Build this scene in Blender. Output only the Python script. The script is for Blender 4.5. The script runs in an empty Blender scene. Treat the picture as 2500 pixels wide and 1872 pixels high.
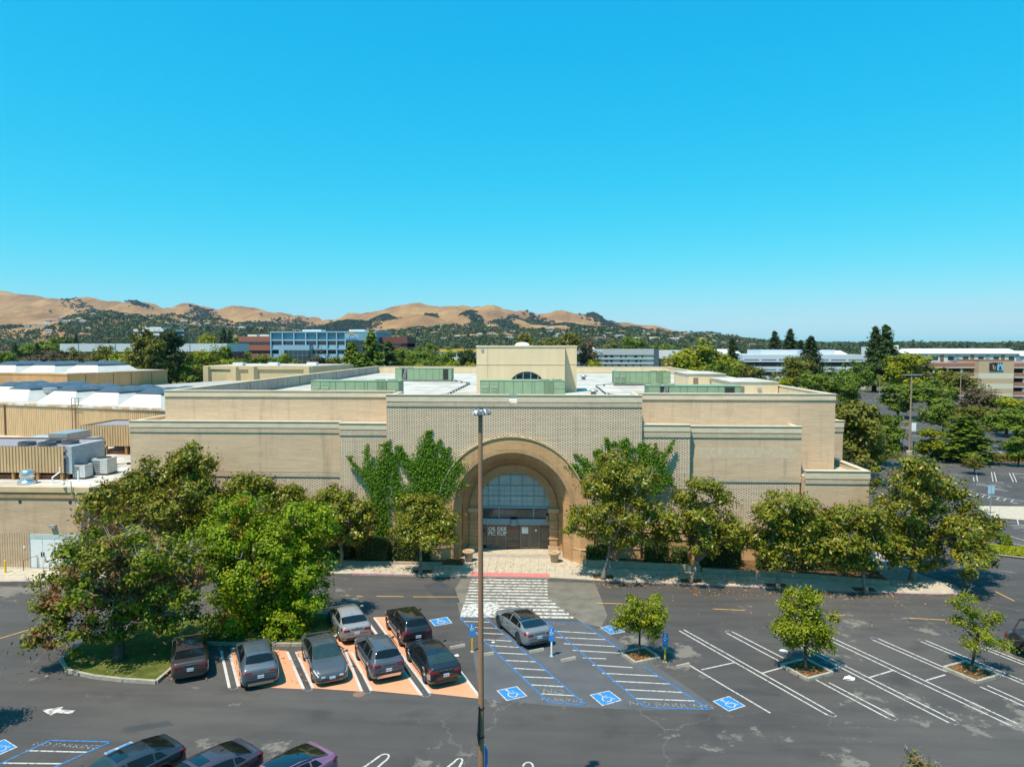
import bpy, bmesh, math, random
import numpy as np
from mathutils import Vector, Matrix, noise as mnoise

R = math.radians
scene = bpy.context.scene
C = scene.collection

# ------------------------------------------------------------------ camera, sky, sun, exposure
CAM_H = 18.5
FPX = 1735.0                       # focal length in pixels of the 2500 px wide frame
YAW, PITCH = R(2.65), math.atan(90.0 / 1735.0)
SUN_EL, SUN_AZ = R(65.0), R(35.0)  # azimuth: left of straight-behind-the-camera
SUN_STRENGTH, SKY_STRENGTH, EXPOSURE = 4.7, 0.115, 0.45

cam_d = bpy.data.cameras.new('camera')
cam_d.sensor_fit = 'HORIZONTAL'
cam_d.sensor_width = 36.0
cam_d.lens = 36.0 * FPX / 2500.0
cam_d.clip_start, cam_d.clip_end = 0.5, 20000.0
cam = bpy.data.objects.new('camera', cam_d)
C.objects.link(cam)
cam.location = (0, 0, CAM_H)
cam.rotation_euler = (R(90) - PITCH, 0, YAW)
scene.camera = cam

world = bpy.data.worlds.new('World')
scene.world = world
world.use_nodes = True
wn, wl = world.node_tree.nodes, world.node_tree.links
wn.clear()
sky = wn.new('ShaderNodeTexSky')
sky.sky_type = 'NISHITA'
sky.sun_disc = False
sky.sun_elevation = SUN_EL
sky.sun_rotation = R(180) + SUN_AZ
sky.altitude = 0
sky.air_density, sky.dust_density, sky.ozone_density = 1.0, 0.6, 1.6
# camera-like colour response of the clear summer sky, the same over the whole dome
sep, com = wn.new('ShaderNodeSeparateColor'), wn.new('ShaderNodeCombineColor')
SKY_REF = SKY_STRENGTH * 2 ** EXPOSURE
wl.new(sky.outputs[0], sep.inputs[0])
for ch, (gain, gam) in enumerate(((0.70, 2.9), (0.87, 0.58), (1.0, 0.27))):
    m1, m2, m3 = (wn.new('ShaderNodeMath') for _ in range(3))
    m1.operation, m2.operation, m3.operation = 'MULTIPLY', 'POWER', 'MULTIPLY'
    m1.inputs[1].default_value, m2.inputs[1].default_value, m3.inputs[1].default_value = SKY_REF, gam, gain / SKY_REF
    wl.new(sep.outputs[ch], m1.inputs[0]); wl.new(m1.outputs[0], m2.inputs[0]); wl.new(m2.outputs[0], m3.inputs[0]); wl.new(m3.outputs[0], com.inputs[ch])
bg = wn.new('ShaderNodeBackground')
bg.inputs['Strength'].default_value = SKY_STRENGTH
wo = wn.new('ShaderNodeOutputWorld')
wl.new(com.outputs[0], bg.inputs['Color'])
wl.new(bg.outputs[0], wo.inputs['Surface'])

sun_d = bpy.data.lights.new('sun', 'SUN')
sun_d.energy = SUN_STRENGTH
sun_d.angle = R(0.53)
sun_d.color = (1.0, 0.89, 0.74)
sun = bpy.data.objects.new('sun', sun_d)
C.objects.link(sun)
sdir = Vector((-math.sin(SUN_AZ) * math.cos(SUN_EL), -math.cos(SUN_AZ) * math.cos(SUN_EL), math.sin(SUN_EL)))
sun.rotation_euler = sdir.to_track_quat('Z', 'Y').to_euler()

vs = scene.view_settings
vs.view_transform = 'Standard'
vs.look = 'None'
vs.exposure = EXPOSURE
vs.gamma = 1.0
vs.use_curve_mapping = False
scene.render.engine = 'CYCLES'
cy = scene.cycles
cy.max_bounces = 5
cy.diffuse_bounces = 3
cy.glossy_bounces = 3
cy.transmission_bounces = 3
cy.transparent_max_bounces = 4
cy.volume_bounces = 0
cy.caustics_reflective = cy.caustics_refractive = False
cy.use_denoising = True
cy.sample_clamp_indirect = 6.0

# ------------------------------------------------------------------ surveying: photo measurements -> metres on a known plane
_w = (-math.sin(YAW) * math.cos(PITCH), math.cos(YAW) * math.cos(PITCH), -math.sin(PITCH))
_r = (math.cos(YAW), math.sin(YAW), 0.0)
_u = (_r[1] * _w[2] - _r[2] * _w[1], _r[2] * _w[0] - _r[0] * _w[2], _r[0] * _w[1] - _r[1] * _w[0])
def ray(px, py):
    a, b = (px - 1250) / FPX, -(py - 936) / FPX
    return [_w[i] + a * _r[i] + b * _u[i] for i in range(3)]
def onz(px, py, z=0.0):
    d = ray(px, py); t = (z - CAM_H) / d[2]
    return Vector((d[0] * t, d[1] * t, z))
def ony(px, py, Y):
    d = ray(px, py); t = Y / d[1]
    return Vector((d[0] * t, Y, CAM_H + d[2] * t))
def zoom(ox, oy, s):
    return lambda x, y: (ox + x / s, oy + y / s)
zA = zoom(0, 680, 3.45); zB = zoom(500, 680, 3.45); zC3 = zoom(1000, 680, 3.45); zD4 = zoom(1500, 680, 3.45)
zcar = zoom(500, 1400, 3.253); zada = zoom(1080, 1400, 3.253); zbay = zoom(1700, 1400, 2.765)
zlot = zoom(0, 1400, 3.456); zarch = zoom(1040, 1040, 4.14); zmall = zoom(0, 880, 5.176)

# ------------------------------------------------------------------ object helpers
def prop(o, label=None, cat=None, group=None, kind=None):
    if label: o['label'] = label
    if cat: o['category'] = cat
    if group: o['group'] = group
    if kind: o['kind'] = kind
    return o
def thing(name, label, cat, loc=(0, 0, 0), rz=0.0, group=None, scale=1.0):
    o = bpy.data.objects.new(name, None)
    C.objects.link(o)
    o.location = loc
    o.rotation_euler = (0, 0, rz)
    o.scale = (scale,) * 3
    o.empty_display_size = 0.3
    return prop(o, label, cat, group)
def link(name, me, parent=None, mat=None):
    if mat is not None:
        for m in (mat if isinstance(mat, (list, tuple)) else [mat]):
            me.materials.append(m)
    o = bpy.data.objects.new(name, me)
    C.objects.link(o)
    if parent is not None: o.parent = parent
    return o
def copy_tree(o, parent=None):
    c = o.copy()
    C.objects.link(c)
    c.parent = parent
    for ch in o.children: copy_tree(ch, c)
    return c
def np_mesh(name, verts, faces, smooth=False, mats=None):
    """faces: (n,k) int array, or list of such arrays"""
    me = bpy.data.meshes.new(name)
    verts = np.asarray(verts, dtype=np.float32).reshape(-1, 3)
    fl = faces if isinstance(faces, list) else [faces]
    fl = [np.asarray(f, dtype=np.int32) for f in fl if len(f)]
    loops = np.concatenate([f.ravel() for f in fl])
    sizes = np.concatenate([np.full(len(f), f.shape[1], dtype=np.int32) for f in fl])
    starts = np.concatenate([[0], np.cumsum(sizes)[:-1]]).astype(np.int32)
    me.vertices.add(len(verts)); me.vertices.foreach_set('co', verts.ravel())
    me.loops.add(len(loops)); me.loops.foreach_set('vertex_index', loops)
    me.polygons.add(len(sizes)); me.polygons.foreach_set('loop_start', starts); me.polygons.foreach_set('loop_total', sizes)
    if mats is not None: me.polygons.foreach_set('material_index', np.asarray(mats, dtype=np.int32))
    if smooth: me.polygons.foreach_set('use_smooth', np.ones(len(sizes), dtype=bool))
    me.update(calc_edges=True)
    me.validate()
    return me

class MB:
    """collects simple shapes; build() makes ONE mesh object of them"""
    def __init__(s): s.v, s.f = [], []
    def _add(s, vs, fs):
        n = len(s.v); s.v += [tuple(v) for v in vs]; s.f += [tuple(i + n for i in f) for f in fs]; return s
    def box(s, x0, x1, y0, y1, z0, z1):
        vs = [(x, y, z) for z in (z0, z1) for y in (y0, y1) for x in (x0, x1)]
        return s._add(vs, [(0, 2, 3, 1), (4, 5, 7, 6), (0, 1, 5, 4), (2, 6, 7, 3), (0, 4, 6, 2), (1, 3, 7, 5)])
    def cbox(s, c, sx, sy, sz, rz=0.0, base=True):
        ca, sa = math.cos(rz), math.sin(rz)
        vs = []
        for z in ((0, sz) if base else (-sz / 2, sz / 2)):
            for y in (-sy / 2, sy / 2):
                for x in (-sx / 2, sx / 2):
                    vs.append((c[0] + x * ca - y * sa, c[1] + x * sa + y * ca, c[2] + z))
        return s._add(vs, [(0, 2, 3, 1), (4, 5, 7, 6), (0, 1, 5, 4), (2, 6, 7, 3), (0, 4, 6, 2), (1, 3, 7, 5)])
    def quad(s, a, b, c, d): return s._add([a, b, c, d], [(0, 1, 2, 3)])
    def poly(s, pts): return s._add(pts, [tuple(range(len(pts)))])
    def prism(s, pts, z0, z1):
        n = len(pts)
        a = sum(pts[i][0] * pts[(i + 1) % n][1] - pts[(i + 1) % n][0] * pts[i][1] for i in range(n))
        if a < 0: pts = pts[::-1]
        vs = [(p[0], p[1], z0) for p in pts] + [(p[0], p[1], z1) for p in pts]
        fs = [tuple(range(n - 1, -1, -1)), tuple(range(n, 2 * n))] + [(i, (i + 1) % n, n + (i + 1) % n, n + i) for i in range(n)]
        return s._add(vs, fs)
    def sheet(s, pts, z):
        n = len(pts)
        a = sum(pts[i][0] * pts[(i + 1) % n][1] - pts[(i + 1) % n][0] * pts[i][1] for i in range(n))
        if a < 0: pts = pts[::-1]
        return s._add([(p[0], p[1], z) for p in pts], [tuple(range(n))])
    def strip(s, a, b, w, z):
        a, b = Vector((a[0], a[1])), Vector((b[0], b[1]))
        d = (b - a).normalized(); n = Vector((-d.y, d.x)) * (w / 2)
        return s.sheet([a - n, b - n, b + n, a + n], z)
    def lathe(s, prof, c=(0, 0, 0), seg=16, axis='z'):
        vs, fs = [], []
        for r, h in prof:
            for k in range(seg):
                t = 2 * math.pi * k / seg
                x, y = r * math.cos(t), r * math.sin(t)
                vs.append((c[0] + x, c[1] + y, c[2] + h) if axis == 'z' else (c[0] + x, c[1] + h, c[2] + y))
        for i in range(len(prof) - 1):
            for k in range(seg):
                a, b = i * seg + k, i * seg + (k + 1) % seg
                fs.append((a, b, b + seg, a + seg) if axis == 'z' else (a, a + seg, b + seg, b))
        fs.append(tuple(range(seg - 1, -1, -1)) if axis == 'z' else tuple(range(seg)))
        m = (len(prof) - 1) * seg
        fs.append(tuple(range(m, m + seg)) if axis == 'z' else tuple(range(m + seg - 1, m - 1, -1)))
        return s._add(vs, fs)
    def tube(s, pts, rad, seg=6):
        pts = [Vector(p) for p in pts]
        if not isinstance(rad, (list, tuple)): rad = [rad] * len(pts)
        vs, fs = [], []
        for i, p in enumerate(pts):
            d = (pts[min(i + 1, len(pts) - 1)] - pts[max(i - 1, 0)])
            d = d.normalized() if d.length > 1e-9 else Vector((0, 0, 1))
            ref = Vector((1, 0, 0)) if abs(d.x) < 0.8 else Vector((0, 1, 0))
            a = d.cross(ref).normalized(); b = d.cross(a)
            for k in range(seg):
                t = 2 * math.pi * k / seg
                vs.append(p + (a * math.cos(t) + b * math.sin(t)) * rad[i])
        for i in range(len(pts) - 1):
            for k in range(seg):
                q, w = i * seg + k, i * seg + (k + 1) % seg
                fs.append((q, q + seg, w + seg, w))
        fs.append(tuple(range(seg))); m = (len(pts) - 1) * seg
        fs.append(tuple(range(m + seg - 1, m - 1, -1)))
        return s._add(vs, fs)
    def xf(s, fn): s.v = [tuple(fn(Vector(v))) for v in s.v]; return s
    def mesh(s, name, origin=(0, 0, 0), smooth=False):
        me = bpy.data.meshes.new(name)
        o = origin
        me.from_pydata([(v[0] - o[0], v[1] - o[1], v[2] - o[2]) for v in s.v], [], s.f)
        if smooth: me.polygons.foreach_set('use_smooth', [True] * len(me.polygons))
        me.update()
        return me
    def build(s, name, mat, parent=None, smooth=False, origin=None):
        if origin is None: origin = parent_origin(parent)
        return link(name, s.mesh(name, origin, smooth), parent, mat)
def parent_origin(p):
    o = Vector((0, 0, 0))
    while p is not None:
        o += p.location; p = p.parent
    return o
def piece(mb, name, mat, parent, label=None):
    o = mb.build(name, mat, parent)
    if label: o['label'] = label
    return o

def text_mesh(body, size, depth=0.0, align='CENTER', bold=0.0):
    cu = bpy.data.curves.new('lettering', 'FONT')
    cu.body = body; cu.size = size; cu.extrude = depth; cu.align_x = align; cu.align_y = 'CENTER'
    cu.resolution_u = 3; cu.offset = bold
    o = bpy.data.objects.new('lettering', cu)
    C.objects.link(o)
    dg = bpy.context.evaluated_depsgraph_get()
    me = bpy.data.meshes.new_from_object(o.evaluated_get(dg))
    bpy.data.objects.remove(o); bpy.data.curves.remove(cu)
    return me
def lettering(name, body, size, mat, parent, loc, rot=(R(90), 0, 0), depth=0.02, sx=1.0, bold=0.0):
    me = text_mesh(body, size, depth, 'CENTER', bold)
    o = link(name, me, parent, mat)
    o.location = Vector(loc) - parent_origin(parent)
    o.rotation_euler = rot
    o.scale = (sx, 1, 1)
    return o

# ------------------------------------------------------------------ materials
MATS = {}
def new_mat(name):
    m = bpy.data.materials.new(name); m.use_nodes = True
    nt = m.node_tree
    b = nt.nodes['Principled BSDF']
    return m, nt.nodes, nt.links, b
def mapping(n, l, coord='Object', scale=(1, 1, 1)):
    tc = n.new('ShaderNodeTexCoord'); mp = n.new('ShaderNodeMapping')
    mp.inputs['Scale'].default_value = scale
    l.new(tc.outputs[coord], mp.inputs[0]); return mp.outputs[0]
def noise_tex(n, l, vec, scale, detail=4, rough=0.55):
    t = n.new('ShaderNodeTexNoise'); t.inputs['Scale'].default_value = scale
    t.inputs['Detail'].default_value = detail; t.inputs['Roughness'].default_value = rough
    if vec is not None: l.new(vec, t.inputs['Vector'])
    return t
def ramp(n, l, fac, stops):
    r = n.new('ShaderNodeValToRGB')
    el = r.color_ramp.elements
    while len(el) > 1: el.remove(el[-1])
    el[0].position = stops[0][0]; el[0].color = tuple(stops[0][1]) + (1,)
    for p, c in stops[1:]:
        e = el.new(p); e.color = tuple(c) + (1,)
    l.new(fac, r.inputs[0]); return r.outputs[0]
def mix(n, l, fac, a, b, mode='MIX'):
    m = n.new('ShaderNodeMix'); m.data_type = 'RGBA'; m.blend_type = mode
    for sock, v in ((m.inputs['Factor'], fac), (m.inputs['A'], a), (m.inputs['B'], b)):
        if hasattr(v, 'links'): l.new(v, sock)
        elif isinstance(v, (int, float)): sock.default_value = v
        else: sock.default_value = tuple(v) + (1,)
    return m.outputs['Result']
def bump(n, l, b, h, strength=0.3, dist=0.05):
    bp = n.new('ShaderNodeBump'); bp.inputs['Strength'].default_value = strength; bp.inputs['Distance'].default_value = dist
    l.new(h, bp.inputs['Height']); l.new(bp.outputs[0], b.inputs['Normal'])
def simple(name, col, rough=0.6, metal=0.0, vary=0.12, scale=3.0, spec=0.5, coat=0.0, stretch=(1, 1, 1), coord='Object', emit=None):
    """paint / metal / plaster with a little procedural unevenness"""
    if name in MATS: return MATS[name]
    m, n, l, b = new_mat(name)
    v = mapping(n, l, coord, stretch)
    t = noise_tex(n, l, v, scale, 5)
    lo = [c * (1 - vary) for c in col]; hi = [min(1, c * (1 + vary)) for c in col]
    l.new(ramp(n, l, t.outputs['Fac'], [(0.3, lo), (0.7, hi)]), b.inputs['Base Color'])
    b.inputs['Roughness'].default_value = rough
    b.inputs['Metallic'].default_value = metal
    b.inputs['Specular IOR Level'].default_value = spec
    b.inputs['Coat Weight'].default_value = coat
    b.inputs['Coat Roughness'].default_value = 0.05
    MATS[name] = m
    return m

def brick_mat(name, c1, c2, mortar, course=0.08, length=0.24, weather=0.25, msize=0.012, vertical=False):
    m, n, l, b = new_mat(name)
    tc = n.new('ShaderNodeTexCoord'); sp = n.new('ShaderNodeSeparateXYZ'); cb = n.new('ShaderNodeCombineXYZ')
    l.new(tc.outputs['Object'], sp.inputs[0])
    ad = n.new('ShaderNodeMath'); l.new(sp.outputs[0], ad.inputs[0]); l.new(sp.outputs[1], ad.inputs[1])
    if vertical:
        l.new(sp.outputs[2], cb.inputs[0]); l.new(ad.outputs[0], cb.inputs[1])
    else:
        l.new(ad.outputs[0], cb.inputs[0]); l.new(sp.outputs[2], cb.inputs[1])
    br = n.new('ShaderNodeTexBrick')
    br.inputs['Scale'].default_value = 1.0
    br.inputs['Brick Width'].default_value = length; br.inputs['Row Height'].default_value = course
    br.inputs['Mortar Size'].default_value = msize; br.inputs['Mortar Smooth'].default_value = 0.3
    br.inputs['Bias'].default_value = 0.0
    br.inputs['Color1'].default_value = tuple(c1) + (1,); br.inputs['Color2'].default_value = tuple(c2) + (1,)
    br.inputs['Mortar'].default_value = tuple(mortar) + (1,)
    l.new(cb.outputs[0], br.inputs['Vector'])
    mp = n.new('ShaderNodeMapping'); mp.inputs['Scale'].default_value = (0.25, 0.25, 1.5)
    l.new(tc.outputs['Object'], mp.inputs[0])
    t = noise_tex(n, l, mp.outputs[0], 1.0, 6, 0.65)
    w = ramp(n, l, t.outputs['Fac'], [(0.3, [1 - weather] * 3), (0.62, [1.0, 1.0, 1.0])])
    mp2 = n.new('ShaderNodeMapping'); mp2.inputs['Scale'].default_value = (0.6, 0.6, 7.0)
    l.new(tc.outputs['Object'], mp2.inputs[0])
    t2 = noise_tex(n, l, mp2.outputs[0], 1.0, 4, 0.7)
    w2 = ramp(n, l, t2.outputs['Fac'], [(0.3, [0.86, 0.85, 0.84]), (0.66, [1.05, 1.04, 1.02])])
    mp3 = n.new('ShaderNodeMapping'); mp3.inputs['Scale'].default_value = (1.4, 1.4, 0.10)
    l.new(tc.outputs['Object'], mp3.inputs[0])
    t3 = noise_tex(n, l, mp3.outputs[0], 1.0, 5, 0.7)
    w3 = ramp(n, l, t3.outputs['Fac'], [(0.30, [0.80, 0.79, 0.78]), (0.46, [1.0, 1.0, 1.0])])
    w2 = mix(n, l, 1.0, w2, w3, 'MULTIPLY')
    l.new(mix(n, l, 1.0, mix(n, l, 1.0, br.outputs['Color'], w, 'MULTIPLY'), w2, 'MULTIPLY'), b.inputs['Base Color'])
    b.inputs['Roughness'].default_value = 0.85
    b.inputs['Specular IOR Level'].default_value = 0.25
    MATS[name] = m
    return m

CREAM1, CREAM2, CREAMM = (0.70, 0.515, 0.355), (0.64, 0.465, 0.315), (0.53, 0.385, 0.26)
M_brick = brick_mat('cream brick', CREAM1, CREAM2, CREAMM, weather=0.12)
M_pattern = brick_mat('cream pattern brick', (0.76, 0.60, 0.445), (0.70, 0.55, 0.405), (0.63, 0.49, 0.36), weather=0.10)
M_tanbrick = brick_mat('tan entrance brick', (0.63, 0.385, 0.195), (0.57, 0.345, 0.172), (0.47, 0.285, 0.15), weather=0.15)
M_soldier = brick_mat('soldier course brick', (0.63, 0.51, 0.375), (0.55, 0.445, 0.33), (0.44, 0.36, 0.27), course=0.09, length=0.6, vertical=True, weather=0.15)
M_tansoldier = brick_mat('tan soldier brick', (0.57, 0.36, 0.19), (0.50, 0.31, 0.16), (0.40, 0.25, 0.13), course=0.09, length=0.6, vertical=True)
M_mallbrick = brick_mat('mall brick', (0.62, 0.45, 0.30), (0.56, 0.40, 0.265), (0.48, 0.35, 0.24), weather=0.2)
M_fascia = simple('cream coping stone', (0.65, 0.525, 0.375), 0.8, vary=0.10, scale=0.8, stretch=(1.2, 1.2, 4))
M_stucco = simple('cream stucco', (0.67, 0.525, 0.34), 0.9, vary=0.07, scale=0.6, stretch=(2, 2, 0.4))
M_tanmetal = simple('tan metal siding', (0.56, 0.375, 0.20), 0.55, vary=0.14, scale=1.5, stretch=(2, 2, 0.3))
M_tanpanel = simple('tan wall panel', (0.52, 0.285, 0.125), 0.8, vary=0.12, scale=0.7, stretch=(2, 2, 0.4))
M_white_paint = simple('white traffic paint', (0.62, 0.62, 0.60), 0.75, vary=0.35, scale=9)
M_dark = simple('black rubber', (0.012, 0.012, 0.013), 0.8, vary=0.2)
M_darkgap = simple('dark shadow gap', (0.03, 0.03, 0.03), 0.9)
M_steel = simple('galvanised steel', (0.45, 0.46, 0.47), 0.45, 0.6, vary=0.15)
M_black = simple('black metal', (0.02, 0.021, 0.023), 0.5)
M_glass = simple('dark window glass', (0.018, 0.026, 0.033), 0.06, vary=0.3, scale=0.4, spec=0.9)
M_greyblue = simple('blue grey window frame', (0.19, 0.30, 0.36), 0.5, vary=0.08)
M_hvac = simple('sage green enamel', (0.235, 0.33, 0.205), 0.55, vary=0.09, scale=1.2)
M_hvac_d = simple('sage green louver', (0.15, 0.215, 0.135), 0.6)
M_pole = simple('brown pole paint', (0.30, 0.155, 0.088), 0.55, vary=0.14, scale=2, stretch=(3, 3, 0.4))
M_concrete = simple('pale concrete', (0.44, 0.385, 0.295), 0.9, vary=0.14, scale=2.2)
M_curb = simple('grey curb concrete', (0.34, 0.31, 0.26), 0.9, vary=0.2, scale=3)
M_bark = simple('grey bark', (0.20, 0.175, 0.15), 0.95, vary=0.35, scale=6, stretch=(1, 1, 0.3))
M_darkbark = simple('dark bark', (0.065, 0.05, 0.04), 0.95, vary=0.4, scale=6, stretch=(1, 1, 0.3))
M_twig = simple('dead grey twigs', (0.30, 0.27, 0.24), 0.95, vary=0.2)

def roof_mat():
    m, n, l, b = new_mat('white membrane roof')
    v = mapping(n, l, 'Object', (0.12, 0.5, 1))
    t = noise_tex(n, l, v, 1.0, 7, 0.68)
    v2 = mapping(n, l, 'Object', (1, 1, 1)); t2 = noise_tex(n, l, v2, 0.35, 5, 0.6)
    c = ramp(n, l, t.outputs['Fac'], [(0.36, (0.33, 0.31, 0.275)), (0.54, (0.56, 0.54, 0.50))])
    d = ramp(n, l, t2.outputs['Fac'], [(0.36, (0.78, 0.73, 0.65)), (0.55, (1, 1, 1))])
    l.new(mix(n, l, 1.0, c, d, 'MULTIPLY'), b.inputs['Base Color']); b.inputs['Roughness'].default_value = 0.8
    return m
M_roof = roof_mat()
M_holeshade = simple('backing with painted hole shade', (0.27, 0.19, 0.125), 0.95, vary=0.2)  # shade inside the brick screen's holes is put into this backing colour

def asphalt_mat():
    m, n, l, b = new_mat('worn asphalt')
    v = mapping(n, l, 'Object')
    big = noise_tex(n, l, v, 0.07, 6, 0.6)
    base = ramp(n, l, big.outputs['Fac'], [(0.3, (0.054, 0.050, 0.049)), (0.5, (0.069, 0.064, 0.061)), (0.7, (0.090, 0.082, 0.073))])
    fine = noise_tex(n, l, v, 14.0, 3, 0.7)
    base = mix(n, l, 1.0, base, ramp(n, l, fine.outputs['Fac'], [(0.3, (0.86, 0.86, 0.86)), (0.7, (1.12, 1.12, 1.12))]), 'MULTIPLY')
    # long tyre smudges
    v3 = mapping(n, l, 'Object', (0.12, 0.9, 1)); sm = noise_tex(n, l, v3, 1.0, 5, 0.6)
    base = mix(n, l, 1.0, base, ramp(n, l, sm.outputs['Fac'], [(0.35, (0.80, 0.80, 0.81)), (0.55, (1, 1, 1)), (0.75, (1.10, 1.09, 1.07))]), 'MULTIPLY')
    # worn beige patches where the seal coat has gone
    pa = noise_tex(n, l, v, 0.55, 8, 0.72); pb = noise_tex(n, l, v, 0.13, 3, 0.5)
    mul = n.new('ShaderNodeMath'); mul.operation = 'MULTIPLY'
    l.new(pa.outputs['Fac'], mul.inputs[0]); l.new(pb.outputs['Fac'], mul.inputs[1])
    mask = ramp(n, l, mul.outputs[0], [(0.315, (0, 0, 0)), (0.35, (0.7, 0.7, 0.7))])
    base = mix(n, l, mask, base, (0.20, 0.185, 0.155))
    oil = noise_tex(n, l, v, 0.42, 3, 0.45)
    base = mix(n, l, 1.0, base, ramp(n, l, oil.outputs['Fac'], [(0.28, (0.74, 0.74, 0.75)), (0.42, (1, 1, 1))]), 'MULTIPLY')
    # cracks: warped cell borders, only in places
    wv = n.new('ShaderNodeVectorMath'); wv.operation = 'MULTIPLY_ADD'
    wn_ = noise_tex(n, l, v, 0.7, 5, 0.65)
    l.new(wn_.outputs['Color'], wv.inputs[0]); wv.inputs[1].default_value = (2.2, 2.2, 0); l.new(v, wv.inputs[2])
    for sc, th, lo in ((0.13, 0.0032, 0.44), (0.75, 0.008, 0.60)):
        vo = n.new('ShaderNodeTexVoronoi'); vo.feature = 'DISTANCE_TO_EDGE'; vo.inputs['Scale'].default_value = sc
        l.new(wv.outputs[0], vo.inputs['Vector'])
        cm = ramp(n, l, vo.outputs['Distance'], [(0.0, (1, 1, 1)), (th, (0, 0, 0))])
        reg = noise_tex(n, l, v, 0.045 if sc < 0.3 else 0.06, 3, 0.5)
        rm = ramp(n, l, reg.outputs['Fac'], [(lo, (0, 0, 0)), (lo + 0.10, (0.6, 0.6, 0.6))])
        base = mix(n, l, mix(n, l, 1.0, cm, rm, 'MULTIPLY'), base, (0.20, 0.18, 0.14))
    l.new(base, b.inputs['Base Color'])
    b.inputs['Roughness'].default_value = 0.88
    bump(n, l, b, fine.outputs['Fac'], 0.15, 0.02)
    return m
M_asphalt = asphalt_mat()
M_patch = simple('bleached asphalt patch', (0.145, 0.132, 0.108), 0.9, vary=0.22, scale=0.9)
M_patch_d = simple('dark asphalt sealer', (0.045, 0.047, 0.05), 0.85, vary=0.2, scale=0.8)

def worn_paint(name, col, under=(0.07, 0.07, 0.072), wear=0.5, scale=2.2, alpha=True):
    m, n, l, b = new_mat(name)
    v = mapping(n, l, 'Object'); t = noise_tex(n, l, v, scale, 8, 0.75)
    k = ramp(n, l, t.outputs['Fac'], [(wear - 0.06, (1, 1, 1)), (wear + 0.04, (0, 0, 0))])
    t2 = noise_tex(n, l, v, 0.9, 4)
    c2 = mix(n, l, t2.outputs['Fac'], [c * 0.82 for c in col], [min(1, c * 1.12) for c in col])
    l.new(mix(n, l, k, c2, under), b.inputs['Base Color']); b.inputs['Roughness'].default_value = 0.8
    return m
M_line = worn_paint('parking line paint', (0.47, 0.46, 0.43), wear=0.44, scale=6)
M_xwalk = worn_paint('crosswalk paint', (0.60, 0.59, 0.56), (0.13, 0.12, 0.10), 0.49, 3.5)
M_yellow = worn_paint('yellow lane paint', (0.60, 0.33, 0.06), wear=0.42, scale=4)
M_blue = worn_paint('blue stall paint', (0.02, 0.17, 0.44), wear=0.46, scale=5)
M_orange = worn_paint('orange bay paint', (0.70, 0.30, 0.165), (0.42, 0.22, 0.13), 0.36, 0.8)
M_redpaint = worn_paint('red warning paint', (0.54, 0.18, 0.17), (0.50, 0.30, 0.26), 0.38, 3)
M_redcurb = worn_paint('faded red curb paint', (0.42, 0.20, 0.23), (0.40, 0.36, 0.33), 0.50, 2.0)
M_fadedwhite = worn_paint('faded stencil paint', (0.38, 0.38, 0.37), wear=0.54, scale=9)

def grass_mat(name, a, b2, c):
    m, n, l, b = new_mat(name)
    v = mapping(n, l, 'Object'); t = noise_tex(n, l, v, 1.4, 9, 0.8)
    l.new(ramp(n, l, t.outputs['Fac'], [(0.3, a), (0.5, b2), (0.68, c)]), b.inputs['Base Color'])
    b.inputs['Roughness'].default_value = 0.95; b.inputs['Specular IOR Level'].default_value = 0.1
    t2 = noise_tex(n, l, v, 30, 3); bump(n, l, b, t2.outputs['Fac'], 0.6, 0.05)
    return m
M_grass = grass_mat('lawn', (0.05, 0.055, 0.015), (0.08, 0.11, 0.02), (0.20, 0.16, 0.065))
M_soil = grass_mat('leaf litter soil', (0.07, 0.04, 0.02), (0.12, 0.07, 0.035), (0.25, 0.13, 0.05))

def leaf_mat(name, stops, under=None, gloss=0.35, patch=None, patch_scale=0.5, patch_at=0.60, trans=0.28):
    """stops: colour ramp over a random number per leaf; under: other colour of the leaf's back; patch: colour of whole off-colour sprays"""
    m, n, l, b = new_mat(name)
    g = n.new('ShaderNodeNewGeometry')
    col = ramp(n, l, g.outputs['Random Per Island'], stops)
    v = mapping(n, l, 'Object')
    if patch is not None:
        t = noise_tex(n, l, v, patch_scale, 3, 0.6)
        k = ramp(n, l, t.outputs['Fac'], [(patch_at, (0, 0, 0)), (patch_at + 0.06, (0.85, 0.85, 0.85))])
        pc = mix(n, l, g.outputs['Random Per Island'], [c * 0.7 for c in patch], [min(1, c * 1.35) for c in patch])
        col = mix(n, l, k, col, pc)
    if under is not None: col = mix(n, l, g.outputs['Backfacing'], col, under)
    l.new(col, b.inputs['Base Color'])
    b.inputs['Roughness'].default_value = 0.55 if gloss < 0.3 else 0.38
    b.inputs['Specular IOR Level'].default_value = gloss
    tr = n.new('ShaderNodeBsdfTranslucent'); l.new(col, tr.inputs['Color'])
    mx = n.new('ShaderNodeMixShader'); mx.inputs[0].default_value = trans
    out = n['Material Output'] if 'Material Output' in n else None
    l.new(b.outputs[0], mx.inputs[1]); l.new(tr.outputs[0], mx.inputs[2]); l.new(mx.outputs[0], out.inputs['Surface'])
    MATS[name] = m
    return m
L_magnolia = leaf_mat('magnolia leaves', [(0.0, (0.085, 0.125, 0.006)), (0.45, (0.155, 0.185, 0.009)), (0.82, (0.265, 0.25, 0.015)), (1.0, (0.40, 0.26, 0.03))], under=(0.235, 0.195, 0.04), gloss=0.32)
L_lush = leaf_mat('lush green leaves', [(0.0, (0.08, 0.14, 0.004)), (0.5, (0.175, 0.265, 0.006)), (1.0, (0.33, 0.39, 0.010))], gloss=0.2, patch=(0.34, 0.10, 0.02), patch_scale=0.5, patch_at=0.62)
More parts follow.
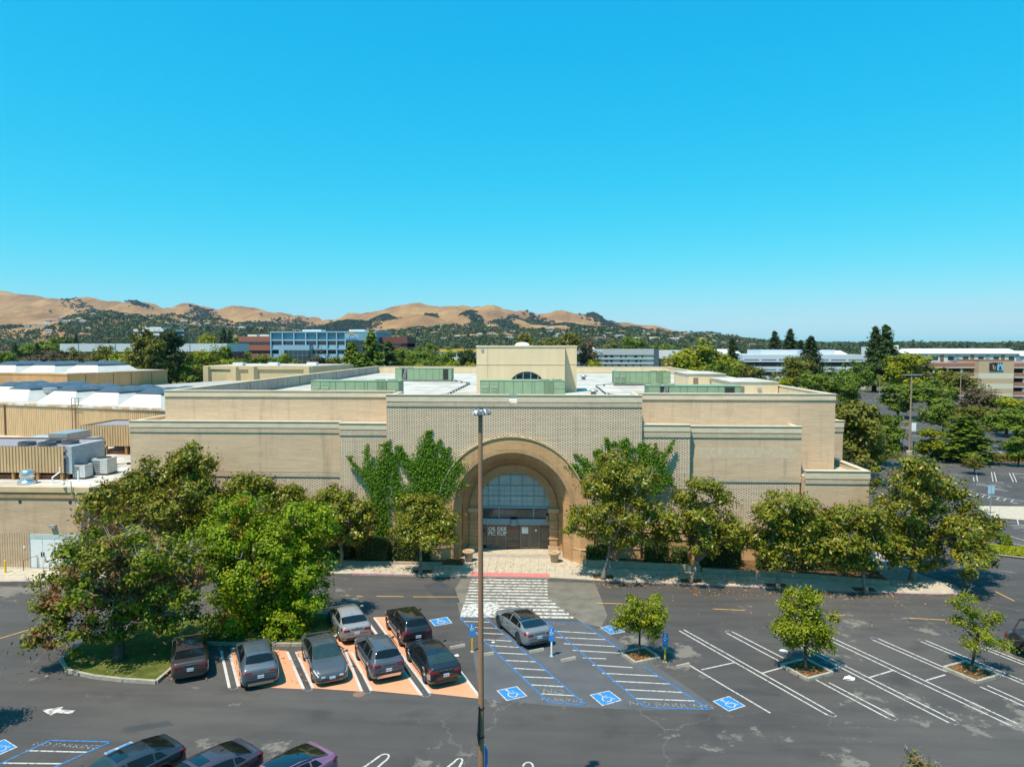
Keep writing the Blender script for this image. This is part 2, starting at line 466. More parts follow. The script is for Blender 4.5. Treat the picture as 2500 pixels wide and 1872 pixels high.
L_rusty = leaf_mat('half-dry leaves', [(0.0, (0.075, 0.115, 0.008)), (0.55, (0.155, 0.205, 0.010)), (1.0, (0.32, 0.32, 0.018))], gloss=0.2, patch=(0.25, 0.11, 0.05), patch_scale=0.55, patch_at=0.51)
L_young = leaf_mat('young yellow-green leaves', [(0.0, (0.12, 0.165, 0.005)), (0.6, (0.23, 0.27, 0.008)), (1.0, (0.36, 0.34, 0.015))], gloss=0.25, patch=(0.28, 0.15, 0.03), patch_scale=0.9, patch_at=0.68)
L_vine = leaf_mat('vine leaves', [(0.0, (0.05, 0.12, 0.006)), (0.6, (0.10, 0.215, 0.008)), (1.0, (0.19, 0.31, 0.015))], gloss=0.2, patch=(0.30, 0.15, 0.03), patch_scale=1.3, patch_at=0.70)
L_hedge = leaf_mat('clipped hedge leaves', [(0.0, (0.035, 0.06, 0.01)), (0.6, (0.075, 0.11, 0.018)), (1.0, (0.14, 0.165, 0.03))], gloss=0.3)
L_yellowhedge = leaf_mat('yellow-green ground cover', [(0.0, (0.12, 0.17, 0.006)), (0.5, (0.25, 0.29, 0.01)), (1.0, (0.42, 0.38, 0.015))], gloss=0.2)
L_redhedge = leaf_mat('reddish shrub leaves', [(0.0, (0.10, 0.05, 0.02)), (0.6, (0.22, 0.07, 0.03)), (1.0, (0.25, 0.15, 0.04))], gloss=0.2)
BG = {
 'green': leaf_mat('green broadleaf', [(0.0, (0.075, 0.125, 0.010)), (0.6, (0.145, 0.205, 0.016)), (1.0, (0.225, 0.28, 0.024))], gloss=0.2),
 'yellow': leaf_mat('yellow-green broadleaf', [(0.0, (0.14, 0.175, 0.006)), (0.6, (0.25, 0.27, 0.008)), (1.0, (0.35, 0.33, 0.012))], gloss=0.2),
 'olive': leaf_mat('olive broadleaf', [(0.0, (0.085, 0.095, 0.012)), (0.6, (0.165, 0.165, 0.02)), (1.0, (0.245, 0.22, 0.03))], gloss=0.2),
 'brown': leaf_mat('dull brown foliage', [(0.0, (0.085, 0.065, 0.035)), (0.6, (0.14, 0.105, 0.06)), (1.0, (0.19, 0.15, 0.08))], gloss=0.15),
 'dark': leaf_mat('dark evergreen foliage', [(0.0, (0.022, 0.042, 0.011)), (0.6, (0.045, 0.072, 0.019)), (1.0, (0.08, 0.108, 0.026))], gloss=0.15),
 'conifer': leaf_mat('blue-green conifer foliage', [(0.0, (0.035, 0.065, 0.018)), (0.6, (0.07, 0.115, 0.03)), (1.0, (0.115, 0.16, 0.04))], gloss=0.15),
}

# ================================================================== THE SETTING
# ------------------------------------------------------------------ ground sheets
g = MB().sheet([(-9000, -200), (9000, -200), (9000, 9500), (-9000, 9500)], -0.35).build('valley_ground', grass_mat('dry valley ground', (0.06, 0.07, 0.025), (0.10, 0.10, 0.04), (0.22, 0.17, 0.08)))
prop(g, kind='structure')
lot = MB().sheet([(-150, -60), (150, -60), (240, 300), (60, 300), (60, 190), (-150, 190)], 0.0).build('parking_lot', M_asphalt)
prop(lot, kind='structure')
def mark(name, a, b, w, mat, z=0.006): return MB().strip(a, b, w, z).build(name, mat, lot)
def P2(zf, x, y, z=0.0):
    p = onz(*zf(x, y), z); return (p.x, p.y)

# bleached area round the crosswalk, dark sealer patches
MB().sheet([P2(zada, *p) for p in ((150, 40), (1210, 75), (1262, 200), (1310, 330), (1262, 425), (1120, 395), (1055, 352), (140, 335), (100, 120))], 0.003).build('asphalt_patch', M_patch, lot)
MB().sheet([P2(zada, *p) for p in ((-150, 90), (-20, 60), (100, 120), (140, 230), (20, 232), (-60, 190))], 0.0035).build('asphalt_patch', M_patch_d, lot)
MB().sheet([P2(zlot, *p) for p in ((0, 105), (300, 120), (320, 160), (0, 170))], 0.003).build('asphalt_patch', M_patch, lot)
MB().sheet([P2(zlot, *p) for p in ((1020, 1300), (1420, 1240), (1470, 1275), (1060, 1345))], 0.003).build('asphalt_patch', M_patch_d, lot)
MB().sheet([P2(zbay, *p) for p in ((160, 770), (380, 785), (560, 810), (590, 830), (400, 815), (210, 795))], 0.003).build('asphalt_patch', M_patch_d, lot)
MB().sheet([P2(zada, *p) for p in ((740, 375), (1120, 395), (1300, 460), (2180, 1060), (1640, 1085), (900, 1050), (300, 990), (240, 600))], 0.0025).build('asphalt_patch', simple('blue-grey sealed asphalt', (0.082, 0.085, 0.092), 0.88, vary=0.16, scale=0.6), lot)

# crosswalk
ys = [48, 70, 92, 113, 135, 158, 181, 205, 229, 255, 282, 310, 338]
for i, y in enumerate(ys):
    xl = 230 + (145 - 230) * (y - 45) / 290.0
    xr = 835 if y < 180 else 835 + (1050 - 835) * (y - 180) / 165.0
    t = 0.26 if i < 9 else 0.34
    mark('crosswalk_stripe', P2(zada, xl, y - 3), P2(zada, xr, y + 6 + (y > 180) * 4), t, M_xwalk)
MB().sheet([P2(zada, *p) for p in ((168, 245), (440, 232), (450, 330), (143, 330))], 0.008).build('crosswalk_stripe', M_xwalk, lot)

# yellow lane dashes
for zf, a, b in ((zcar, (1360, 178), (1580, 182)), (zcar, (1655, 183), (2015, 184)), (zcar, (1115, 172), (1150, 173)), (zcar, (1205, 177), (1255, 180)),
                 (zada, (1220, 232), (1480, 240)), (zbay, (105, 237), (330, 247)), (zbay, (890, 274), (1005, 280)), (zbay, (1437, 300), (1680, 312)), (zbay, (2020, 120), (2148, 185)),
                 (zlot, (0, 545), (292, 458)), (zlot, (1830, 230), (1890, 226))):
    mark('lane_dash', P2(zf, *a), P2(zf, *b), 0.10, M_yellow)

# orange pick-up bays with their white border lines
for poly in (((200, 585), (655, 612), (785, 915), (268, 893)), ((738, 615), (1085, 590), (1245, 935), (860, 908)),
             ((930, 395), (1285, 372), (1505, 640), (1720, 965), (1325, 928), (1120, 600), (1060, 560), (975, 490)), ((1340, 345), (1640, 335), (1960, 690), (2190, 992), (1790, 948), (1560, 640))):
    MB().sheet([P2(zcar, *p) for p in poly], 0.004).build('orange_bay', M_orange, lot)
M_wline = worn_paint('grey-white bay line', (0.50, 0.50, 0.485), (0.2, 0.17, 0.15), 0.40, 5)
for a, b in (((130, 610), (195, 905)), ((200, 640), (266, 893)), ((655, 620), (785, 915)), ((725, 620), (858, 908)), ((1110, 600), (1247, 935)), ((1165, 620), (1322, 928)),
             ((1290, 375), (1722, 965)), ((1345, 350), (1788, 948)), ((1965, 690), (2192, 990))):
    mark('bay_line', P2(zcar, *a), P2(zcar, *b), 0.15, M_wline, 0.009)
def arc_pts(a, b, bulge, n=7):
    a, b = Vector(a), Vector(b); c = (a + b) / 2; d = (b - a) / 2; nn = Vector((d.y, -d.x)).normalized() * bulge
    return [c - d * math.cos(math.pi * i / n) + nn * math.sin(math.pi * i / n) for i in range(n + 1)]
def hairpin(a, b, bulge, w=0.09, mat=None):
    mb = MB(); p = arc_pts(a, b, bulge)
    for i in range(len(p) - 1): mb.strip(p[i], p[i + 1], w, 0.0075 + 0.0003 * (i % 2))
    mb.build('line_end', mat or M_fadedwhite, lot)
for a, b in (((195, 905), (266, 893)), ((785, 915), (858, 908)), ((1247, 935), (1322, 928)), ((1722, 965), (1788, 948))):
    hairpin(P2(zcar, *a), P2(zcar, *b), 0.3)

# accessible aisles: blue outline, white hatching
def seg(zf, a, b, w, mat, name, z=0.007): mark(name, P2(zf, *a), P2(zf, *b), w, mat, z)
for a, b in (((135, 348), (850, 1025)), ((345, 352), (1135, 1040)), ((850, 1025), (1135, 1040)), ((135, 348), (345, 352)),
             ((815, 380), (1610, 1060)), ((815, 380), (1110, 390)), ((1110, 390), (1465, 640)), ((1600, 735), (2120, 1080)), ((1610, 1060), (2120, 1080))):
    seg(zada, a, b, 0.10, M_blue, 'aisle_line', 0.010)
for a, b in (((170, 378), (375, 385)), ((235, 425), (433, 433)), ((270, 470), (490, 480)), ((330, 523), (550, 535)), ((380, 570), (605, 585)), ((440, 628), (675, 640)), ((505, 688), (745, 700)),
             ((570, 750), (815, 765)), ((640, 818), (885, 828)), ((705, 882), (962, 897)), ((785, 953), (1042, 968)),
             ((880, 455), (1222, 475)), ((900, 505), (1297, 523)), ((965, 555), (1372, 578)), ((1035, 608), (1450, 632)), ((1115, 668), (1300, 675)), ((1190, 725), (1510, 745)),
             ((1270, 790), (1710, 812)), ((1355, 852), (1805, 875)), ((1435, 918), (1905, 942)), ((1530, 990), (2005, 1010))):
    seg(zada, a, b, 0.11, M_line, 'aisle_hatch')
# aisle bottom-left of the picture
for a, b in (((420, 1405), (935, 1418)), ((420, 1405), (0, 1605)), ((935, 1418), (440, 1640))): seg(zlot, a, b, 0.11, M_blue, 'aisle_line', 0.010)
for a, b in (((220, 1492), (735, 1505)), ((10, 1597), (525, 1602))): seg(zlot, a, b, 0.10, M_line, 'aisle_hatch')

# blue wheelchair panels
M_bluepanel = worn_paint('blue panel paint', (0.02, 0.20, 0.50), wear=0.38, scale=3)
def sym_panel(zf, q, half=1):
    c = [Vector(P2(zf, *p)) for p in q]
    def uv(u, v): return c[0] * (1 - u) * (1 - v) + c[1] * u * (1 - v) + c[2] * u * v + c[3] * (1 - u) * v
    def uvp(u, v): p = uv(u, v); return (p.x, p.y)
    MB().sheet([uvp(0, 0), uvp(1, 0), uvp(1, 1), uvp(0, 1)], 0.010).build('panel_border', M_line, lot)
    MB().sheet([uvp(0.06, 0.06), uvp(0.94, 0.06), uvp(0.94, 0.94), uvp(0.06, 0.94)], 0.014).build('accessible_panel', M_bluepanel, lot)
    mb = MB()
    # the figure: head, back, seat, leg, and the wheel as a ring; u to the right, v towards the camera
    def pl(pts, w):
        pts = [uv(*p) for p in pts]
        for i in range(len(pts) - 1): mb.strip(pts[i], pts[i + 1], w, 0.018 + 0.0003 * (i % 3))
    w = (c[1] - c[0]).length * 0.055
    hp = uv(0.42, 0.17)
    mb.sheet([(hp.x + w * 1.3 * math.cos(t * math.pi / 5), hp.y + w * 1.3 * math.sin(t * math.pi / 5)) for t in range(10)], 0.019)
    pl([(0.43, 0.25), (0.45, 0.52), (0.66, 0.52), (0.74, 0.74), (0.82, 0.71)], w)
    pl([(0.44, 0.38), (0.64, 0.38)], w * 0.9)
    pl([(0.40, 0.42), (0.30, 0.52), (0.27, 0.65), (0.33, 0.78), (0.45, 0.84), (0.58, 0.80), (0.65, 0.68)], w)
    mb.build('wheelchair_symbol', M_line, lot)
sym_panel(zada, ((428, 927), (592, 892), (678, 973), (510, 1010)))
sym_panel(zada, ((1168, 962), (1325, 927), (1430, 1005), (1270, 1050)))
sym_panel(zbay, ((108, 860), (220, 825), (335, 893), (218, 930)))
sym_panel(zcar, ((1780, 368), (1925, 342), (1968, 392), (1825, 418)))
sym_panel(zada, ((1253, 428), (1330, 410), (1458, 462), (1335, 483)))
sym_panel(zlot, ((-130, 1455), (40, 1395), (150, 1462), (-40, 1545)))
sym_panel(zlot, ((875, 1515), (1105, 1415), (1190, 1450), (950, 1570)))

# stencilled words in the aisles
def stencil(zf, x, y, body, size, sx=1.0, rz=0.0):
    p = onz(*zf(x, y)); o = lettering('stencil_lettering', body, size, M_fadedwhite, lot, (p.x, p.y, 0.008), (0, 0, rz), 0.0, sx)
    return o
stencil(zada, 882, 935, 'NO', 0.75, 1.0, R(-3)); stencil(zada, 950, 1003, 'PARKING', 0.52, 1.0, R(-3))
stencil(zada, 1815, 1045, 'NO PARKING', 0.62, 1.15, R(-3))
stencil(zada, 925, 398, 'NO', 0.45, 1.2, R(-3)); stencil(zada, 260, 362, 'NO PARKING', 0.34, 1.0, R(-3))
stencil(zlot, 560, 1450, 'NO PARKING', 0.45, 1.2, R(-3))

# white double lines of the angled bays on the right
pairs = [((-60, 610), (500, 940), 0), ((-115, 385), (885, 953), 0), ((-85, 378), (922, 940), 0), ((205, 400), (560, 590), 0), ((245, 393), (590, 570), 0),
         ((800, 712), (1295, 975), 0), ((895, 735), (1338, 963), 0), ((510, 395), (1705, 1005), 0), ((545, 393), (1748, 992), 0), ((880, 440), (2128, 1027), 0), ((915, 432), (2168, 1012), 0),
         ((1192, 447), (1690, 662), 0), ((1227, 438), (1708, 648), 0), ((1915, 762), (2300, 932), 0), ((1965, 755), (2320, 912), 0), ((1515, 457), (2300, 782), 0), ((1552, 452), (2310, 765), 0),
         ((1920, 500), (2300, 650), 0), ((1955, 495), (2300, 632), 0)]
for a, b, k in pairs: seg(zbay, a, b, 0.11, M_line, 'parking_line')
for a, b in (((35, 648), (255, 600)), ((440, 672), (580, 633)), ((1170, 700), (1335, 650)), ((1550, 720), (1680, 682)), ((800, 668), (965, 632)), ((1960, 718), (2070, 688))): seg(zbay, a, b, 0.11, M_line, 'parking_line', 0.0085)
for a, b in (((885, 953), (922, 940)), ((1295, 975), (1338, 963)), ((1705, 1005), (1748, 992)), ((2128, 1027), (2168, 1012))): hairpin(P2(zbay, *a), P2(zbay, *b), 0.3)
for b, a in (((205, 400), (245, 393)), ((1192, 447), (1227, 438)), ((1515, 457), (1552, 452))): hairpin(P2(zbay, *a), P2(zbay, *b), 0.3)
# near row at the bottom edge
for a, b in (((1230, 1560), (1385, 1450)), ((1345, 1560), (1450, 1470)), ((1900, 1560), (1985, 1490)), ((2010, 1560), (2040, 1500))): seg(zcar, a, b, 0.11, M_line, 'parking_line')
hairpin(P2(zcar, 1450, 1470), P2(zcar, 1385, 1450), 0.3, mat=M_line); hairpin(P2(zcar, 2040, 1500), P2(zcar, 1985, 1490), 0.3, mat=M_line)
hairpin(P2(zada, 720, 1535), P2(zada, 640, 1530), 0.35, mat=M_line)
# direction arrow
MB().sheet([P2(zlot, *p) for p in ((353, 1150), (535, 1122), (512, 1145), (633, 1152), (600, 1182), (478, 1172), (425, 1194))], 0.007).build('painted_arrow', M_xwalk, lot)
# right-hand lot beyond the building: rows of stall lines seen at a grazing angle
zfar = zoom(2040, 960, 4.81); zrl = zoom(2060, 1160, 5.027)
for a, b in (((1830, 925), (1848, 1035)), ((1862, 925), (1890, 1035)), ((1650, 925), (1667, 1032)), ((1618, 985), (1626, 1032)), ((2040, 935), (2088, 1040)), ((2080, 935), (2125, 1040))): seg(zfar, a, b, 0.12, M_line, 'parking_line')
for i in range(7):
    seg(zfar, (1770 - 40 * 0 + i * 34, 610 + i * 17), (2060 - i * 28, 655 + i * 14) if i < 1 else (2110 - i * 35, 660 + i * 12), 0.12, M_line, 'parking_line')
for i in range(6): seg(zfar, (700 + i * 8, 545 + i * 22), (1060 + i * 14, 545 + i * 26), 0.12, M_line, 'parking_line')
for i in range(5): seg(zfar, (650 + i * 10, 395 + i * 9), (800 + i * 6, 428 + i * 7), 0.12, M_line, 'parking_line')
for a, b in (((1180, 700), (1420, 722)), ((1240, 690), (1430, 708)), ((1300, 680), (1440, 695)), ((1200, 820), (1460, 860)), ((1350, 820), (1640, 862)), ((1560, 822), (1870, 865)), ((570, 800), (740, 828)), ((560, 820), (645, 835)), ((1170, 835), (1255, 852))): seg(zfar, a, b, 0.12, M_line, 'parking_line')
seg(zrl, (1560, 205), (2212, 320), 0.14, M_line, 'parking_line'); seg(zrl, (1530, 245), (1690, 270), 0.12, M_line, 'parking_line')
for x in (1580, 1650, 1730, 1800, 1905, 1990, 2080): seg(zrl, (x, 212 + (x - 1560) * 0.17), (x - 30, 240 + (x - 1560) * 0.17), 0.12, M_line, 'parking_line')
for a, b in (((1950, 720), (2230, 805)), ((2040, 830), (2240, 868)), ((2110, 460), (2145, 610)), ((1950, 440), (1955, 500)), ((1930, 560), (2110, 582))): seg(zrl, a, b, 0.12, M_line, 'parking_line', 0.02)
MB().sheet([P2(zrl, *p) for p in ((1615, 375), (2300, 382), (2300, 555), (1850, 522))], 0.012).build('concrete_strip', M_concrete, lot)
MB().sheet([P2(zrl, *p) for p in ((1885, 760), (1920, 742), (1985, 762), (1900, 772))], 0.012).build('accessible_panel', M_bluepanel, lot)
# manhole cover, storm grate
c = onz(*zcar(1226, 958)); mh = MB().lathe([(0.33, 0.0), (0.33, 0.012), (0.28, 0.012), (0.28, 0.008), (0.0001, 0.008)], (c.x, c.y, 0.002), 20).build('manhole_cover', simple('rusty iron', (0.20, 0.12, 0.08), 0.7, vary=0.2), lot)

# ------------------------------------------------------------------ sidewalk in front of the store
FRONT = [(-70, 52.2), (-46, 52.6), (-38, 53.3), (-31, 55.0), (-24, 55.9), (-15.6, 56.1), (-5.86, 55.97), (0.45, 55.85), (4.52, 55.3), (16.76, 54.27), (25.5, 53.55), (29.2, 53.35)]
NOSE = [(30.6, 53.55), (31.5, 54.3), (31.6, 55.6), (30.6, 57.4), (30.0, 60.0), (30.4, 66.0), (30.8, 74.0)]
def front_y(x): return float(np.interp(x, [p[0] for p in FRONT], [p[1] for p in FRONT]))
outline = FRONT + NOSE + [(-70, 74.0)]
sw = MB().prism(outline, -0.05, 0.10).build('sidewalk', M_curb)
prop(sw, kind='structure')
def curb_run(pts, mat, w=0.16, h=0.135):
    for i in range(len(pts) - 1):
        a, b = Vector(pts[i]), Vector(pts[i + 1]); d = (b - a).normalized(); n = Vector((-d.y, d.x)) * w
        MB().prism([tuple(a), tuple(b), tuple(b + n), tuple(a + n)], -0.02, h + 0.001 * (i % 2)).build('curb', mat, sw)
curb_run(FRONT[:4], M_redcurb); curb_run(FRONT[3:6], M_curb)
curb_run([FRONT[5], (-10.6, 56.03)], M_redcurb); curb_run([(-10.6, 56.03), FRONT[6]], M_curb); curb_run([FRONT[7], FRONT[8]], M_curb)
curb_run(FRONT[8:] + NOSE[:4], M_redcurb)
# concrete slabs with open joints
def slab(x0, x1, a0, a1):
    def at(x, a):
        y0 = front_y(x) + 0.17; y1 = 64.0
        return (x, y0 + a)
    g_ = 0.011
    pts = [at(x0 + g_, a0 + g_), at(x1 - g_, a0 + g_), at(x1 - g_, a1 - g_), at(x0 + g_, a1 - g_)]
    MB().prism(pts, 0.05, 0.132).build('slab', M_concrete, sw)
xs = [-6.1 + 0.70 * i for i in range(14)]
for i in range(13):
    for a0, a1 in ((0.0, 1.05), (1.05, 3.1), (3.1, 5.0)): slab(xs[i], xs[i + 1], a0, a1)
for i in range(20):
    x0 = 3.0 + 1.4 * i
    for a0, a1 in ((0.0, 1.5), (1.5, 3.0)): slab(x0, min(x0 + 1.4, 31.0), a0, a1)
for i in range(12):
    x0 = -6.1 - 1.6 * (i + 1)
    for a0, a1 in ((0.0, 1.4), (1.4, 3.0)): slab(x0, x0 + 1.6, a0, a1)
for i in range(14):
    x0 = -25.3 - 2.2 * (i + 1)
    for a0, a1 in ((0.0, 1.4), (1.4, 3.0)): slab(x0, x0 + 2.2, a0, a1)
MB().prism([(-6.0, 55.99), (0.42, 55.87), (0.42, 56.85), (-6.0, 56.95)], 0.10, 0.137).build('warning_strip', M_redpaint, sw)
MB().strip((-12.6, 58.6), (-13.4, 56.4), 0.09, 0.137).build('painted_line', M_line, sw)

# tree pits in the sidewalk
for bx, by in ((4.7, 56.1), (11.5, 55.4), (17.9, 54.65), (24.2, 54.05), (-10.0, 56.75)):
    MB().sheet([(bx - 0.8, by - 0.28), (bx + 0.8, by - 0.34), (bx + 0.8, by + 0.55), (bx - 0.8, by + 0.6)], 0.139).build('tree_pit', M_soil, sw)

# planting bed and its low block wall, right of the entrance
bed = MB().prism([(3.4, 59.2), (12.8, 57.95), (20.9, 56.75), (26.6, 55.4), (27.2, 60.3), (3.4, 60.3)], 0.1, 0.42).build('planting_bed', M_soil)
prop(bed, kind='structure')
M_wallblk = simple('tan block wall', (0.36, 0.285, 0.20), 0.9, vary=0.18, scale=1.5)
def low_wall(label, pts, h, cut=1.2, t=0.25):
    r = thing('planter_wall', label, 'wall', (pts[0][0], pts[0][1], 0))
    for i in range(len(pts) - 1):
        a, b = Vector(pts[i]), Vector(pts[i + 1]); L = (b - a).length; n = max(1, int(L / cut)); d = (b - a) / n
        nn = Vector((-d.y, d.x)).normalized() * t
        for k in range(n):
            p, q = a + d * k, a + d * (k + 1) - d.normalized() * 0.012
            MB().prism([tuple(p), tuple(q), tuple(q + nn), tuple(p + nn)], 0.08, h + random.uniform(-0.004, 0.004)).build('block', M_wallblk, r)
    return r
random.seed(3)
low_wall('low tan block wall of the planting bed, from the entrance to the second street tree', [(3.2, 59.0), (12.75, 57.75)], 0.66)
low_wall('low tan block wall stepping down along the planting bed at the right corner', [(12.8, 57.55), (20.9, 56.4), (26.6, 55.15)], 0.50)
bed2 = MB().prism([(-20, 58.9), (-6.9, 58.7), (-6.9, 60.3), (-20, 60.3)], 0.1, 0.26).build('planting_bed', M_soil)
prop(bed2, kind='structure')
low_wall('low concrete edging of the planting bed left of the entrance', [(-20, 58.75), (-8.6, 58.6)], 0.34)
mb = MB()

# ------------------------------------------------------------------ grass island with its concrete curb
ISL = [(-21.3, 37.25), (-21.25, 42.35), (-17.0, 42.4), (-13.4, 42.55), (-12.75, 47.3), (-17.5, 47.4), (-22.0, 47.1), (-25.2, 45.6), (-27.6, 43.6), (-28.6, 41.6), (-28.4, 39.7), (-27.1, 38.35), (-25.1, 37.7), (-23.2, 37.4)]
isl = MB().prism(ISL, -0.02, 0.15).build('island', M_grass)
prop(isl, kind='structure')
for i in range(len(ISL)):
    a, b = Vector(ISL[i]), Vector(ISL[(i + 1) % len(ISL)]); L = (b - a).length; n = max(1, round(L / 1.6)); d = (b - a) / n
    nn = Vector((-d.y, d.x)).normalized() * 0.17
    if nn.dot(Vector((-20.5, 42.6)) - a) < 0 and i not in (1, 2): nn = -nn
    if i == 1: nn = Vector((0, 1)) * 0.17
    for k in range(n):
        p, q = a + d * k, a + d * (k + 1) - d.normalized() * 0.015
        MB().prism([tuple(p - nn * 0.6), tuple(q - nn * 0.6), tuple(q + nn * 0.4), tuple(p + nn * 0.4)], -0.01, 0.19 + random.uniform(-0.004, 0.004)).build('curb', M_curb, isl)
# diamond planters of the three young trees
def diamond(c, hw, hl, rz):
    ca, sa = math.cos(rz), math.sin(rz)
    pts = [(c[0] + x * ca - y * sa, c[1] + x * sa + y * ca) for x, y in ((-hw, -hl), (hw, -hl), (hw, hl), (-hw, hl))]
    o = MB().prism(pts, -0.02, 0.11).build('planter', M_soil); prop(o, kind='structure')
    for i in range(4):
        a, b = Vector(pts[i]), Vector(pts[(i + 1) % 4]); d = (b - a).normalized(); nn = Vector((-d.y, d.x)) * 0.08
        MB().prism([tuple(a - nn), tuple(b - nn), tuple(b + nn), tuple(a + nn)], -0.01, 0.17 + 0.001 * i).build('curb', M_curb, o)
diamond((5.72, 41.85), 0.85, 0.75, R(27)); diamond((15.0, 40.5), 0.95, 0.95, R(27)); diamond((24.2, 40.6), 0.95, 0.95, R(27))

# ------------------------------------------------------------------ hills
SKY = [(-900, 700), (-400, 705), (0, 714), (68, 723), (226, 731), (333, 737), (356, 746), (384, 746), (410, 738), (452, 742), (470, 739), (500, 748), (542, 754), (554, 750), (633, 750), (667, 759), (723, 768), (791, 770), (859, 760), (904, 751), (950, 741), (1017, 734), (1085, 737), (1130, 739), (1198, 736), (1243, 746), (1311, 759), (1356, 756), (1424, 758), (1470, 777), (1514, 784), (1582, 794), (1628, 797), (1695, 804), (1763, 811), (1808, 818), (1876, 829), (1950, 836), (2034, 840), (2250, 842), (3300, 842)]
MID = [(-900, 790), (-100, 765), (110, 762), (220, 770), (330, 776), (480, 778), (640, 790), (760, 800), (860, 783), (930, 768), (1000, 760), (1060, 755), (1120, 759), (1200, 765), (1290, 782), (1400, 790), (1480, 800), (1560, 806), (1650, 816), (1750, 826), (1900, 838), (2300, 842), (3300, 842)]
FOOT = [(-900, 800), (-100, 800), (60, 790), (160, 764), (260, 760), (360, 766), (480, 776), (600, 786), (720, 812), (830, 822), (960, 806), (1060, 798), (1160, 800), (1280, 806), (1400, 806), (1520, 803), (1640, 815), (1760, 826), (1860, 834), (2000, 842), (3300, 844)]
def layer(prof, Y):
    pts = [ony(px, py, Y) for px, py in prof]
    return np.array([p.x for p in pts]), np.array([max(0.0, p.z) for p in pts])
LAY = [(layer(SKY, 4600.), 4600., 1500.), (layer(MID, 3500.), 3500., 1000.), (layer(FOOT, 2500.), 2500., 1300.)]
EASTX = np.array([1500, 2600, 3200, 3700, 4200, 5000, 7000]); EASTZ = np.array([0, 8, 34, 48, 60, 90, 90])
def terrain(x, y):
    h = 0.0
    for (X, Zz), Y, W in LAY:
        z = float(np.interp(x * (Y / max(y, Y * 0.6)) if y < Y else x, X, Zz))
        t = (y - (Y - W)) / W
        f = 0.0 if t <= 0 else (t * t * (3 - 2 * t) if t < 1 else max(0.0, 1 - ((y - Y) / 2600.0) ** 2))
        h = max(h, z * f)
    n1 = mnoise.fractal(Vector((x / 420.0, y / 420.0, 0.3)), 0.9, 2.1, 5)
    n2 = abs(mnoise.noise(Vector((x / 230.0, y / 310.0, 5.0))))
    h *= 1.0 + 0.10 * n1
    if h > 60: h -= (1 - abs(mnoise.noise(Vector((x / 150.0, y / 520.0, 9.0))) * 2.0)) * min(26.0, h * 0.13)
    h -= min(h * 0.25, 30) * (1 - n2 * 2.2) * 0.5 if h > 20 else 0
    if x > 1500 and y > 5200:
        h = max(h, float(np.interp(x, EASTX, EASTZ)) * max(0, 1 - abs(y - 6400) / 1200.0) * (1 + 0.3 * n1))
    return max(h, -0.5)
NX, NY = 260, 118
xs_ = np.linspace(-5600, 5600, NX); ys_ = np.concatenate([np.linspace(1150, 5200, NY - 16), np.linspace(5300, 7600, 16)])
TV = np.array([(x, y, terrain(x, y)) for y in ys_ for x in xs_])
ii = np.arange(NX * NY).reshape(NY, NX)
TF = np.stack([ii[:-1, :-1], ii[:-1, 1:], ii[1:, 1:], ii[1:, :-1]], -1).reshape(-1, 4)
def hill_mat():
    m, n, l, b = new_mat('dry golden hillside')
    v = mapping(n, l, 'Object', (1, 1, 1))
    t = noise_tex(n, l, v, 0.0035, 8, 0.62)
    c = ramp(n, l, t.outputs['Fac'], [(0.32, (0.20, 0.117, 0.062)), (0.48, (0.285, 0.170, 0.084)), (0.66, (0.385, 0.243, 0.108))])
    t2 = noise_tex(n, l, mapping(n, l, 'Object', (0.02, 0.006, 0.02)), 1.0, 5, 0.6)
    c = mix(n, l, 1.0, c, ramp(n, l, t2.outputs['Fac'], [(0.3, (0.85, 0.83, 0.82)), (0.7, (1.08, 1.06, 1.02))]), 'MULTIPLY')
    l.new(c, b.inputs['Base Color']); b.inputs['Roughness'].default_value = 1.0; b.inputs['Specular IOR Level'].default_value = 0.0
    t4 = noise_tex(n, l, mapping(n, l, 'Object', (0.012, 0.004, 0.012)), 1.0, 7, 0.6); bump(n, l, b, t4.outputs['Fac'], 1.0, 35.0)
    return m
hills = link('hills', np_mesh('hills', TV, TF, smooth=True), None, hill_mat())
prop(hills, kind='structure')

# ================================================================== THE STORE
XC = -2.8
store = thing('department_store', 'large cream brick department store with a big tan entrance arch', 'building', (XC, 60.4, 0))
def sp(mb, name, mat, parent=None): return mb.build(name, mat, parent or store)
random.seed(11)
WL, WR, WY, WB = -35.1, 25.7, 64.0, 147.0
sp(MB().box(WL, WR, WY, WB, 0, 12.9), 'wall', M_brick)
sp(MB().sheet([(WL + 0.3, WY + 0.3), (WR - 0.3, WY + 0.3), (WR - 0.3, WB - 0.3), (WL + 0.3, WB - 0.3)], 13.0), 'roof', M_roof)
M_stained = (lambda: None)
def stained_mat():
    m, n, l, b = new_mat('stained parapet plaster')
    v = mapping(n, l, 'Object', (1, 1, 0.12)); t = noise_tex(n, l, v, 2.0, 6, 0.7)
    v2 = mapping(n, l, 'Object', (0.06, 0.06, 0.02)); t2 = noise_tex(n, l, v2, 1.0, 2)
    c = ramp(n, l, t2.outputs['Fac'], [(0.42, (0.40, 0.37, 0.28)), (0.52, (0.40, 0.32, 0.27))])
    k = ramp(n, l, t.outputs['Fac'], [(0.30, (0.38, 0.38, 0.37)), (0.5, (1, 1, 1))])
    l.new(mix(n, l, 1.0, c, k, 'MULTIPLY'), b.inputs['Base Color']); b.inputs['Roughness'].default_value = 0.9
    return m
M_stained = stained_mat()
ZL, ZR = 14.42, 14.28        # parapet heights left / right of the entrance bay
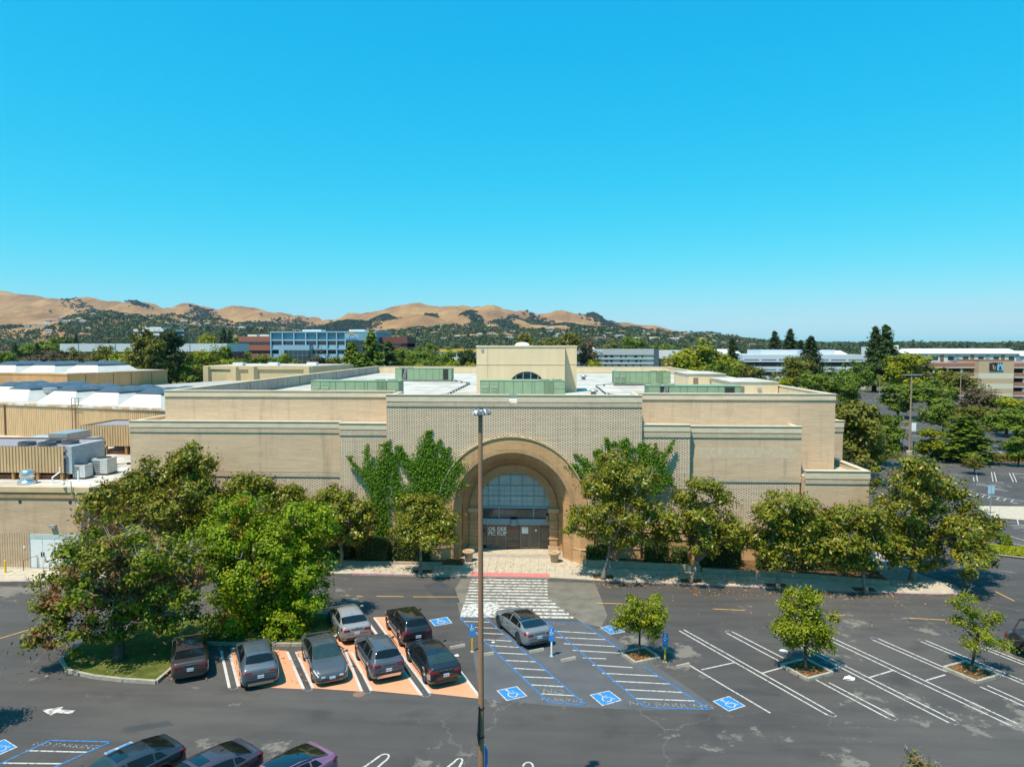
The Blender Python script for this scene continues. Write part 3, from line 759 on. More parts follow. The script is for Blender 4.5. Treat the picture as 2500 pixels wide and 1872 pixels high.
# side and back parapets, cut in panels on their inner face
for side, x0, x1, zt in (('l', WL, WL + 0.35, ZL), ('r', WR - 0.35, WR, ZR)):
    sp(MB().box(x0, x1, WY + 0.4, WB, 12.9, zt - 0.06), 'parapet', M_stained if side == 'l' else M_stucco)
    sp(MB().box(x0 - 0.08, x1 + 0.08, WY + 0.5, WB + 0.05, zt - 0.06, zt + 0.04), 'coping', M_fascia)
    xi = x1 if side == 'l' else x0
    y = WY + 1.0
    while y < WB - 3:
        o = sp(MB().box(min(xi, xi + (0.03 if side == 'l' else -0.03)), max(xi, xi + (0.03 if side == 'l' else -0.03)), y, y + 3.4, 13.05, zt - 0.12), 'panel', M_stained if side == 'l' else M_stucco); y += 3.46
sp(MB().box(WL, WR, WB - 0.35, WB, 12.9, 14.3), 'parapet', M_stucco)
sp(MB().box(WL - 0.05, WR + 0.05, WB - 0.42, WB + 0.08, 14.3, 14.4), 'coping', M_fascia)
x = WL + 1
while x < WR - 4: sp(MB().box(x, x + 4.1, WB - 0.38, WB - 0.35, 13.1, 14.2), 'panel', M_stucco); x += 4.16
# flexible roof edge strip and membrane laps
for yy in (72, 84, 96, 108, 120, 132): sp(MB().strip((WL + 1, yy), (WR - 1, yy + 0.4), 0.10, 13.006), 'roof_lap', simple('grey roof seam', (0.34, 0.33, 0.31), 0.85, vary=0.25, scale=1.5))
for xx in range(-32, 25, 6): sp(MB().strip((xx, WY + 1), (xx + 0.3, WB - 1), 0.07, 13.009), 'roof_lap', simple('grey roof seam', (0.34, 0.33, 0.31), 0.85))

def cornice(x0, x1, y, top, f, b2, ret_l=0.0, ret_r=0.0, parent=None, seg=2.6):
    """stone fascia over a soldier course: f, b2 are the lower edges of the two bands"""
    n = max(1, round((x1 - x0) / seg)); d = (x1 - x0) / n
    for i in range(n): sp(MB().box(x0 + i * d + 0.004, x0 + (i + 1) * d - 0.004, y - 0.10, y + 0.30, f + 0.05, top), 'fascia', M_fascia)
    sp(MB().box(x0 - 0.02, x1 + 0.02, y - 0.16, y + 0.36, top, top + 0.07), 'coping', M_fascia)
    if b2 is not None: sp(MB().box(x0, x1, y - 0.07, y + 0.1, b2 + 0.05, f - 0.03), 'soldier_course', M_soldier)

# upper walls left and right of the entrance bay
for x0, x1, top in ((WL, -13.62, ZL), (8.23, WR, ZR)):
    sp(MB().box(x0, x1, WY - 0.001, WY + 0.35, 12.9, top - 0.02), 'parapet', M_brick)
    cornice(x0, x1, WY, top, top - 0.56, None)

def pattern_wall(x0, x1, z0, z1, Y, arch=None):
    """open brick bond: staggered holes through the outer leaf, in front of a backing wall"""
    px, pz, hw, hh, T = 0.425, 0.106, 0.150, 0.068, 0.10
    v, f = [], []
    def q(*p):
        n = len(v); v.extend(p); f.append((n, n + 1, n + 2, n + 3))
    nrow = int((z1 - z0) / pz)
    for r in range(nrow):
        zb = z1 - (r + 1) * pz; zt = zb + pz; zm = zb + (pz - hh)
        iv = [(x0, x1)]
        if arch:
            ax, az, ar = arch; dz = max(0.0, zb - az)
            if dz < ar:
                h = math.sqrt(ar * ar - dz * dz); iv = [(x0, min(x1, ax - h)), (max(x0, ax + h), x1)]
        for a, b in iv:
            if b - a < 0.1: continue
            q((a, Y, zb), (b, Y, zb), (b, Y, zm), (a, Y, zm))
            q((a, Y, zm), (b, Y, zm), (b, Y + T, zm), (a, Y + T, zm))
            q((a, Y + T, zb), (b, Y + T, zb), (b, Y, zb), (a, Y, zb))
            off = 0.0 if r % 2 else px / 2
            k0 = math.floor((a - x0 - off) / px) ; xx = x0 + off + k0 * px
            while xx < b:
                l, rr = max(a, xx + hw), min(b, xx + px)
                if rr - l > 0.02:
                    q((l, Y, zm), (rr, Y, zm), (rr, Y, zt), (l, Y, zt))
                    q((l, Y + T, zm), (l, Y, zm), (l, Y, zt), (l, Y + T, zt))
                    q((rr, Y, zm), (rr, Y + T, zm), (rr, Y + T, zt), (rr, Y, zt))
                xx += px
    o = link('brick_screen', np_mesh('brick_screen', np.array(v) - np.array(store.location), np.array(f)), store, M_pattern)
    o['kind'] = 'stuff'
    return o
AZ, RO, RI = 4.41, 6.42, 5.05
# entrance bay (backing with the arch cut out, as upright strips)
def backing(x0, x1, z1, Y, Yb, mat, arch=None, n=1):
    mb = MB()
    xs = np.linspace(x0, x1, n + 1)
    for i in range(n):
        a, b = xs[i], xs[i + 1]; zl = 0.0
        if arch:
            m_ = max(abs(a - arch[0]), abs(b - arch[0]))
            inner = min(abs(a - arch[0]), abs(b - arch[0]))
            if inner < arch[2]: zl = arch[1] + math.sqrt(max(0, arch[2] ** 2 - inner ** 2)) - 0.15
        mb.box(a, b, Y, Yb, zl, z1)
    return sp(mb, 'wall', mat)
backing(-13.62, 8.23, 13.33, 60.50, 61.0, M_holeshade, (XC, AZ, 5.9), 96)
sp(MB().box(-13.62, 8.23, 61.0, 64.0, 10.3, 12.95), 'wall', M_pattern)
sp(MB().box(-13.62, -9.3, 61.0, 64.0, 0, 10.3), 'wall', M_pattern); sp(MB().box(3.7, 8.23, 61.0, 64.0, 0, 10.3), 'wall', M_pattern)
sp(MB().sheet([(-13.6, 60.6), (8.2, 60.6), (8.2, 64.4), (-13.6, 64.4)], 13.004), 'roof', M_roof)
pattern_wall(-13.62, 8.23, 2.70, 13.33, 60.40, (XC, AZ, RO))
for x0, x1 in ((-13.62, -3.06), (-2.38, 8.23)): cornice(x0, x1, 60.4, 14.35, 13.75, None)
sp(MB().box(-13.62, 8.23, 60.33, 60.5, 13.38, 13.72), 'soldier_course', M_soldier)
sp(MB().box(-13.60, 8.21, 60.42, 60.7, 13.3, 13.76), 'parapet', M_fascia)
for x0, x1 in ((-13.62, -13.3), (7.91, 8.23)): sp(MB().box(x0, x1, 60.7, 66, 13.0, 14.3), 'parapet', M_stucco)
# shoulders of the entrance bay
for x0, x1 in ((-17.85, -13.62), (8.23, 12.37)):
    backing(x0, x1, 10.75, 60.90, 64.0, M_holeshade)
    pattern_wall(x0, x1, 2.70, 10.75, 60.80)
    cornice(x0, x1, 60.8, 11.83, 11.25, 10.75)
    sp(MB().sheet([(x0, 61.0), (x1, 61.0), (x1, 64.0), (x0, 64.0)], 11.62), 'roof', M_roof)
    sp(MB().box(x0, x1, 60.82, 64.0, 10.74, 11.615), 'wall', M_pattern)
# left wing
sp(MB().box(-36.95, -17.85, 61.4, 64.0, 7.43, 10.87), 'wall', M_brick)
sp(MB().box(-36.93, -17.85, 61.5, 64.0, 0, 7.40), 'wall', M_holeshade)
sp(MB().box(-36.95, -36.85, 61.4, 64.0, 0, 7.43), 'wall', M_pattern)
sp(MB().box(-36.95, -35.1, 64.0, 78.0, 0, 11.55), 'wall', M_brick)
sp(MB().box(-36.95, -17.85, 61.42, 64.0, 10.87, 11.61), 'wall', M_brick)
sp(MB().sheet([(-36.9, 61.6), (-17.85, 61.6), (-17.85, 64.0), (-36.9, 64.0)], 11.625), 'roof', M_roof)
sp(MB().box(-36.95, -36.6, 61.75, 78.0, 11.55, 11.88), 'parapet', M_fascia)
cornice(-36.95, -17.85, 61.4, 11.88, 11.30, 10.87)
sp(MB().box(-36.95, -17.85, 61.33, 61.42, 7.02, 7.38), 'soldier_course', M_soldier)
pattern_wall(-36.95, -17.85, 2.70, 6.96, 61.40)
# right wing
sp(MB().box(12.37, 21.9, 61.4, 64.0, 7.3, 10.66), 'wall', M_brick)
sp(MB().box(12.37, 21.88, 61.5, 64.0, 0, 7.28), 'wall', M_holeshade)
sp(MB().box(21.8, 21.9, 61.4, 64.0, 0, 7.3), 'wall', M_pattern)
sp(MB().box(12.37, 21.9, 61.42, 64.0, 10.66, 11.40), 'wall', M_brick)
sp(MB().sheet([(12.37, 61.6), (21.85, 61.6), (21.85, 64.0), (12.37, 64.0)], 11.42), 'roof', M_roof)
sp(MB().box(21.55, 21.9, 61.75, 64.0, 11.40, 11.66), 'parapet', M_fascia)
cornice(12.37, 21.9, 61.4, 11.67, 11.08, 10.66)
sp(MB().box(12.37, 21.9, 61.33, 61.42, 6.88, 7.26), 'soldier_course', M_soldier)
pattern_wall(12.37, 21.9, 2.70, 6.84, 61.40)
for x_, y_, z0, z1 in ((-31.0, 61.4, 7.45, 10.85), (-24.6, 61.4, 7.45, 10.85), (15.6, 61.4, 7.35, 10.6), (18.8, 61.4, 7.35, 10.6), (-30.0, 64.0, 11.7, 13.8), (-24.5, 64.0, 11.7, 13.8), (-19.0, 64.0, 11.7, 13.8), (13.5, 64.0, 11.5, 13.7), (19.2, 64.0, 11.5, 13.7), (24.6, 60.5, 2.8, 6.85)):
    sp(MB().box(x_ - .012, x_ + .012, y_ - .006, y_ + .02, z0, z1), 'control_joint', simple('sealant joint', (0.40, 0.33, 0.22), 0.9))
# faint outline of lettering that was taken down
M_ghost = simple('faded brick where letters hung', (0.585, 0.445, 0.305), 0.85, vary=0.1)
sp(MB().box(12.9, 21.4, 61.396, 61.41, 8.95, 9.85), 'old_sign_patch', M_ghost)
# low block and step at the right corner
sp(MB().box(21.95, 27.25, 60.5, 69.5, 0, 7.55), 'wall', M_brick)
sp(MB().sheet([(22.2, 60.8), (27.0, 60.8), (27.0, 69.3), (22.2, 69.3)], 7.56), 'roof', M_concrete)
sp(MB().box(26.9, 27.25, 60.9, 69.5, 7.55, 8.02), 'parapet', M_fascia)
sp(MB().box(26.86, 27.31, 60.9, 69.5, 8.02, 8.09), 'coping', M_fascia)
cornice(21.95, 27.25, 60.5, 8.03, 7.35, 6.92)
sp(MB().box(27.23, 27.33, 60.45, 69.5, 7.4, 8.0), 'fascia', M_fascia)
sp(MB().box(25.7, 28.9, 70.0, 104.0, 0, 10.7), 'wall', M_brick)
sp(MB().box(25.7, 28.9, 70.02, 104.0, 10.7, 11.2), 'wall', M_brick)
cornice(25.72, 28.95, 70.0, 11.3, 10.65, 10.2)
sp(MB().box(28.9, 29.02, 70.0, 104, 10.7, 11.3), 'fascia', M_fascia)

# tan base course with three mouldings
for x0, x1, y in ((-36.9, -17.9, 61.4), (-17.85, -13.65, 60.8), (-13.62, XC - RO, 60.4), (XC + RO, 8.2, 60.4), (8.23, 12.33, 60.8), (12.37, 21.9, 61.4)):
    sp(MB().box(x0, x1, y - 0.06, y + 0.12, 0, 2.62), 'base_course', M_tanbrick)
    for zz in (1.25, 1.95, 2.62): sp(MB().box(x0, x1, y - 0.13, y + 0.1, zz, zz + 0.09), 'moulding', simple('tan stone moulding', (0.50, 0.36, 0.22), 0.8))
sp(MB().box(21.97, 27.2, 60.44, 60.52, 0, 2.62), 'base_course', M_tanbrick)

# ------------------------------------------------------------------ the entrance arch
def arch_path(r, cz, z0, n=36):
    pts = [(XC - r, z0), (XC - r, (z0 + cz) / 2)]
    pts += [(XC - r * math.cos(math.pi * i / n), cz + r * math.sin(math.pi * i / n)) for i in range(n + 1)]
    return pts + [(XC + r, (z0 + cz) / 2), (XC + r, z0)]
def arch_band(name, mat, r0, r1, yf, yb, cz, z0=0.1, cz1=None):
    a, b = arch_path(r0, cz, z0), arch_path(r1, cz if cz1 is None else cz1, z0)
    mb = MB()
    for i in range(len(a) - 1):
        A, B, Cc, D = a[i], a[i + 1], b[i + 1], b[i]
        mb.quad((D[0], yf, D[1]), (A[0], yf, A[1]), (B[0], yf, B[1]), (Cc[0], yf, Cc[1]))     # face
        mb.quad((A[0], yf, A[1]), (A[0], yb, A[1]), (B[0], yb, B[1]), (B[0], yf, B[1]))       # intrados
        mb.quad((D[0], yf, D[1]), (Cc[0], yf, Cc[1]), (Cc[0], yb, Cc[1]), (D[0], yb, D[1]))   # extrados
    return sp(mb, name, mat)
M_mould = simple('tan stone moulding', (0.50, 0.36, 0.22), 0.8)
arch_band('arch_moulding', M_mould, RO - 0.05, RO + 0.05, 60.14, 60.55, AZ, AZ)
arch_band('arch_ring', M_tanbrick, RI + 0.38, RO - 0.03, 60.24, 60.8, AZ)
arch_band('arch_soldier_ring', M_tansoldier, RI, RI + 0.39, 60.22, 60.8, AZ)
for k in range(6):
    arch_band('arch_step', M_tanbrick, RI - 0.108 * (k + 1), RI - 0.108 * k + 0.02, 60.42 + 0.19 * k, 61.0 + 0.19 * k, AZ)
RB = RI - 0.108 * 6
arch_band('arch_vault', M_tanbrick, RB, RB + 0.05, 61.35, 63.5, AZ)
arch_band('arch_back_wall', M_tanbrick, 3.5, RB + 0.04, 63.40, 63.6, 3.98, 0.1, AZ)
arch_band('inner_arch', M_tansoldier, 3.24, 3.95, 63.22, 63.9, 3.98)
for s in (-1, 1):
    xi = XC + s * 3.6
    for z0, z1, ex in ((3.62, 3.98, 0.13), (2.72, 2.80, 0.07), (1.98, 2.06, 0.07), (1.22, 1.30, 0.07), (0.1, 0.55, 0.10)):
        sp(MB().box(xi - 0.36 - ex, xi + 0.36 + ex, 63.22 - ex, 63.5, z0, z1), 'impost' if z0 > 3 else 'moulding', M_mould)
    # splayed pier beside the opening
    x0, x1 = sorted((XC + s * (RI + 0.02), XC + s * (RO + 0.5)))
    for z0, z1, ex in ((0.1, 1.25, 0.26), (1.25, 2.6, 0.12)):
        xa, xb = XC + s * (RI + 0.06), XC + s * (RO + 0.45 + ex)
        pts = [(xa, 60.95), (xa, 60.45 - ex * 0.3), (xa + s * 0.75, 59.95 - ex), (xb, 59.95 - ex), (xb + s * 0.25, 60.42)]
        sp(MB().prism(pts, z0, z1), 'pier', M_tanbrick)
        pts2 = [(p[0] + (s * 0.05 if i > 1 else -s * 0.03), p[1] - 0.05) for i, p in enumerate(pts)]
        sp(MB().prism(pts2, z1, z1 + 0.07), 'moulding', M_mould)
    x0, x1 = sorted((XC + s * RI, XC + s * (RO + 0.05)))
    sp(MB().box(x0, x1, 60.10, 60.26, 3.95, 4.45), 'impost', M_mould)
    sp(MB().box(x0, x1, 60.16, 60.26, 2.95, 3.05), 'moulding', M_mould)
# blind arch half hidden by the creeper
for cxn in (-12.0,):
    mb = MB()
    for i in range(14):
        t0, t1 = math.pi * i / 14, math.pi * (i + 1) / 14
        p = [(cxn - r * math.cos(t), 5.6 + r * math.sin(t)) for t in (t0, t1) for r in (1.0, 1.3)]
        for yf in (60.30,):
            mb.quad((p[1][0], yf, p[1][1]), (p[0][0], yf, p[0][1]), (p[2][0], yf, p[2][1]), (p[3][0], yf, p[3][1]))
            mb.quad((p[1][0], yf, p[1][1]), (p[3][0], yf, p[3][1]), (p[3][0], 60.5, p[3][1]), (p[1][0], 60.5, p[1][1]))
            mb.quad((p[0][0], yf, p[0][1]), (p[0][0], 60.5, p[0][1]), (p[2][0], 60.5, p[2][1]), (p[2][0], yf, p[2][1]))
    sp(mb, 'blind_arch', M_mould)
    sp(MB().box(cxn - 1.0, cxn + 1.0, 60.36, 60.5, 2.7, 5.6), 'blind_arch_panel', M_tanbrick)

# glazing of the entrance
GY, GR, GZ = 63.80, 3.24, 3.98
glz = sp(MB(), 'entrance_glazing', M_greyblue) if False else thing('entrance_glazing', None, None, (0, 0, 0))
glz.parent = store; glz.location = (0, GY - 60.4, 0)
M_pane = simple('blue tinted pane', (0.16, 0.22, 0.24), 0.10, vary=0.35, scale=0.5, spec=0.8)
M_paper = simple('white paper', (0.75, 0.76, 0.76), 0.8, vary=0.04)
M_screenp = simple('blue-grey backing panel', (0.33, 0.43, 0.45), 0.5, vary=0.12, scale=0.7)
vx = [XC + d for d in (-3.24, -2.3, -1.32, -0.28, 0.75, 1.80, 2.76, 3.24)]
hz = [4.05, 4.98, 5.92, 6.9]
def inside(x, z): return z < GZ or (x - XC) ** 2 + (z - GZ) ** 2 < GR ** 2
rows = [(GZ - 0.0, 4.98), (4.98, 5.92), (5.92, 7.25)]
for z0, z1 in rows:
    for i in range(len(vx) - 1):
        a, b = vx[i] + 0.02, vx[i + 1] - 0.02
        # clip the pane to the arch
        pts = []
        n = 8
        for k in range(n + 1):
            xx = a + (b - a) * k / n
            zz = min(z1, GZ + math.sqrt(max(0, GR ** 2 - (xx - XC) ** 2)))
            pts.append((xx, max(z0, zz)))
        if max(p[1] for p in pts) - z0 < 0.08: continue
        mb = MB().poly([(a, GY, z0)] + [(b, GY, z0)] + [(p[0], GY, p[1]) for p in pts[::-1]])
        sp(mb, 'pane', M_screenp if z0 < 6.5 else M_pane, glz)
        if z0 < 5.5 and i not in (0, 6):   # small glazing bars of the grille behind
            xm = (a + b) / 2
            sp(MB().box(xm - 0.012, xm + 0.012, GY - 0.03, GY, z0, z1), 'glazing_bar', M_greyblue, glz)
            sp(MB().box(a, b, GY - 0.025, GY, (z0 + z1) / 2 - 0.012, (z0 + z1) / 2 + 0.012), 'glazing_bar', M_greyblue, glz)
for i, x_ in enumerate(vx[1:-1]):
    zt = GZ + math.sqrt(max(0, GR ** 2 - (x_ - XC) ** 2)); w = 0.06 if i in (1, 4) else 0.035
    sp(MB().box(x_ - w, x_ + w, GY - 0.09, GY + 0.02, GZ, zt), 'mullion', M_greyblue, glz)
for z_ in hz[1:]:
    h = math.sqrt(max(0, GR ** 2 - (z_ - GZ) ** 2)); sp(MB().box(XC - h, XC + h, GY - 0.07, GY + 0.02, z_ - 0.035, z_ + 0.035), 'transom', M_greyblue, glz)
sp(MB().box(XC - 3.24, XC + 3.24, GY - 0.11, GY + 0.02, GZ - 0.10, GZ + 0.06), 'transom', M_greyblue, glz)
for a, b in ((-3.24, -1.40), (-1.25, 1.72), (1.87, 3.24)): sp(MB().box(XC + a, XC + b, GY, GY + 0.02, 2.95, GZ - 0.10), 'pane', M_glass, glz)
for x_ in (XC - 1.32, XC + 1.80): sp(MB().box(x_ - 0.06, x_ + 0.06, GY - 0.08, GY + 0.03, 2.95, GZ - 0.1), 'mullion', M_greyblue, glz)
sp(MB().box(XC - 3.24, XC + 3.24, GY - 0.30, GY + 0.05, 2.42, 2.95), 'door_header', M_greyblue, glz)
sp(MB().lathe([(0.33, 0), (0.34, 0.05), (0.34, 0.5), (0.33, 0.55)], (XC + 0.02, GY - 0.28, 2.40), 18), 'header_drum', M_greyblue, glz)
M_doorglass = simple('grey-brown door glass', (0.115, 0.10, 0.085), 0.12, vary=0.4, scale=0.6)
M_bronze = simple('bronze door frame', (0.20, 0.165, 0.13), 0.45, 0.3, vary=0.1)
for a, b in ((-3.24, -2.45), (-0.62, 0.55), (2.42, 3.24)): sp(MB().box(XC + a + 0.04, XC + b - 0.04, GY, GY + 0.02, 0.13, 2.42), 'pane', M_glass, glz)
for k, a in enumerate((-2.45, -1.53, 0.55, 1.48)):
    d = sp(MB().box(XC + a + 0.02, XC + a + 0.90, GY + 0.03, GY + 0.05, 0.15, 2.40), 'door', M_doorglass, glz)
    mb = MB()
    for x0, x1, z0, z1 in ((0.02, 0.12, 0.14, 2.42), (0.80, 0.90, 0.14, 2.42), (0.12, 0.80, 0.14, 0.38), (0.12, 0.80, 2.28, 2.42)): mb.box(XC + a + x0, XC + a + x1, GY - 0.02, GY + 0.03, z0, z1)
    mb.box(XC + a + (0.76 if k % 2 == 0 else 0.13), XC + a + (0.80 if k % 2 == 0 else 0.17), GY - 0.08, GY - 0.03, 0.9, 1.25)
    sp(mb, 'door_frame', M_bronze, glz)
M_letter = simple('white vinyl lettering', (0.80, 0.81, 0.81), 0.6, vary=0.03)
for body, dx, z_ in (('OR', -1.99, 1.93), ('DER', -1.07, 1.93), ('PIC', -1.99, 1.52), ('KUP', -1.07, 1.52)):
    lettering('door_lettering', body, 0.50, M_letter, glz, (XC + dx, GY - 0.035, z_), (R(90), 0, 0), 0.004, 0.90, 0.007)
sp(MB().box(XC + 0.74, XC + 1.32, GY - 0.03, GY - 0.024, 1.55, 2.15), 'notice', M_paper, glz)
lettering('notice_lettering', 'NOTICE', 0.10, M_bronze, glz, (XC + 1.03, GY - 0.034, 2.05), (R(90), 0, 0), 0.002)
sp(MB().lathe([(0.10, 0), (0.10, 0.006)], (XC + 2.02, GY - 0.03, 1.85), 12, 'y'), 'door_sticker', M_letter, glz)
sp(MB().box(XC - 3.4, XC + 3.4, 62.0, 66.0, 0.02, 0.142), 'threshold_slab', M_concrete)
sp(MB().box(XC - 4.2, XC + 4.2, 66.0, 66.2, 0, 8), 'back_wall', simple('dim interior', (0.10, 0.09, 0.08), 0.9))
sp(MB().box(XC + 2.95, XC + 3.15, 63.3, 63.7, 2.7, 3.3), 'wall_lamp', simple('brown lamp housing', (0.30, 0.17, 0.08), 0.5))

# ------------------------------------------------------------------ penthouse on the roof
PX0, PX1, PX2, PY = -8.1, 2.35, 3.85, 84.0
pent = thing('penthouse', None, None); pent.parent = store; pent.location = (0, PY - 60.4, 13.0)
AW, AZC = 2.15, 13.42
PCX = -2.12
mb = MB()
xs = np.linspace(PX0, PX1, 61)
for i in range(60):
    a, b = xs[i], xs[i + 1]; inn = min(abs(a - PCX), abs(b - PCX)); zl = 13.0
    if inn < AW: zl = AZC + math.sqrt(AW ** 2 - inn ** 2) - 0.03
    mb.box(a, b, PY, PY + 0.3, zl, 18.45)
sp(mb, 'front_wall', M_stucco, pent)
sp(MB().box(PX0, PX1, PY + 0.3, PY + 7, 13, 18.45), 'wall', M_stucco, pent) if False else None
sp(MB().box(PX0, PX0 + 0.3, PY + 0.3, PY + 8, 13, 18.45), 'wall', M_stucco, pent)
sp(MB().box(PX1 - 0.3, PX1, PY + 0.3, PY + 2.2, 13, 18.45), 'wall', M_stucco, pent)
sp(MB().box(PX1 - 0.3, PX2, PY + 2.2, PY + 8, 13, 18.45), 'wall', M_stucco, pent)
sp(MB().box(PX0 + 0.3, PX1 - 0.3, PY + 7.7, PY + 8, 13, 18.45), 'wall', M_stucco, pent)
sp(MB().box(PX0 - 0.06, PX1 + 0.06, PY - 0.08, PY + 2.2, 18.45, 18.62).box(PX0 - 0.06, PX2 + 0.06, PY + 2.15, PY + 8.1, 18.451, 18.621), 'coping', M_fascia, pent)
sp(MB().box(PX0 - 0.03, PX1 + 0.03, PY - 0.04, PY + 0.05, 16.36, 16.46), 'string_course', M_stucco, pent)
sp(MB().box(PX1, PX2 + 0.03, PY + 2.16, PY + 2.3, 16.36, 16.46), 'string_course', M_stucco, pent)
sp(MB().box(PX0 + 1.3, PX0 + 1.34, PY - 0.012, PY + 0.02, 13.0, 18.4), 'control_joint', simple('sealant joint', (0.40, 0.35, 0.24), 0.9), pent)
sp(MB().box(-7.55, -7.25, PY - 0.12, PY, 18.0, 18.3), 'wall_light', M_steel, pent)
win = MB().poly([(PCX - AW, PY + 0.2, 13.2)] + [(PCX + AW, PY + 0.2, 13.2)] + [(PCX + AW * math.cos(math.pi * i / 24), PY + 0.2, AZC + AW * math.sin(math.pi * i / 24)) for i in range(25)])
wnd = sp(win, 'arched_window', M_glass, pent)
for x_ in (-1.3, -0.45, 0.45, 1.3):
    sp(MB().box(PCX + x_ - 0.05, PCX + x_ + 0.05, PY + 0.08, PY + 0.2, 13.2, AZC + math.sqrt(AW ** 2 - x_ ** 2)), 'mullion', M_greyblue, wnd)
for z_ in (13.85, 14.6):
    h = math.sqrt(AW ** 2 - (z_ - AZC) ** 2); sp(MB().box(PCX - h, PCX + h, PY + 0.09, PY + 0.2, z_ - 0.05, z_ + 0.05), 'transom', M_greyblue, wnd)
sp(MB().lathe([(0.95, 0), (0.92, 0.12), (0.75, 0.3), (0.45, 0.42), (0.02, 0.46)], (-2.8, PY + 4, 18.6), 18), 'dome_skylight', simple('white acrylic dome', (0.7, 0.72, 0.73), 0.3), pent)
# bulkheads at the right edge of the roof
for x0, x1, y0, y1, zt in ((18.0, 22.6, 90, 100, 15.1), (20.4, 25.2, 78, 88, 14.7)):
    b_ = sp(MB().box(x0, x1, y0, y1, 13, zt - 0.1), 'bulkhead', M_stucco)
    sp(MB().box(x0 - 0.1, x1 + 0.1, y0 - 0.1, y1 + 0.1, zt - 0.1, zt), 'bulkhead_roof', M_roof, b_)
    sp(MB().box(x0 + 0.6, x0 + 1.2, y0 - 0.05, y0 - 0.001, 13.1, zt - 0.5), 'bulkhead_door', simple('brown steel door', (0.20, 0.15, 0.11), 0.6), b_)
    sp(MB().box(x0 + 2.6, x0 + 3.0, y0 - 0.22, y0 - 0.002, zt - 0.9, zt - 0.65), 'bulkhead_lamp', M_steel, b_)

# ------------------------------------------------------------------ rooftop air handlers: each one a thing of its own
def air_handler(label, x0, x1, y0, dep, z0, z1, cells, flip=False):
    """cells: list of (kind, share of the length)"""
    r = thing('air_handler', label, 'air conditioner', ((x0 + x1) / 2, y0 + dep / 2, z0), group='green rooftop air handlers')
    def q(mb, n, m, p=None): return mb.build(n, m, p or r)
    q(MB().box(x0, x1, y0, y0 + dep, z0 + 0.18, z1), 'housing', M_hvac_d)
    q(MB().box(x0 + 0.1, x1 - 0.1, y0 + 0.08, y0 + dep - 0.08, z0, z0 + 0.18), 'base_rail', M_steel)
    q(MB().box(x0 - 0.05, x1 + 0.05, y0 - 0.06, y0 + dep + 0.06, z1, z1 + 0.05), 'top_cover', M_hvac)
    tot = sum(c[1] for c in cells); x = x0; L = x1 - x0
    for kind, sh in cells:
        w = L * sh / tot
        a, b, c, d = x + 0.035, x + w - 0.035, z0 + 0.24, z1 - 0.05
        if kind == 'p': q(MB().box(a, b, y0 - 0.03, y0, c, d), 'panel', M_hvac)
        elif kind == 'l':
            pn = q(MB().box(a, b, y0 - 0.03, y0, c, d), 'panel', M_hvac)
            aa, bb, zc0, zc1 = a + w * 0.12, b - w * 0.12, c + (d - c) * 0.10, c + (d - c) * 0.72
            q(MB().box(aa, bb, y0 - 0.034, y0 - 0.03, zc0, zc1), 'louver_back', M_darkgap, pn)
            n = 6
            for k in range(n):
                zz = zc0 + (zc1 - zc0) * k / n
                q(MB().quad((aa, y0 - 0.10, zz), (bb, y0 - 0.10, zz), (bb, y0 - 0.036, zz + 0.12), (aa, y0 - 0.036, zz + 0.12)), 'louver', M_hvac, pn)
        elif kind == 'r':
            pn = q(MB().box(a, b, y0 - 0.02, y0, c, d), 'grille', M_hvac_d)
            n = max(4, int((b - a) / 0.13))
            for k in range(n):
                xx = a + (b - a) * (k + 0.5) / n; q(MB().box(xx - 0.03, xx + 0.03, y0 - 0.07, y0 - 0.02, c, d), 'fin', M_hvac, pn)
        elif kind == 'd': q(MB().box(a, b, y0 - 0.012, y0, c, d - 0.1), 'intake', M_darkgap)
        elif kind == '2':
            q(MB().box(a, b, y0 - 0.03, y0, c, (c + d) / 2 - 0.02), 'panel', M_hvac); q(MB().box(a, b, y0 - 0.03, y0, (c + d) / 2 + 0.02, d), 'panel', M_hvac)
        elif kind == 'o':
            q(MB().box(a, b, y0 - 0.006, y0, c, d), 'open_bay', M_darkgap)
            for k in range(3): q(MB().tube([(a + 0.1 + k * 0.2, y0 - 0.03, c), (a + (b - a) * 0.6 + k * 0.12, y0 - 0.03, d)], 0.045), 'pipe', M_steel)
        x += w
    for k in (0, 1):
        fx = (x1 - 0.9 - k * 1.3) if not flip else (x0 + 0.9 + k * 1.3)
        q(MB().lathe([(0.52, 0), (0.55, 0.10), (0.50, 0.11), (0.46, 0.04), (0.02, 0.05)], (fx, y0 + dep * 0.5, z1 + 0.05), 16), 'fan', simple('dull beige fan ring', (0.33, 0.34, 0.24), 0.6))
    return r
stdc = [('l', 1.0), ('l', 1.0), ('p', .6), ('p', 1), ('p', 1), ('p', 1), ('p', .3), ('p', 1), ('r', 1.0), ('2', 1.25)]
def ux(px0, px1, Y): return ony(px0, 940, Y).x, ony(px1, 940, Y).x
a, b = ux(759, 974, 72); air_handler('sage green air handler farthest left, partly below the front parapet', a, b, 72, 2.4, 13.0, 14.95, stdc)
a, b = ux(965, 1103, 110.9); air_handler('sage green air handler standing at the back left, before the rear parapet', a, b, 110.9, 2.4, 13.05, 15.05, [('p', 1), ('o', .8), ('p', 1), ('p', .8), ('p', 1), ('p', 1), ('p', 1), ('p', .5), ('d', .8), ('p', .5)], True)
a, b = ux(1172, 1380, 75.5); air_handler('sage green air handler standing in front of the penthouse', a, b, 75.5, 2.4, 13.0, 14.85, stdc)
a, b = ux(1498, 1637, 101); air_handler('sage green air handler at the back right, beside the bulkhead', a, b, 101, 2.4, 13.1, 14.95, stdc)
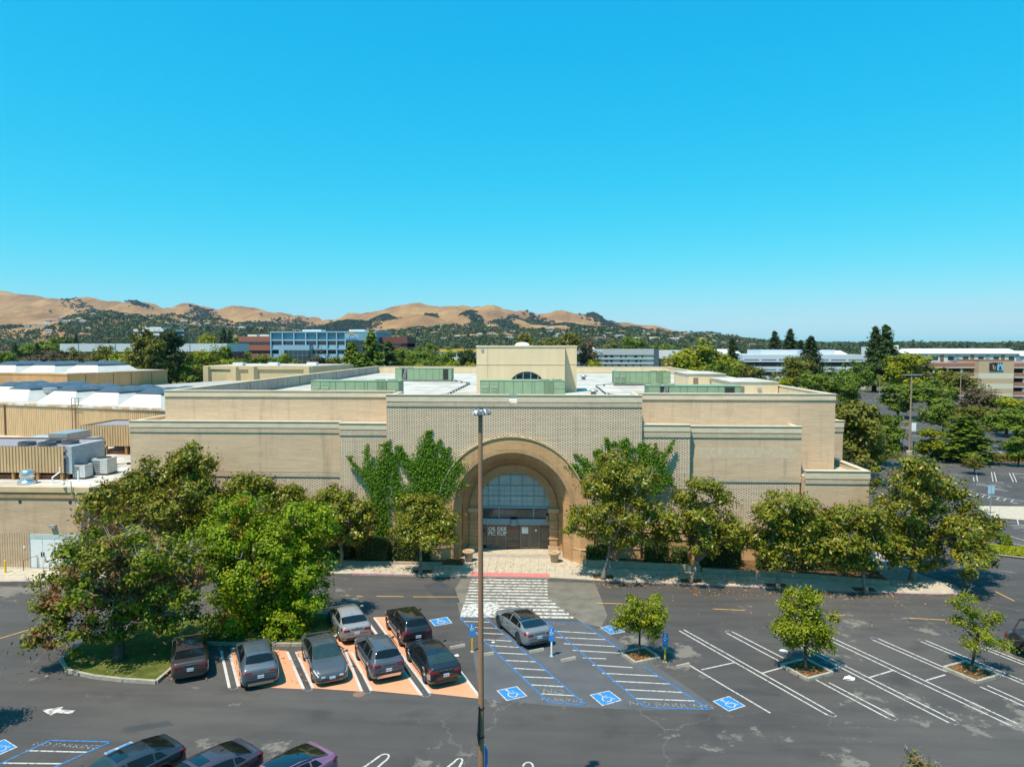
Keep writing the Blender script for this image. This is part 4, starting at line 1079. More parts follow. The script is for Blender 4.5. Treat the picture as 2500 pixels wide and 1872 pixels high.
a, b = ux(1582, 1809, 67.5); air_handler('long sage green air handler close behind the right front parapet', a, b, 67.5, 2.4, 13.0, 14.78, [('p', 1.2), ('o', .9), ('p', 1.1), ('p', .7), ('p', 1), ('p', 1), ('p', 1.1), ('p', .6), ('d', 1.0), ('p', .6)], True)
for i, (x_, y_, h_) in enumerate(((-6.6, 108, 1.1), (-5.2, 107, 1.7), (11.5, 118, 1.5))):
    r = thing('roof_vent', ('short', 'taller', 'elbowed')[i] + ' galvanised vent pipe on the white roof ' + ('left of the penthouse', 'next to the penthouse corner', 'by the rear parapet')[i], 'vent', (x_, y_, 13.0))
    MB().tube([(x_, y_, 13), (x_, y_, 13 + h_)], 0.13, 8).build('pipe', M_steel, r)
    MB().lathe([(0.3, 0), (0.3, 0.12), (0.02, 0.3)], (x_, y_, 13 + h_), 10).build('cap', M_steel, r)

def roof_run(label, pts, zs=13.0):
    r = thing('roof_pipe_run', label, 'pipe', (pts[0][0], pts[0][1], zs))
    MB().tube([(p[0], p[1], zs + .22) for p in pts], .06, 6).build('pipe', M_steel, r)
    for a, b in zip(pts[:-1], pts[1:]):
        n = max(1, int((Vector(b) - Vector(a)).length / 2.5))
        for k in range(n): c_ = Vector(a).lerp(Vector(b), (k + .5) / n); MB().cbox((c_.x, c_.y, zs), .25, .12, .18).build('support_block', M_black, r)
roof_run('grey pipe run on blocks from the left air handlers across the roof', [(-14.0, 73.0), (-11.0, 79.0), (-11.0, 104.0), (-14.4, 112.0)])
roof_run('grey pipe run on blocks between the right air handlers', [(9.4, 69.0), (7.0, 82.0), (7.0, 98.0), (9.6, 102.0)])
for i, (x_, y_, lab) in enumerate(((-27.0, 88.0, 'mushroom roof vent left of the penthouse, near the stained parapet'), (-24.0, 98.0, 'mushroom roof vent behind the left air handlers'), (5.4, 79.0, 'mushroom roof vent just right of the penthouse'), (6.4, 118.0, 'mushroom roof vent toward the rear parapet'), (16.0, 84.0, 'mushroom roof vent by the bulkheads'))):
    r = thing('mushroom_vent', lab, 'vent', (x_, y_, 13.0), group='mushroom vents on the store roof')
    MB().lathe([(.34, 0), (.34, .35)], (x_, y_, 13.0), 12).build('curb', M_curb, r); MB().lathe([(.28, .35), (.28, .5), (.55, .52), (.5, .7), (.2, .86), (.02, .88)], (x_, y_, 13.0), 14).build('hood', M_steel, r, True)
# two big planter pots beside the entrance
M_pot = simple('sandy terracotta', (0.44, 0.31, 0.19), 0.85, vary=0.12)
for x_, y_, lab in ((-6.5, 60.0, 'tall sandy clay planter pot left of the entrance'), (0.86, 60.0, 'tall sandy clay planter pot right of the entrance')):
    r = thing('planter_pot', lab, 'planter', (x_, y_, 0.132), group='pots flanking the entrance')
    MB().lathe([(0.26, 0), (0.30, 0.05), (0.38, 0.62), (0.40, 0.66)], (x_, y_, 0.132), 20).build('bowl', M_pot, r, True)
    MB().lathe([(0.40, 0.66), (0.50, 0.68), (0.54, 0.76), (0.53, 0.86), (0.45, 0.92), (0.37, 0.88), (0.35, 0.72)], (x_, y_, 0.132), 20).build('rim', M_pot, r, True)
    MB().lathe([(0.36, 0.70), (0.36, 0.74)], (x_, y_, 0.132), 16).build('soil', M_soil, r)

# ================================================================== MALL BUILDINGS ON THE LEFT
random.seed(21)
ZM = 6.89
M_mfas = simple('tan mall cornice', (0.56, 0.41, 0.24), 0.8, vary=0.1, scale=0.8)
mall = thing('mall_building', 'low tan brick mall wing with white roof and steel doors, far left', 'building', (-50, 56.6, 0))
def mp(mb, name, mat, parent=None): return mb.build(name, mat, parent or mall)
mp(MB().box(-95, -37.66, 56.6, 92, 0, 6.35), 'wall', M_mallbrick)
mp(MB().box(-37.66, -36.96, 61.2, 92, 0, 6.35), 'wall', M_mallbrick)
mp(MB().sheet([(-95, 56.9), (-37.2, 56.9), (-37.2, 92), (-95, 92)], 6.80), 'roof', M_roof)
mp(MB().box(-95, -37.5, 56.62, 92, 6.35, 6.79), 'wall', M_mallbrick)
mp(MB().box(-95, -37.56, 56.42, 56.9, 6.45, ZM), 'fascia', M_mfas)
mp(MB().box(-37.72, -37.45, 56.9, 61.2, 6.45, ZM), 'fascia', M_mfas)
mp(MB().box(-95, -37.6, 56.50, 56.6, 5.95, 6.38), 'soldier_course', M_tansoldier)
mp(MB().box(-95, -37.62, 56.55, 56.6, 5.82, 5.9), 'moulding', M_mould)
for x_ in (-43.6, -39.3): mp(MB().box(x_ - 0.12, x_ + 0.12, 56.57, 56.602, 5.5, 5.74), 'scupper', M_darkgap)
# fluted base right of the doors' left jamb
zsm = zoom(0, 1050, 3.45)
def mx(px): return ony(px, 1330, 56.6).x
zt_ = 2.95
for i in range(16):
    x_ = mx(-18 + i * 6.0); mp(MB().box(x_, x_ + 0.014, 56.585, 56.6, 0.12, zt_), 'groove', simple('tan groove joint', (0.20, 0.13, 0.08), 0.9))  # narrow dark tan strips mark the grooves
# doors
M_door = simple('white steel door', (0.66, 0.68, 0.69), 0.5, vary=0.05)
dx0 = mx(75.5)
for k in range(4):
    a = dx0 + k * 1.06
    d = mp(MB().box(a + 0.01, a + 1.04, 56.52, 56.6, 0.13, 2.55), 'door', M_door)
    mp(MB().box(a + (0.92 if k % 2 == 0 else 0.06), a + (0.99 if k % 2 == 0 else 0.13), 56.47, 56.52, 1.05, 1.42), 'door_handle', M_black, d)
mp(MB().box(dx0 - 0.08, dx0 + 4.35, 56.50, 56.6, 2.56, 2.90), 'door_header', simple('pale green header', (0.42, 0.50, 0.48), 0.6))
mp(MB().box(dx0 - 0.09, dx0, 56.49, 56.6, 0.13, 2.9), 'door_jamb', M_steel)
mp(MB().box(mx(126), mx(140), 56.3, 56.6, 3.5, 3.72), 'wall_light', M_steel)
mp(MB().box(mx(58), mx(61), 56.55, 56.6, 1.7, 1.9), 'switch_box', M_letter)
# handrails by the doors
for px in (58, 121):
    p = onz(px, 1397); r = thing('handrail', 'short dark steel handrail ' + ('left of' if px < 100 else 'in front of') + ' the white double doors', 'handrail', (p.x, p.y, 0.13))
    MB().tube([(p.x, p.y, 0.13), (p.x, p.y, 1.0), (p.x + 0.5, p.y + 0.9, 1.15), (p.x + 0.5, p.y + 0.9, 0.13)], 0.025, 6).build('rail', M_black, r)
p = onz(46 / 3.45, 1050 + 1210 / 3.45)
o = MB().lathe([(0.09, 0), (0.09, 0.95), (0.06, 1.02), (0.01, 1.04)], (p.x, p.y, 0.12), 10).build('bollard', simple('yellow bollard paint', (0.75, 0.50, 0.03), 0.5)); prop(o, 'yellow steel bollard left of the white double doors', 'bollard')

# corrugated sheet helper: real folded profile along a line
def corrugated(p, q, z0, z1, pitch, depth, name, mat, parent):
    p, q = Vector((p[0], p[1])), Vector((q[0], q[1])); L = (q - p).length; d = (q - p) / L; n = Vector((d.y, -d.x))
    prof, s = [], 0.0
    while s < L:
        prof += [(s, 0), (s + pitch * 0.45, 0), (s + pitch * 0.55, depth), (s + pitch * 0.9, depth)]; s += pitch
    mb = MB(); pts = [p + d * min(a, L) + n * b for a, b in prof]
    for i in range(len(pts) - 1):
        a, b = pts[i], pts[i + 1]; mb.quad((a.x, a.y, z0), (b.x, b.y, z0), (b.x, b.y, z1), (a.x, a.y, z1))
    return mb.build(name, mat, parent)
# upper mall volume clad in ribbed tan metal
up = thing('mall_upper_volume', 'upper mall block clad in ribbed tan metal under rows of skylights', 'building', (-58, 86.4, ZM))
A0, A1, A2 = (-100.0, 99.0), (-58.2, 86.4), (-37.1, 80.0)
dirv = (Vector(A2) - Vector(A0)).normalized(); nb = Vector((-dirv.y, dirv.x))
ZU = 11.05
corrugated(A0, A2, ZM - 0.1, ZU - 0.2, 0.33, 0.05, 'siding', M_tanmetal, up)
b0, b2 = Vector(A0) + nb * 40, Vector(A2) + nb * 32
MB().prism([tuple(Vector(A0) + nb * 0.1), tuple(Vector(A2) + nb * 0.1), tuple(b2), tuple(b0)], 6.0, ZU - 0.25).build('wall', M_tanmetal, up)
MB().prism([tuple(Vector(A0) + nb * 0.05), tuple(Vector(A2) + nb * 0.05), tuple(b2), tuple(b0)], ZU - 0.25, ZU - 0.02).build('roof', M_roof, up)
M_peel = (lambda m: m)(worn_paint('peeling white coping', (0.60, 0.59, 0.57), (0.46, 0.29, 0.16), 0.52, 0.6))
MB().prism([tuple(Vector(A0) - nb * 0.2), tuple(Vector(A2) - nb * 0.2), tuple(Vector(A2) + nb * 0.8), tuple(Vector(A0) + nb * 0.8)], ZU - 0.2, ZU + 0.06).build('coping', M_peel, up)
for t in (30.2,):
    c_ = Vector(A0) + dirv * t - nb * 0.12; MB().tube([(c_.x, c_.y, ZM), (c_.x, c_.y, ZU - 0.1)], 0.11, 8).build('downpipe', simple('dark brown pipe', (0.16, 0.09, 0.05), 0.6), up)
# access ladder
lad = thing('roof_ladder', 'rusty brown roof ladder with a cage frame, fixed to the ribbed wall', 'ladder', (-58.9, 86.2, ZM))
M_rust = simple('brown ladder paint', (0.13, 0.07, 0.04), 0.7)
lc = Vector(A0) + dirv * (Vector((-58.9, 86.5)) - Vector(A0)).dot(dirv) - nb * 0.45
for s in (-0.28, 0.28):
    q_ = lc + dirv * s; MB().tube([(q_.x, q_.y, ZM), (q_.x, q_.y, ZU + 1.0)], 0.04, 5).build('rail', M_rust, lad)
for k in range(14):
    a, b = lc - dirv * 0.28, lc + dirv * 0.28; z_ = ZM + 0.3 + k * 0.3; MB().tube([(a.x, a.y, z_), (b.x, b.y, z_)], 0.02, 4).build('rung', M_rust, lad)
for z_ in (ZU + 0.15, ZU + 1.0):
    a, b = lc - dirv * 0.28, lc + dirv * 0.9; MB().tube([(a.x, a.y, z_), (b.x, b.y, z_), (b.x + nb.x * .4, b.y + nb.y * .4, z_)], 0.04, 5).build('guard_bar', M_rust, lad)
q_ = lc + dirv * 0.9; MB().tube([(q_.x, q_.y, ZU + .15), (q_.x, q_.y, ZU + 1.0)], 0.04, 5).build('guard_bar', M_rust, lad)

# skylights: white tapered curb with a row of dark domes
M_curbw = simple('white skylight curb', (0.52, 0.51, 0.48), 0.8, vary=0.08, scale=0.6)
M_dome = simple('smoked blue-grey dome', (0.065, 0.085, 0.115), 0.30, vary=0.15)
def skylight(label, c, rz, nd, z, w=4.4, dl=3.0, h=1.55):
    r = thing('roof_skylight', label, 'skylight', (c[0], c[1], z), rz, 'domed skylights on the mall roofs')
    L = nd * dl
    def ring(m, zz): return [(-w / 2 - m, -m, zz), (w / 2 + m, -m, zz), (w / 2 + m, L + m, zz), (-w / 2 - m, L + m, zz)]
    mb = MB(); a, b = ring(1.5, 0.0), ring(0, h)
    for i in range(4): mb.quad(a[i], a[(i + 1) % 4], b[(i + 1) % 4], b[i])
    mb.poly(b); mb.build('curb', M_curbw, r, origin=(0, 0, 0))
    for k in range(nd):
        y0 = k * dl
        vs, n = [], 8
        for i in range(n + 1):
            for j in range(n + 1):
                u, v = 2 * i / n - 1, 2 * j / n - 1
                vs.append((u * w * 0.52, y0 + (v + 1) / 2 * dl, h + 0.10 + 0.62 * (1 - abs(u) ** 2.6) * (1 - abs(v) ** 2.6)))
        fs = [(i * (n + 1) + j, (i + 1) * (n + 1) + j, (i + 1) * (n + 1) + j + 1, i * (n + 1) + j + 1) for i in range(n) for j in range(n)]
        m_ = MB(); m_._add(vs, fs); m_.build('dome', M_dome, r, True, origin=(0, 0, 0))
        m_ = MB().box(-w * 0.53, w * 0.53, y0 + 0.02, y0 + dl - 0.02, h - 0.02, h + 0.10); m_.build('dome_frame', M_black, r, origin=(0, 0, 0))
    return r
ang = math.atan2(dirv.y, dirv.x)
for (x_, y_), lab in zip(((-50.3, 84.9), (-57.6, 88.0), (-65.0, 90.6), (-74.2, 94.3)),
        ('domed skylight nearest the store, first along the ribbed wall', 'domed skylight just right of the roof ladder', 'domed skylight just left of the roof ladder', 'domed skylight at the far left edge of the ribbed block')):
    skylight(lab, (x_ + nb.x * 2.0, y_ + nb.y * 2.0), ang, 3, ZU - 0.03, w=4.0, dl=2.6, h=1.5)
# tan upper volume farther back
tv = thing('mall_rear_volume', 'tan panelled mall block farther back with white skylights on top', 'building', (-81.5, 117.5, 8))
T0, T1, T2 = (-110, 126.3), (-81.45, 117.55), (-75.8, 139.4)
e1 = (Vector(T1) - Vector(T0)).normalized(); e2 = Vector((-e1.y, e1.x))
T3 = tuple(Vector(T0) + (Vector(T2) - Vector(T1)))
MB().prism([T0, T1, T2, T3], 5, 13.6).build('wall', M_tanpanel, tv)
cen = (Vector(T0) + Vector(T2)) / 2
MB().prism([tuple(cen + (Vector(p) - cen) * 1.006) for p in (T0, T1, T2, T3)], 13.6, 13.85).build('coping', M_tanpanel, tv)
MB().prism([tuple(cen + (Vector(p) - cen) * 0.97) for p in (T0, T1, T2, T3)], 13.7, 13.9).build('roof', M_roof, tv)
dd = (Vector(T2) - Vector(T1)); dn = Vector((dd.y, -dd.x)).normalized()
for t in (0.16, 0.42, 0.6, 0.82):
    q_ = Vector(T1) + dd * t + dn * 0.02; MB().cbox((q_.x, q_.y, 7), 0.10, 0.10, 6.7, math.atan2(dd.y, dd.x)).build('panel_joint', simple('dark tan joint', (0.22, 0.13, 0.06), 0.9), tv)  # dark tan strips mark the panel joints
for (x_, y_), n_, lab in (((-98.5, 125.5), 3, 'long domed skylight at the left on the rear tan block'), ((-90.5, 124.5), 3, 'domed skylight in the middle of the rear tan block'), ((-83.5, 126.0), 3, 'domed skylight nearest the corner of the rear tan block')):
    skylight(lab, (x_, y_), ang + 0.1, n_, 13.85, w=4.6, dl=2.4, h=1.25)
for (x_, y_), lab in (((-78.5, 108.0), 'low domed skylight between the two mall blocks'), ((-86.5, 110.0), 'low domed skylight at the left edge between the mall blocks')):
    skylight(lab, (x_, y_), ang, 3, 10.9, w=4.0, dl=2.3, h=1.2)
r = thing('roof_exhaust', 'white round exhaust fan behind the front row of skylights', 'vent', (-70.5, 98, 11))
MB().lathe([(0.95, 0), (0.8, 0.3), (0.7, 0.9), (0.95, 0.95), (0.95, 1.6), (0.85, 1.65)], (-70.5, 98, 11), 16).build('housing', M_steel, r)
gr = MB().prism([(-75, 128), (-37, 116), (-37, 165), (-62, 175)], 8, 11.2).build('mall_link_roof', simple('grey gravel roof', (0.36, 0.34, 0.31), 0.9, vary=0.1)); prop(gr, 'flat grey mall roof between the tan block and the store', 'building')
# cream mall block with chamfered piers behind the store's left parapet
cb = thing('mall_end_block', 'cream mall block with pale piers behind the left parapet', 'building', (-62, 150, 8))
M_creamw = simple('warm cream wall', (0.56, 0.42, 0.24), 0.85, vary=0.08, scale=0.5)
MB().prism([(-74.5, 152.4), (-66, 149.6), (-50, 150.5), (-46, 168), (-74, 172)], 6, 13.6).build('wall', M_creamw, cb)
MB().prism([(-74.7, 152.2), (-66, 149.3), (-49.8, 150.2), (-45.7, 168.2), (-74, 172.2)], 13.6, 14.3).build('parapet', M_creamw, cb)
for x_, y_ in ((-73.6, 151.6), (-66.4, 149.2), (-62.5, 149.2), (-50.8, 150)): MB().prism([(x_ - 1.1, y_ + .5), (x_ - .5, y_ - .5), (x_ + .5, y_ - .5), (x_ + 1.1, y_ + .5)], 6, 14.2).build('pier', M_creamw, cb)
MB().prism([(-73.5, 153), (-66, 150.4), (-51, 151), (-47.3, 167), (-73, 171)], 14.2, 14.36).build('roof', M_roof, cb)
for x_, y_ in ((-67, 153), (-60, 155), (-52, 157)): MB().cbox((x_, y_, 14.3), 2.2, 1.6, 0.7).build('roof_unit', simple('pale roof unit', (0.7, 0.7, 0.68), 0.7), cb)

# rooftop plant on the low mall roof
def screened_unit(label, x0, x1, y0, y1, zb, zt):
    r = thing('screened_unit', label, 'air conditioner', ((x0 + x1) / 2, (y0 + y1) / 2, ZM - 0.09))
    corrugated((x0, y0), (x1, y0), zb, zt, 0.29, 0.07, 'screen_sheet', M_tanmetal, r)
    corrugated((x0, y1), (x0, y0), zb, zt, 0.29, 0.07, 'screen_sheet', M_tanmetal, r)
    corrugated((x1, y1), (x0, y1), zb, zt, 0.29, 0.07, 'screen_sheet', M_tanmetal, r)
    MB().box(x0, x1, y0 + 0.12, y0 + 0.2, zt - 0.1, zt).box(x0, x1, y1 - 0.2, y1 - 0.1, zt - 0.1, zt).build('top_rail', M_rust, r)
    M_rustbeam = simple('rusty steel beam', (0.26, 0.08, 0.035), 0.8, vary=0.25)
    MB().box(x0 + 0.2, x1 + 0.1, y0 + 0.35, y0 + 0.6, ZM - 0.09, ZM + 0.30).build('beam', M_rustbeam, r)
    MB().box(x0 + 0.2, x1 + 0.1, y1 - 0.6, y1 - 0.35, ZM - 0.09, ZM + 0.30).build('beam', M_rustbeam, r)
    n = max(2, int((x1 - x0) / 2.2))
    for k in range(n + 1):
        xx = x0 + 0.3 + (x1 - x0 - 0.6) * k / n; MB().box(xx - 0.12, xx + 0.12, y0 + 0.05, y0 + 0.3, ZM - 0.09, zb + 0.1).build('foot', simple('ochre foot', (0.36, 0.20, 0.07), 0.7), r)
    MB().box(x0 + 0.3, x1 - 0.02, y0 + 0.4, y1 - 0.3, zb - 0.12, zt - 0.12).build('casing', simple('mauve-grey casing', (0.27, 0.245, 0.26), 0.6), r)
    return r
ru = screened_unit('air conditioner behind a ribbed tan screen, near the front edge of the low roof', -56.0, -42.1, 60.0, 66.0, 7.45, 9.75)
MB().box(-42.12, -41.6, 60.3, 65.0, 7.3, 9.72).build('end_panel', simple('grey cabinet', (0.36, 0.40, 0.44), 0.5), ru)
for x_, y_ in ((-46.6, 61.6), (-45.0, 62.9), (-44.6, 61.4), (-43.4, 62.8)): MB().lathe([(0.72, 0), (0.72, 0.32), (0.64, 0.32), (0.62, 0.1), (0.02, 0.1)], (x_, y_, 9.63), 16).build('fan', simple('dark grey fan ring', (0.10, 0.11, 0.13), 0.5), ru)
hd = thing('duct_hood', 'silver sheet metal duct hood behind the screened unit', 'duct', (-50.0, 69.5, 6.8))
mb = MB(); mb._add([(-54.5, 67, 6.9), (-48.5, 67, 6.9), (-48.5, 70.5, 6.9), (-54.5, 70.5, 6.9), (-52, 67.4, 9.4), (-49.2, 67.4, 9.4), (-49.2, 70.5, 9.4), (-52, 70.5, 9.4)], [(0, 1, 5, 4), (1, 2, 6, 5), (2, 3, 7, 6), (3, 0, 4, 7), (4, 5, 6, 7)])
mb.build('hood', simple('bright sheet metal', (0.62, 0.68, 0.73), 0.35, 0.4), hd); MB().box(-49.1, -47.2, 67.8, 71.5, 6.9, 9.9).build('duct', M_steel, hd); MB().box(-47.2, -45.9, 68.0, 71.5, 6.9, 9.2).build('duct', M_steel, hd)
screened_unit('air conditioner behind a ribbed tan screen, close to the store wall', -50.2, -38.2, 74.5, 80.5, 7.75, 10.0)
def condenser(label, x_, y_, s, h):
    r = thing('condenser_unit', label, 'air conditioner', (x_, y_, 6.8))
    MB().box(x_ - s / 2, x_ + s / 2, y_ - s / 2, y_ + s / 2, 6.95, 6.95 + h).build('casing', simple('light grey casing', (0.50, 0.51, 0.50), 0.5), r)
    MB().box(x_ - s / 2 - .04, x_ + s / 2 + .04, y_ - s / 2 - .04, y_ + s / 2 + .04, 6.8, 6.95).build('base', M_black, r)
    MB().lathe([(s * 0.42, 0), (s * 0.42, 0.06), (0.02, 0.07)], (x_, y_, 6.95 + h), 14).build('fan', M_black, r)
    for k in range(6): MB().box(x_ - s * 0.42, x_ + s * 0.05, y_ - s / 2 - 0.02, y_ - s / 2, 7.05 + k * h / 7, 7.05 + k * h / 7 + 0.06).build('louver', M_black, r)
condenser('larger grey condenser right of the screened unit', -40.55, 63.2, 1.5, 1.35); condenser('smaller white condenser in front of the larger one', -41.1, 61.0, 1.1, 1.1)
r = thing('roof_ventilator', 'shiny round roof ventilator at the front roof edge', 'vent', (-44.2, 58.3, 6.8))
MB().lathe([(0.75, 0), (0.72, 0.25), (0.5, 0.3), (0.5, 0.55), (0.58, 0.6), (0.55, 1.05), (0.4, 1.2), (0.02, 1.22)], (-44.2, 58.3, 6.8), 18).build('hood', simple('spun aluminium', (0.62, 0.64, 0.66), 0.25, 0.8), r, True)
r = thing('gooseneck_lamp', 'thin gooseneck lamp curving over the low roof edge', 'lamp', (-39.2, 56.5, 6.89))
MB().tube([(-39.0, 56.4, 6.1), (-38.95, 56.3, 7.0), (-39.0, 56.3, 7.45), (-39.35, 56.3, 7.6), (-39.65, 56.3, 7.4)], 0.035, 6).build('arm', M_steel, r)
MB().lathe([(0.16, 0), (0.15, 0.15), (0.05, 0.28)], (-39.66, 56.3, 7.15), 10).build('lamp_head', M_letter, r)
r = thing('roof_pipe_run', 'dark pipe run on small blocks across the low white roof', 'pipe', (-41, 68, 6.8))
MB().tube([(-43.5, 66.5, 6.95), (-41, 68.5, 6.95), (-38.2, 71, 6.95)], 0.04, 5).build('pipe', M_black, r)
for t in range(6): MB().cbox((-43.2 + t * 0.95, 66.75 + t * 0.8, 6.8), 0.3, 0.3, 0.2).build('support_block', M_black, r)
r = thing('roof_conduit', 'white vent stack standing on the low roof edge', 'pipe', (-41.2, 58.9, 6.8))
MB().tube([(-42.2, 58.6, 6.8), (-42.2, 58.6, 7.3), (-41.8, 59.0, 7.7), (-41.8, 59.0, 8.1)], 0.06, 6).build('stack', M_letter, r); MB().tube([(-40.6, 59.6, 6.8), (-40.6, 59.6, 7.7)], 0.06, 6).build('stack', M_letter, r)

# ================================================================== BUILDINGS BEHIND
def office(label, name, cat, x0, x1, Y, dep, top, mat): 
    r = thing(name, label, cat, ((x0 + x1) / 2, Y, 0)); return r
# blue glass office with wide frame
M_bl = simple('pale blue cladding', (0.24, 0.40, 0.52), 0.5, vary=0.06); M_bl2 = simple('mid blue spandrel', (0.16, 0.29, 0.38), 0.5, vary=0.08)
bx0, bx1, bY = -172., -105.6, 440.
bo = thing('blue_office', 'blue office block with a deep grid front and a rainbow sign', 'building', (-140, bY, 0))
def bp(mb, n, m, p=None): return mb.build(n, m, p or bo)
bp(MB().box(bx0 + .5, bx1 - .5, bY + 2, bY + 45, 0, 27.2), 'wall', M_bl2)
bp(MB().box(bx0 - .3, bx1 + .3, bY - 0.6, bY + 46, 27.2, 28.0), 'roof_edge', M_bl)
cols = [bx0 + (bx1 - bx0) * (k) for k in (0.0, 0.112, 0.222, 0.335, 0.442, 0.538, 0.63, 0.713)]
for x_ in cols: bp(MB().box(x_ - .35, x_ + .35, bY - 0.5, bY + 2, 0, 27.3), 'fin', M_bl)
rows_ = [(23.2, 27.2), (17.6, 22.4), (12.0, 16.8), (6.4, 11.2)]
for zi, (z0, z1) in enumerate(rows_):
    for i in range(len(cols) - 1):
        a, b = cols[i] + .4, cols[i + 1] - .4
        bp(MB().box(a, b, bY - 0.3, bY + 1.5, z0 - 1.1, z0 - 0.2), 'sill', M_bl)
        if zi == 0: bp(MB().box(a, b, bY + 1.0, bY + 2, z0, z1), 'panel', M_bl2)
        else:
            bp(MB().box(a, b, bY + 1.2, bY + 2, z0 + 1.9, z1), 'pane', M_glass); bp(MB().box(a, b, bY + 0.6, bY + 2, z0 - 0.2, z0 + 1.9), 'panel', M_bl)
bp(MB().box(cols[1] - .3, cols[4] - 3, bY - 6, bY + 1, 0, 19.5), 'atrium', M_bl)
for k in range(6):
    for j in range(3):
        a = cols[1] + 3 + k * 2.9; bp(MB().box(a, a + 2.7, bY - 6.1, bY - 6.0, 7.0 + j * 3.2, 9.9 + j * 3.2), 'pane', M_glass)
bp(MB().box(cols[-1], bx1, bY - 0.4, bY + 3, 22.2, 27.3), 'sign_panel', M_bl)
bp(MB().box(cols[-1] + 8.5, bx1 + .1, bY - 0.5, bY - 0.4, 22.2, 27.3), 'panel', M_bl2)
for z0 in (17.6, 12.0): bp(MB().box(cols[-1] + .4, bx1 - .3, bY + 0.5, bY + 3, z0, z0 + 4.2), 'pane', M_glass)
lettering('sign_lettering', 'workday', 2.6, simple('bright blue sign', (0.0, 0.28, 0.65), 0.5), bo, (cols[-1] + 4.2, bY - 0.75, 23.6), (R(90), 0, 0), 0.1, 0.85)
mb = MB()
for i in range(14):
    t0, t1 = R(-10) + R(200) * i / 14, R(-10) + R(200) * (i + 1) / 14
    for rr0, rr1 in ((1.6, 2.2),):
        p = [(cols[-1] + 4.2 + r_ * math.cos(t), 24.9 + r_ * math.sin(t)) for t in (t0, t1) for r_ in (rr0, rr1)]
        mb.quad((p[1][0], bY - .7, p[1][1]), (p[3][0], bY - .7, p[3][1]), (p[2][0], bY - .7, p[2][1]), (p[0][0], bY - .7, p[0][1]))
bp(mb, 'sign_arc', simple('orange sign arc', (0.75, 0.33, 0.06), 0.5))
for x_, w_ in ((-154, 12), (-124, 10)): bp(MB().box(x_, x_ + w_, bY + 6, bY + 16, 28, 29.2), 'roof_unit', simple('pale roof unit', (0.7, 0.7, 0.68), 0.7))
# red brick offices either side
M_red = simple('red brick office', (0.30, 0.11, 0.075), 0.85, vary=0.08)
def banded(label, name, x0, x1, Y, dep, top, mat, bands, glass=M_glass, proud=0.3, split=6.0):
    r = thing(name, label, 'building', ((x0 + x1) / 2, Y, 0))
    MB().box(x0 + .3, x1 - .3, Y + .4, Y + dep, 0, top - .3).build('core', simple('dim interior', (0.10, 0.09, 0.08), 0.9), r)
    for z0, z1 in bands:
        MB().box(x0, x1, Y, Y + dep + .3, z0, z1).build('spandrel', mat, r)
    for (z0, z1), (w0, w1) in zip(bands[1:], bands[:-1]):
        n = max(1, int((x1 - x0) / split)); d = (x1 - x0) / n
        for k in range(n): MB().box(x0 + k * d + .12, x0 + (k + 1) * d - .12, Y + proud, Y + proud + .15, z1, w0).build('pane', glass, r)
        MB().box(x1 - proud - .15, x1 - proud, Y + proud, Y + dep, z1, w0).build('pane', glass, r)
    return r
rb = banded('red brick office with ribbon windows left of the blue office', 'brick_office', -195.5, -172.5, 446, 40, 25, M_red, [(21.6, 25.0), (16.0, 19.6), (10.4, 14.0), (4.8, 8.4)])
for x_ in (-192, -184): MB().box(x_, x_ + 6, 452, 458, 25, 26.2).build('roof_unit', simple('pale roof unit', (0.7, 0.7, 0.68), 0.7), rb)
banded('dark red brick office right of the blue office, behind cedars', 'brick_office', -105, -88, 452, 30, 24.6, simple('dark red brick', (0.16, 0.055, 0.045), 0.85), [(20.5, 24.6), (14.5, 18.3), (8.5, 12.3)])
# long low silver building
sl = thing('silver_hall', 'long low silver clad building behind the brown trees at left', 'building', (-230, 400, 0))
M_silver = simple('pale silver cladding', (0.50, 0.54, 0.58), 0.5, vary=0.05, scale=0.1)
xk = -281.0
for k in range(9):
    MB().box(xk + k * 11 + .05, xk + (k + 1) * 11 - .05, 400 + (k % 2) * .4, 430, 15.5, 20.2).build('panel', M_silver, sl)
MB().box(-281, -182, 401, 430, 0, 15.5).build('wall', simple('dark red brick', (0.16, 0.055, 0.045), 0.85), sl)
o = thing('brick_hall', 'plain dull red brick hall at the far left behind brown trees', 'building', (-290, 380, 0))
MB().box(-312, -282, 380, 400, 0, 15.2).build('wall', simple('dull pink brick', (0.25, 0.12, 0.10), 0.85), o); MB().box(-312.3, -281.7, 379.7, 400.3, 15.2, 15.6).build('coping', M_red, o)
# white stepped office on the slope
wt = banded('white stepped office on the far slope at left', 'terrace_office', -640, -580, 1080, 40, 46, simple('white cladding', (0.68, 0.68, 0.67), 0.6, vary=.03), [(42, 45.5), (35.5, 39), (29, 32.5), (22, 26)])
MB().box(-632, -596, 1084, 1110, 45.5, 49).build('penthouse', simple('white cladding', (0.68, 0.68, 0.67), 0.6), wt)
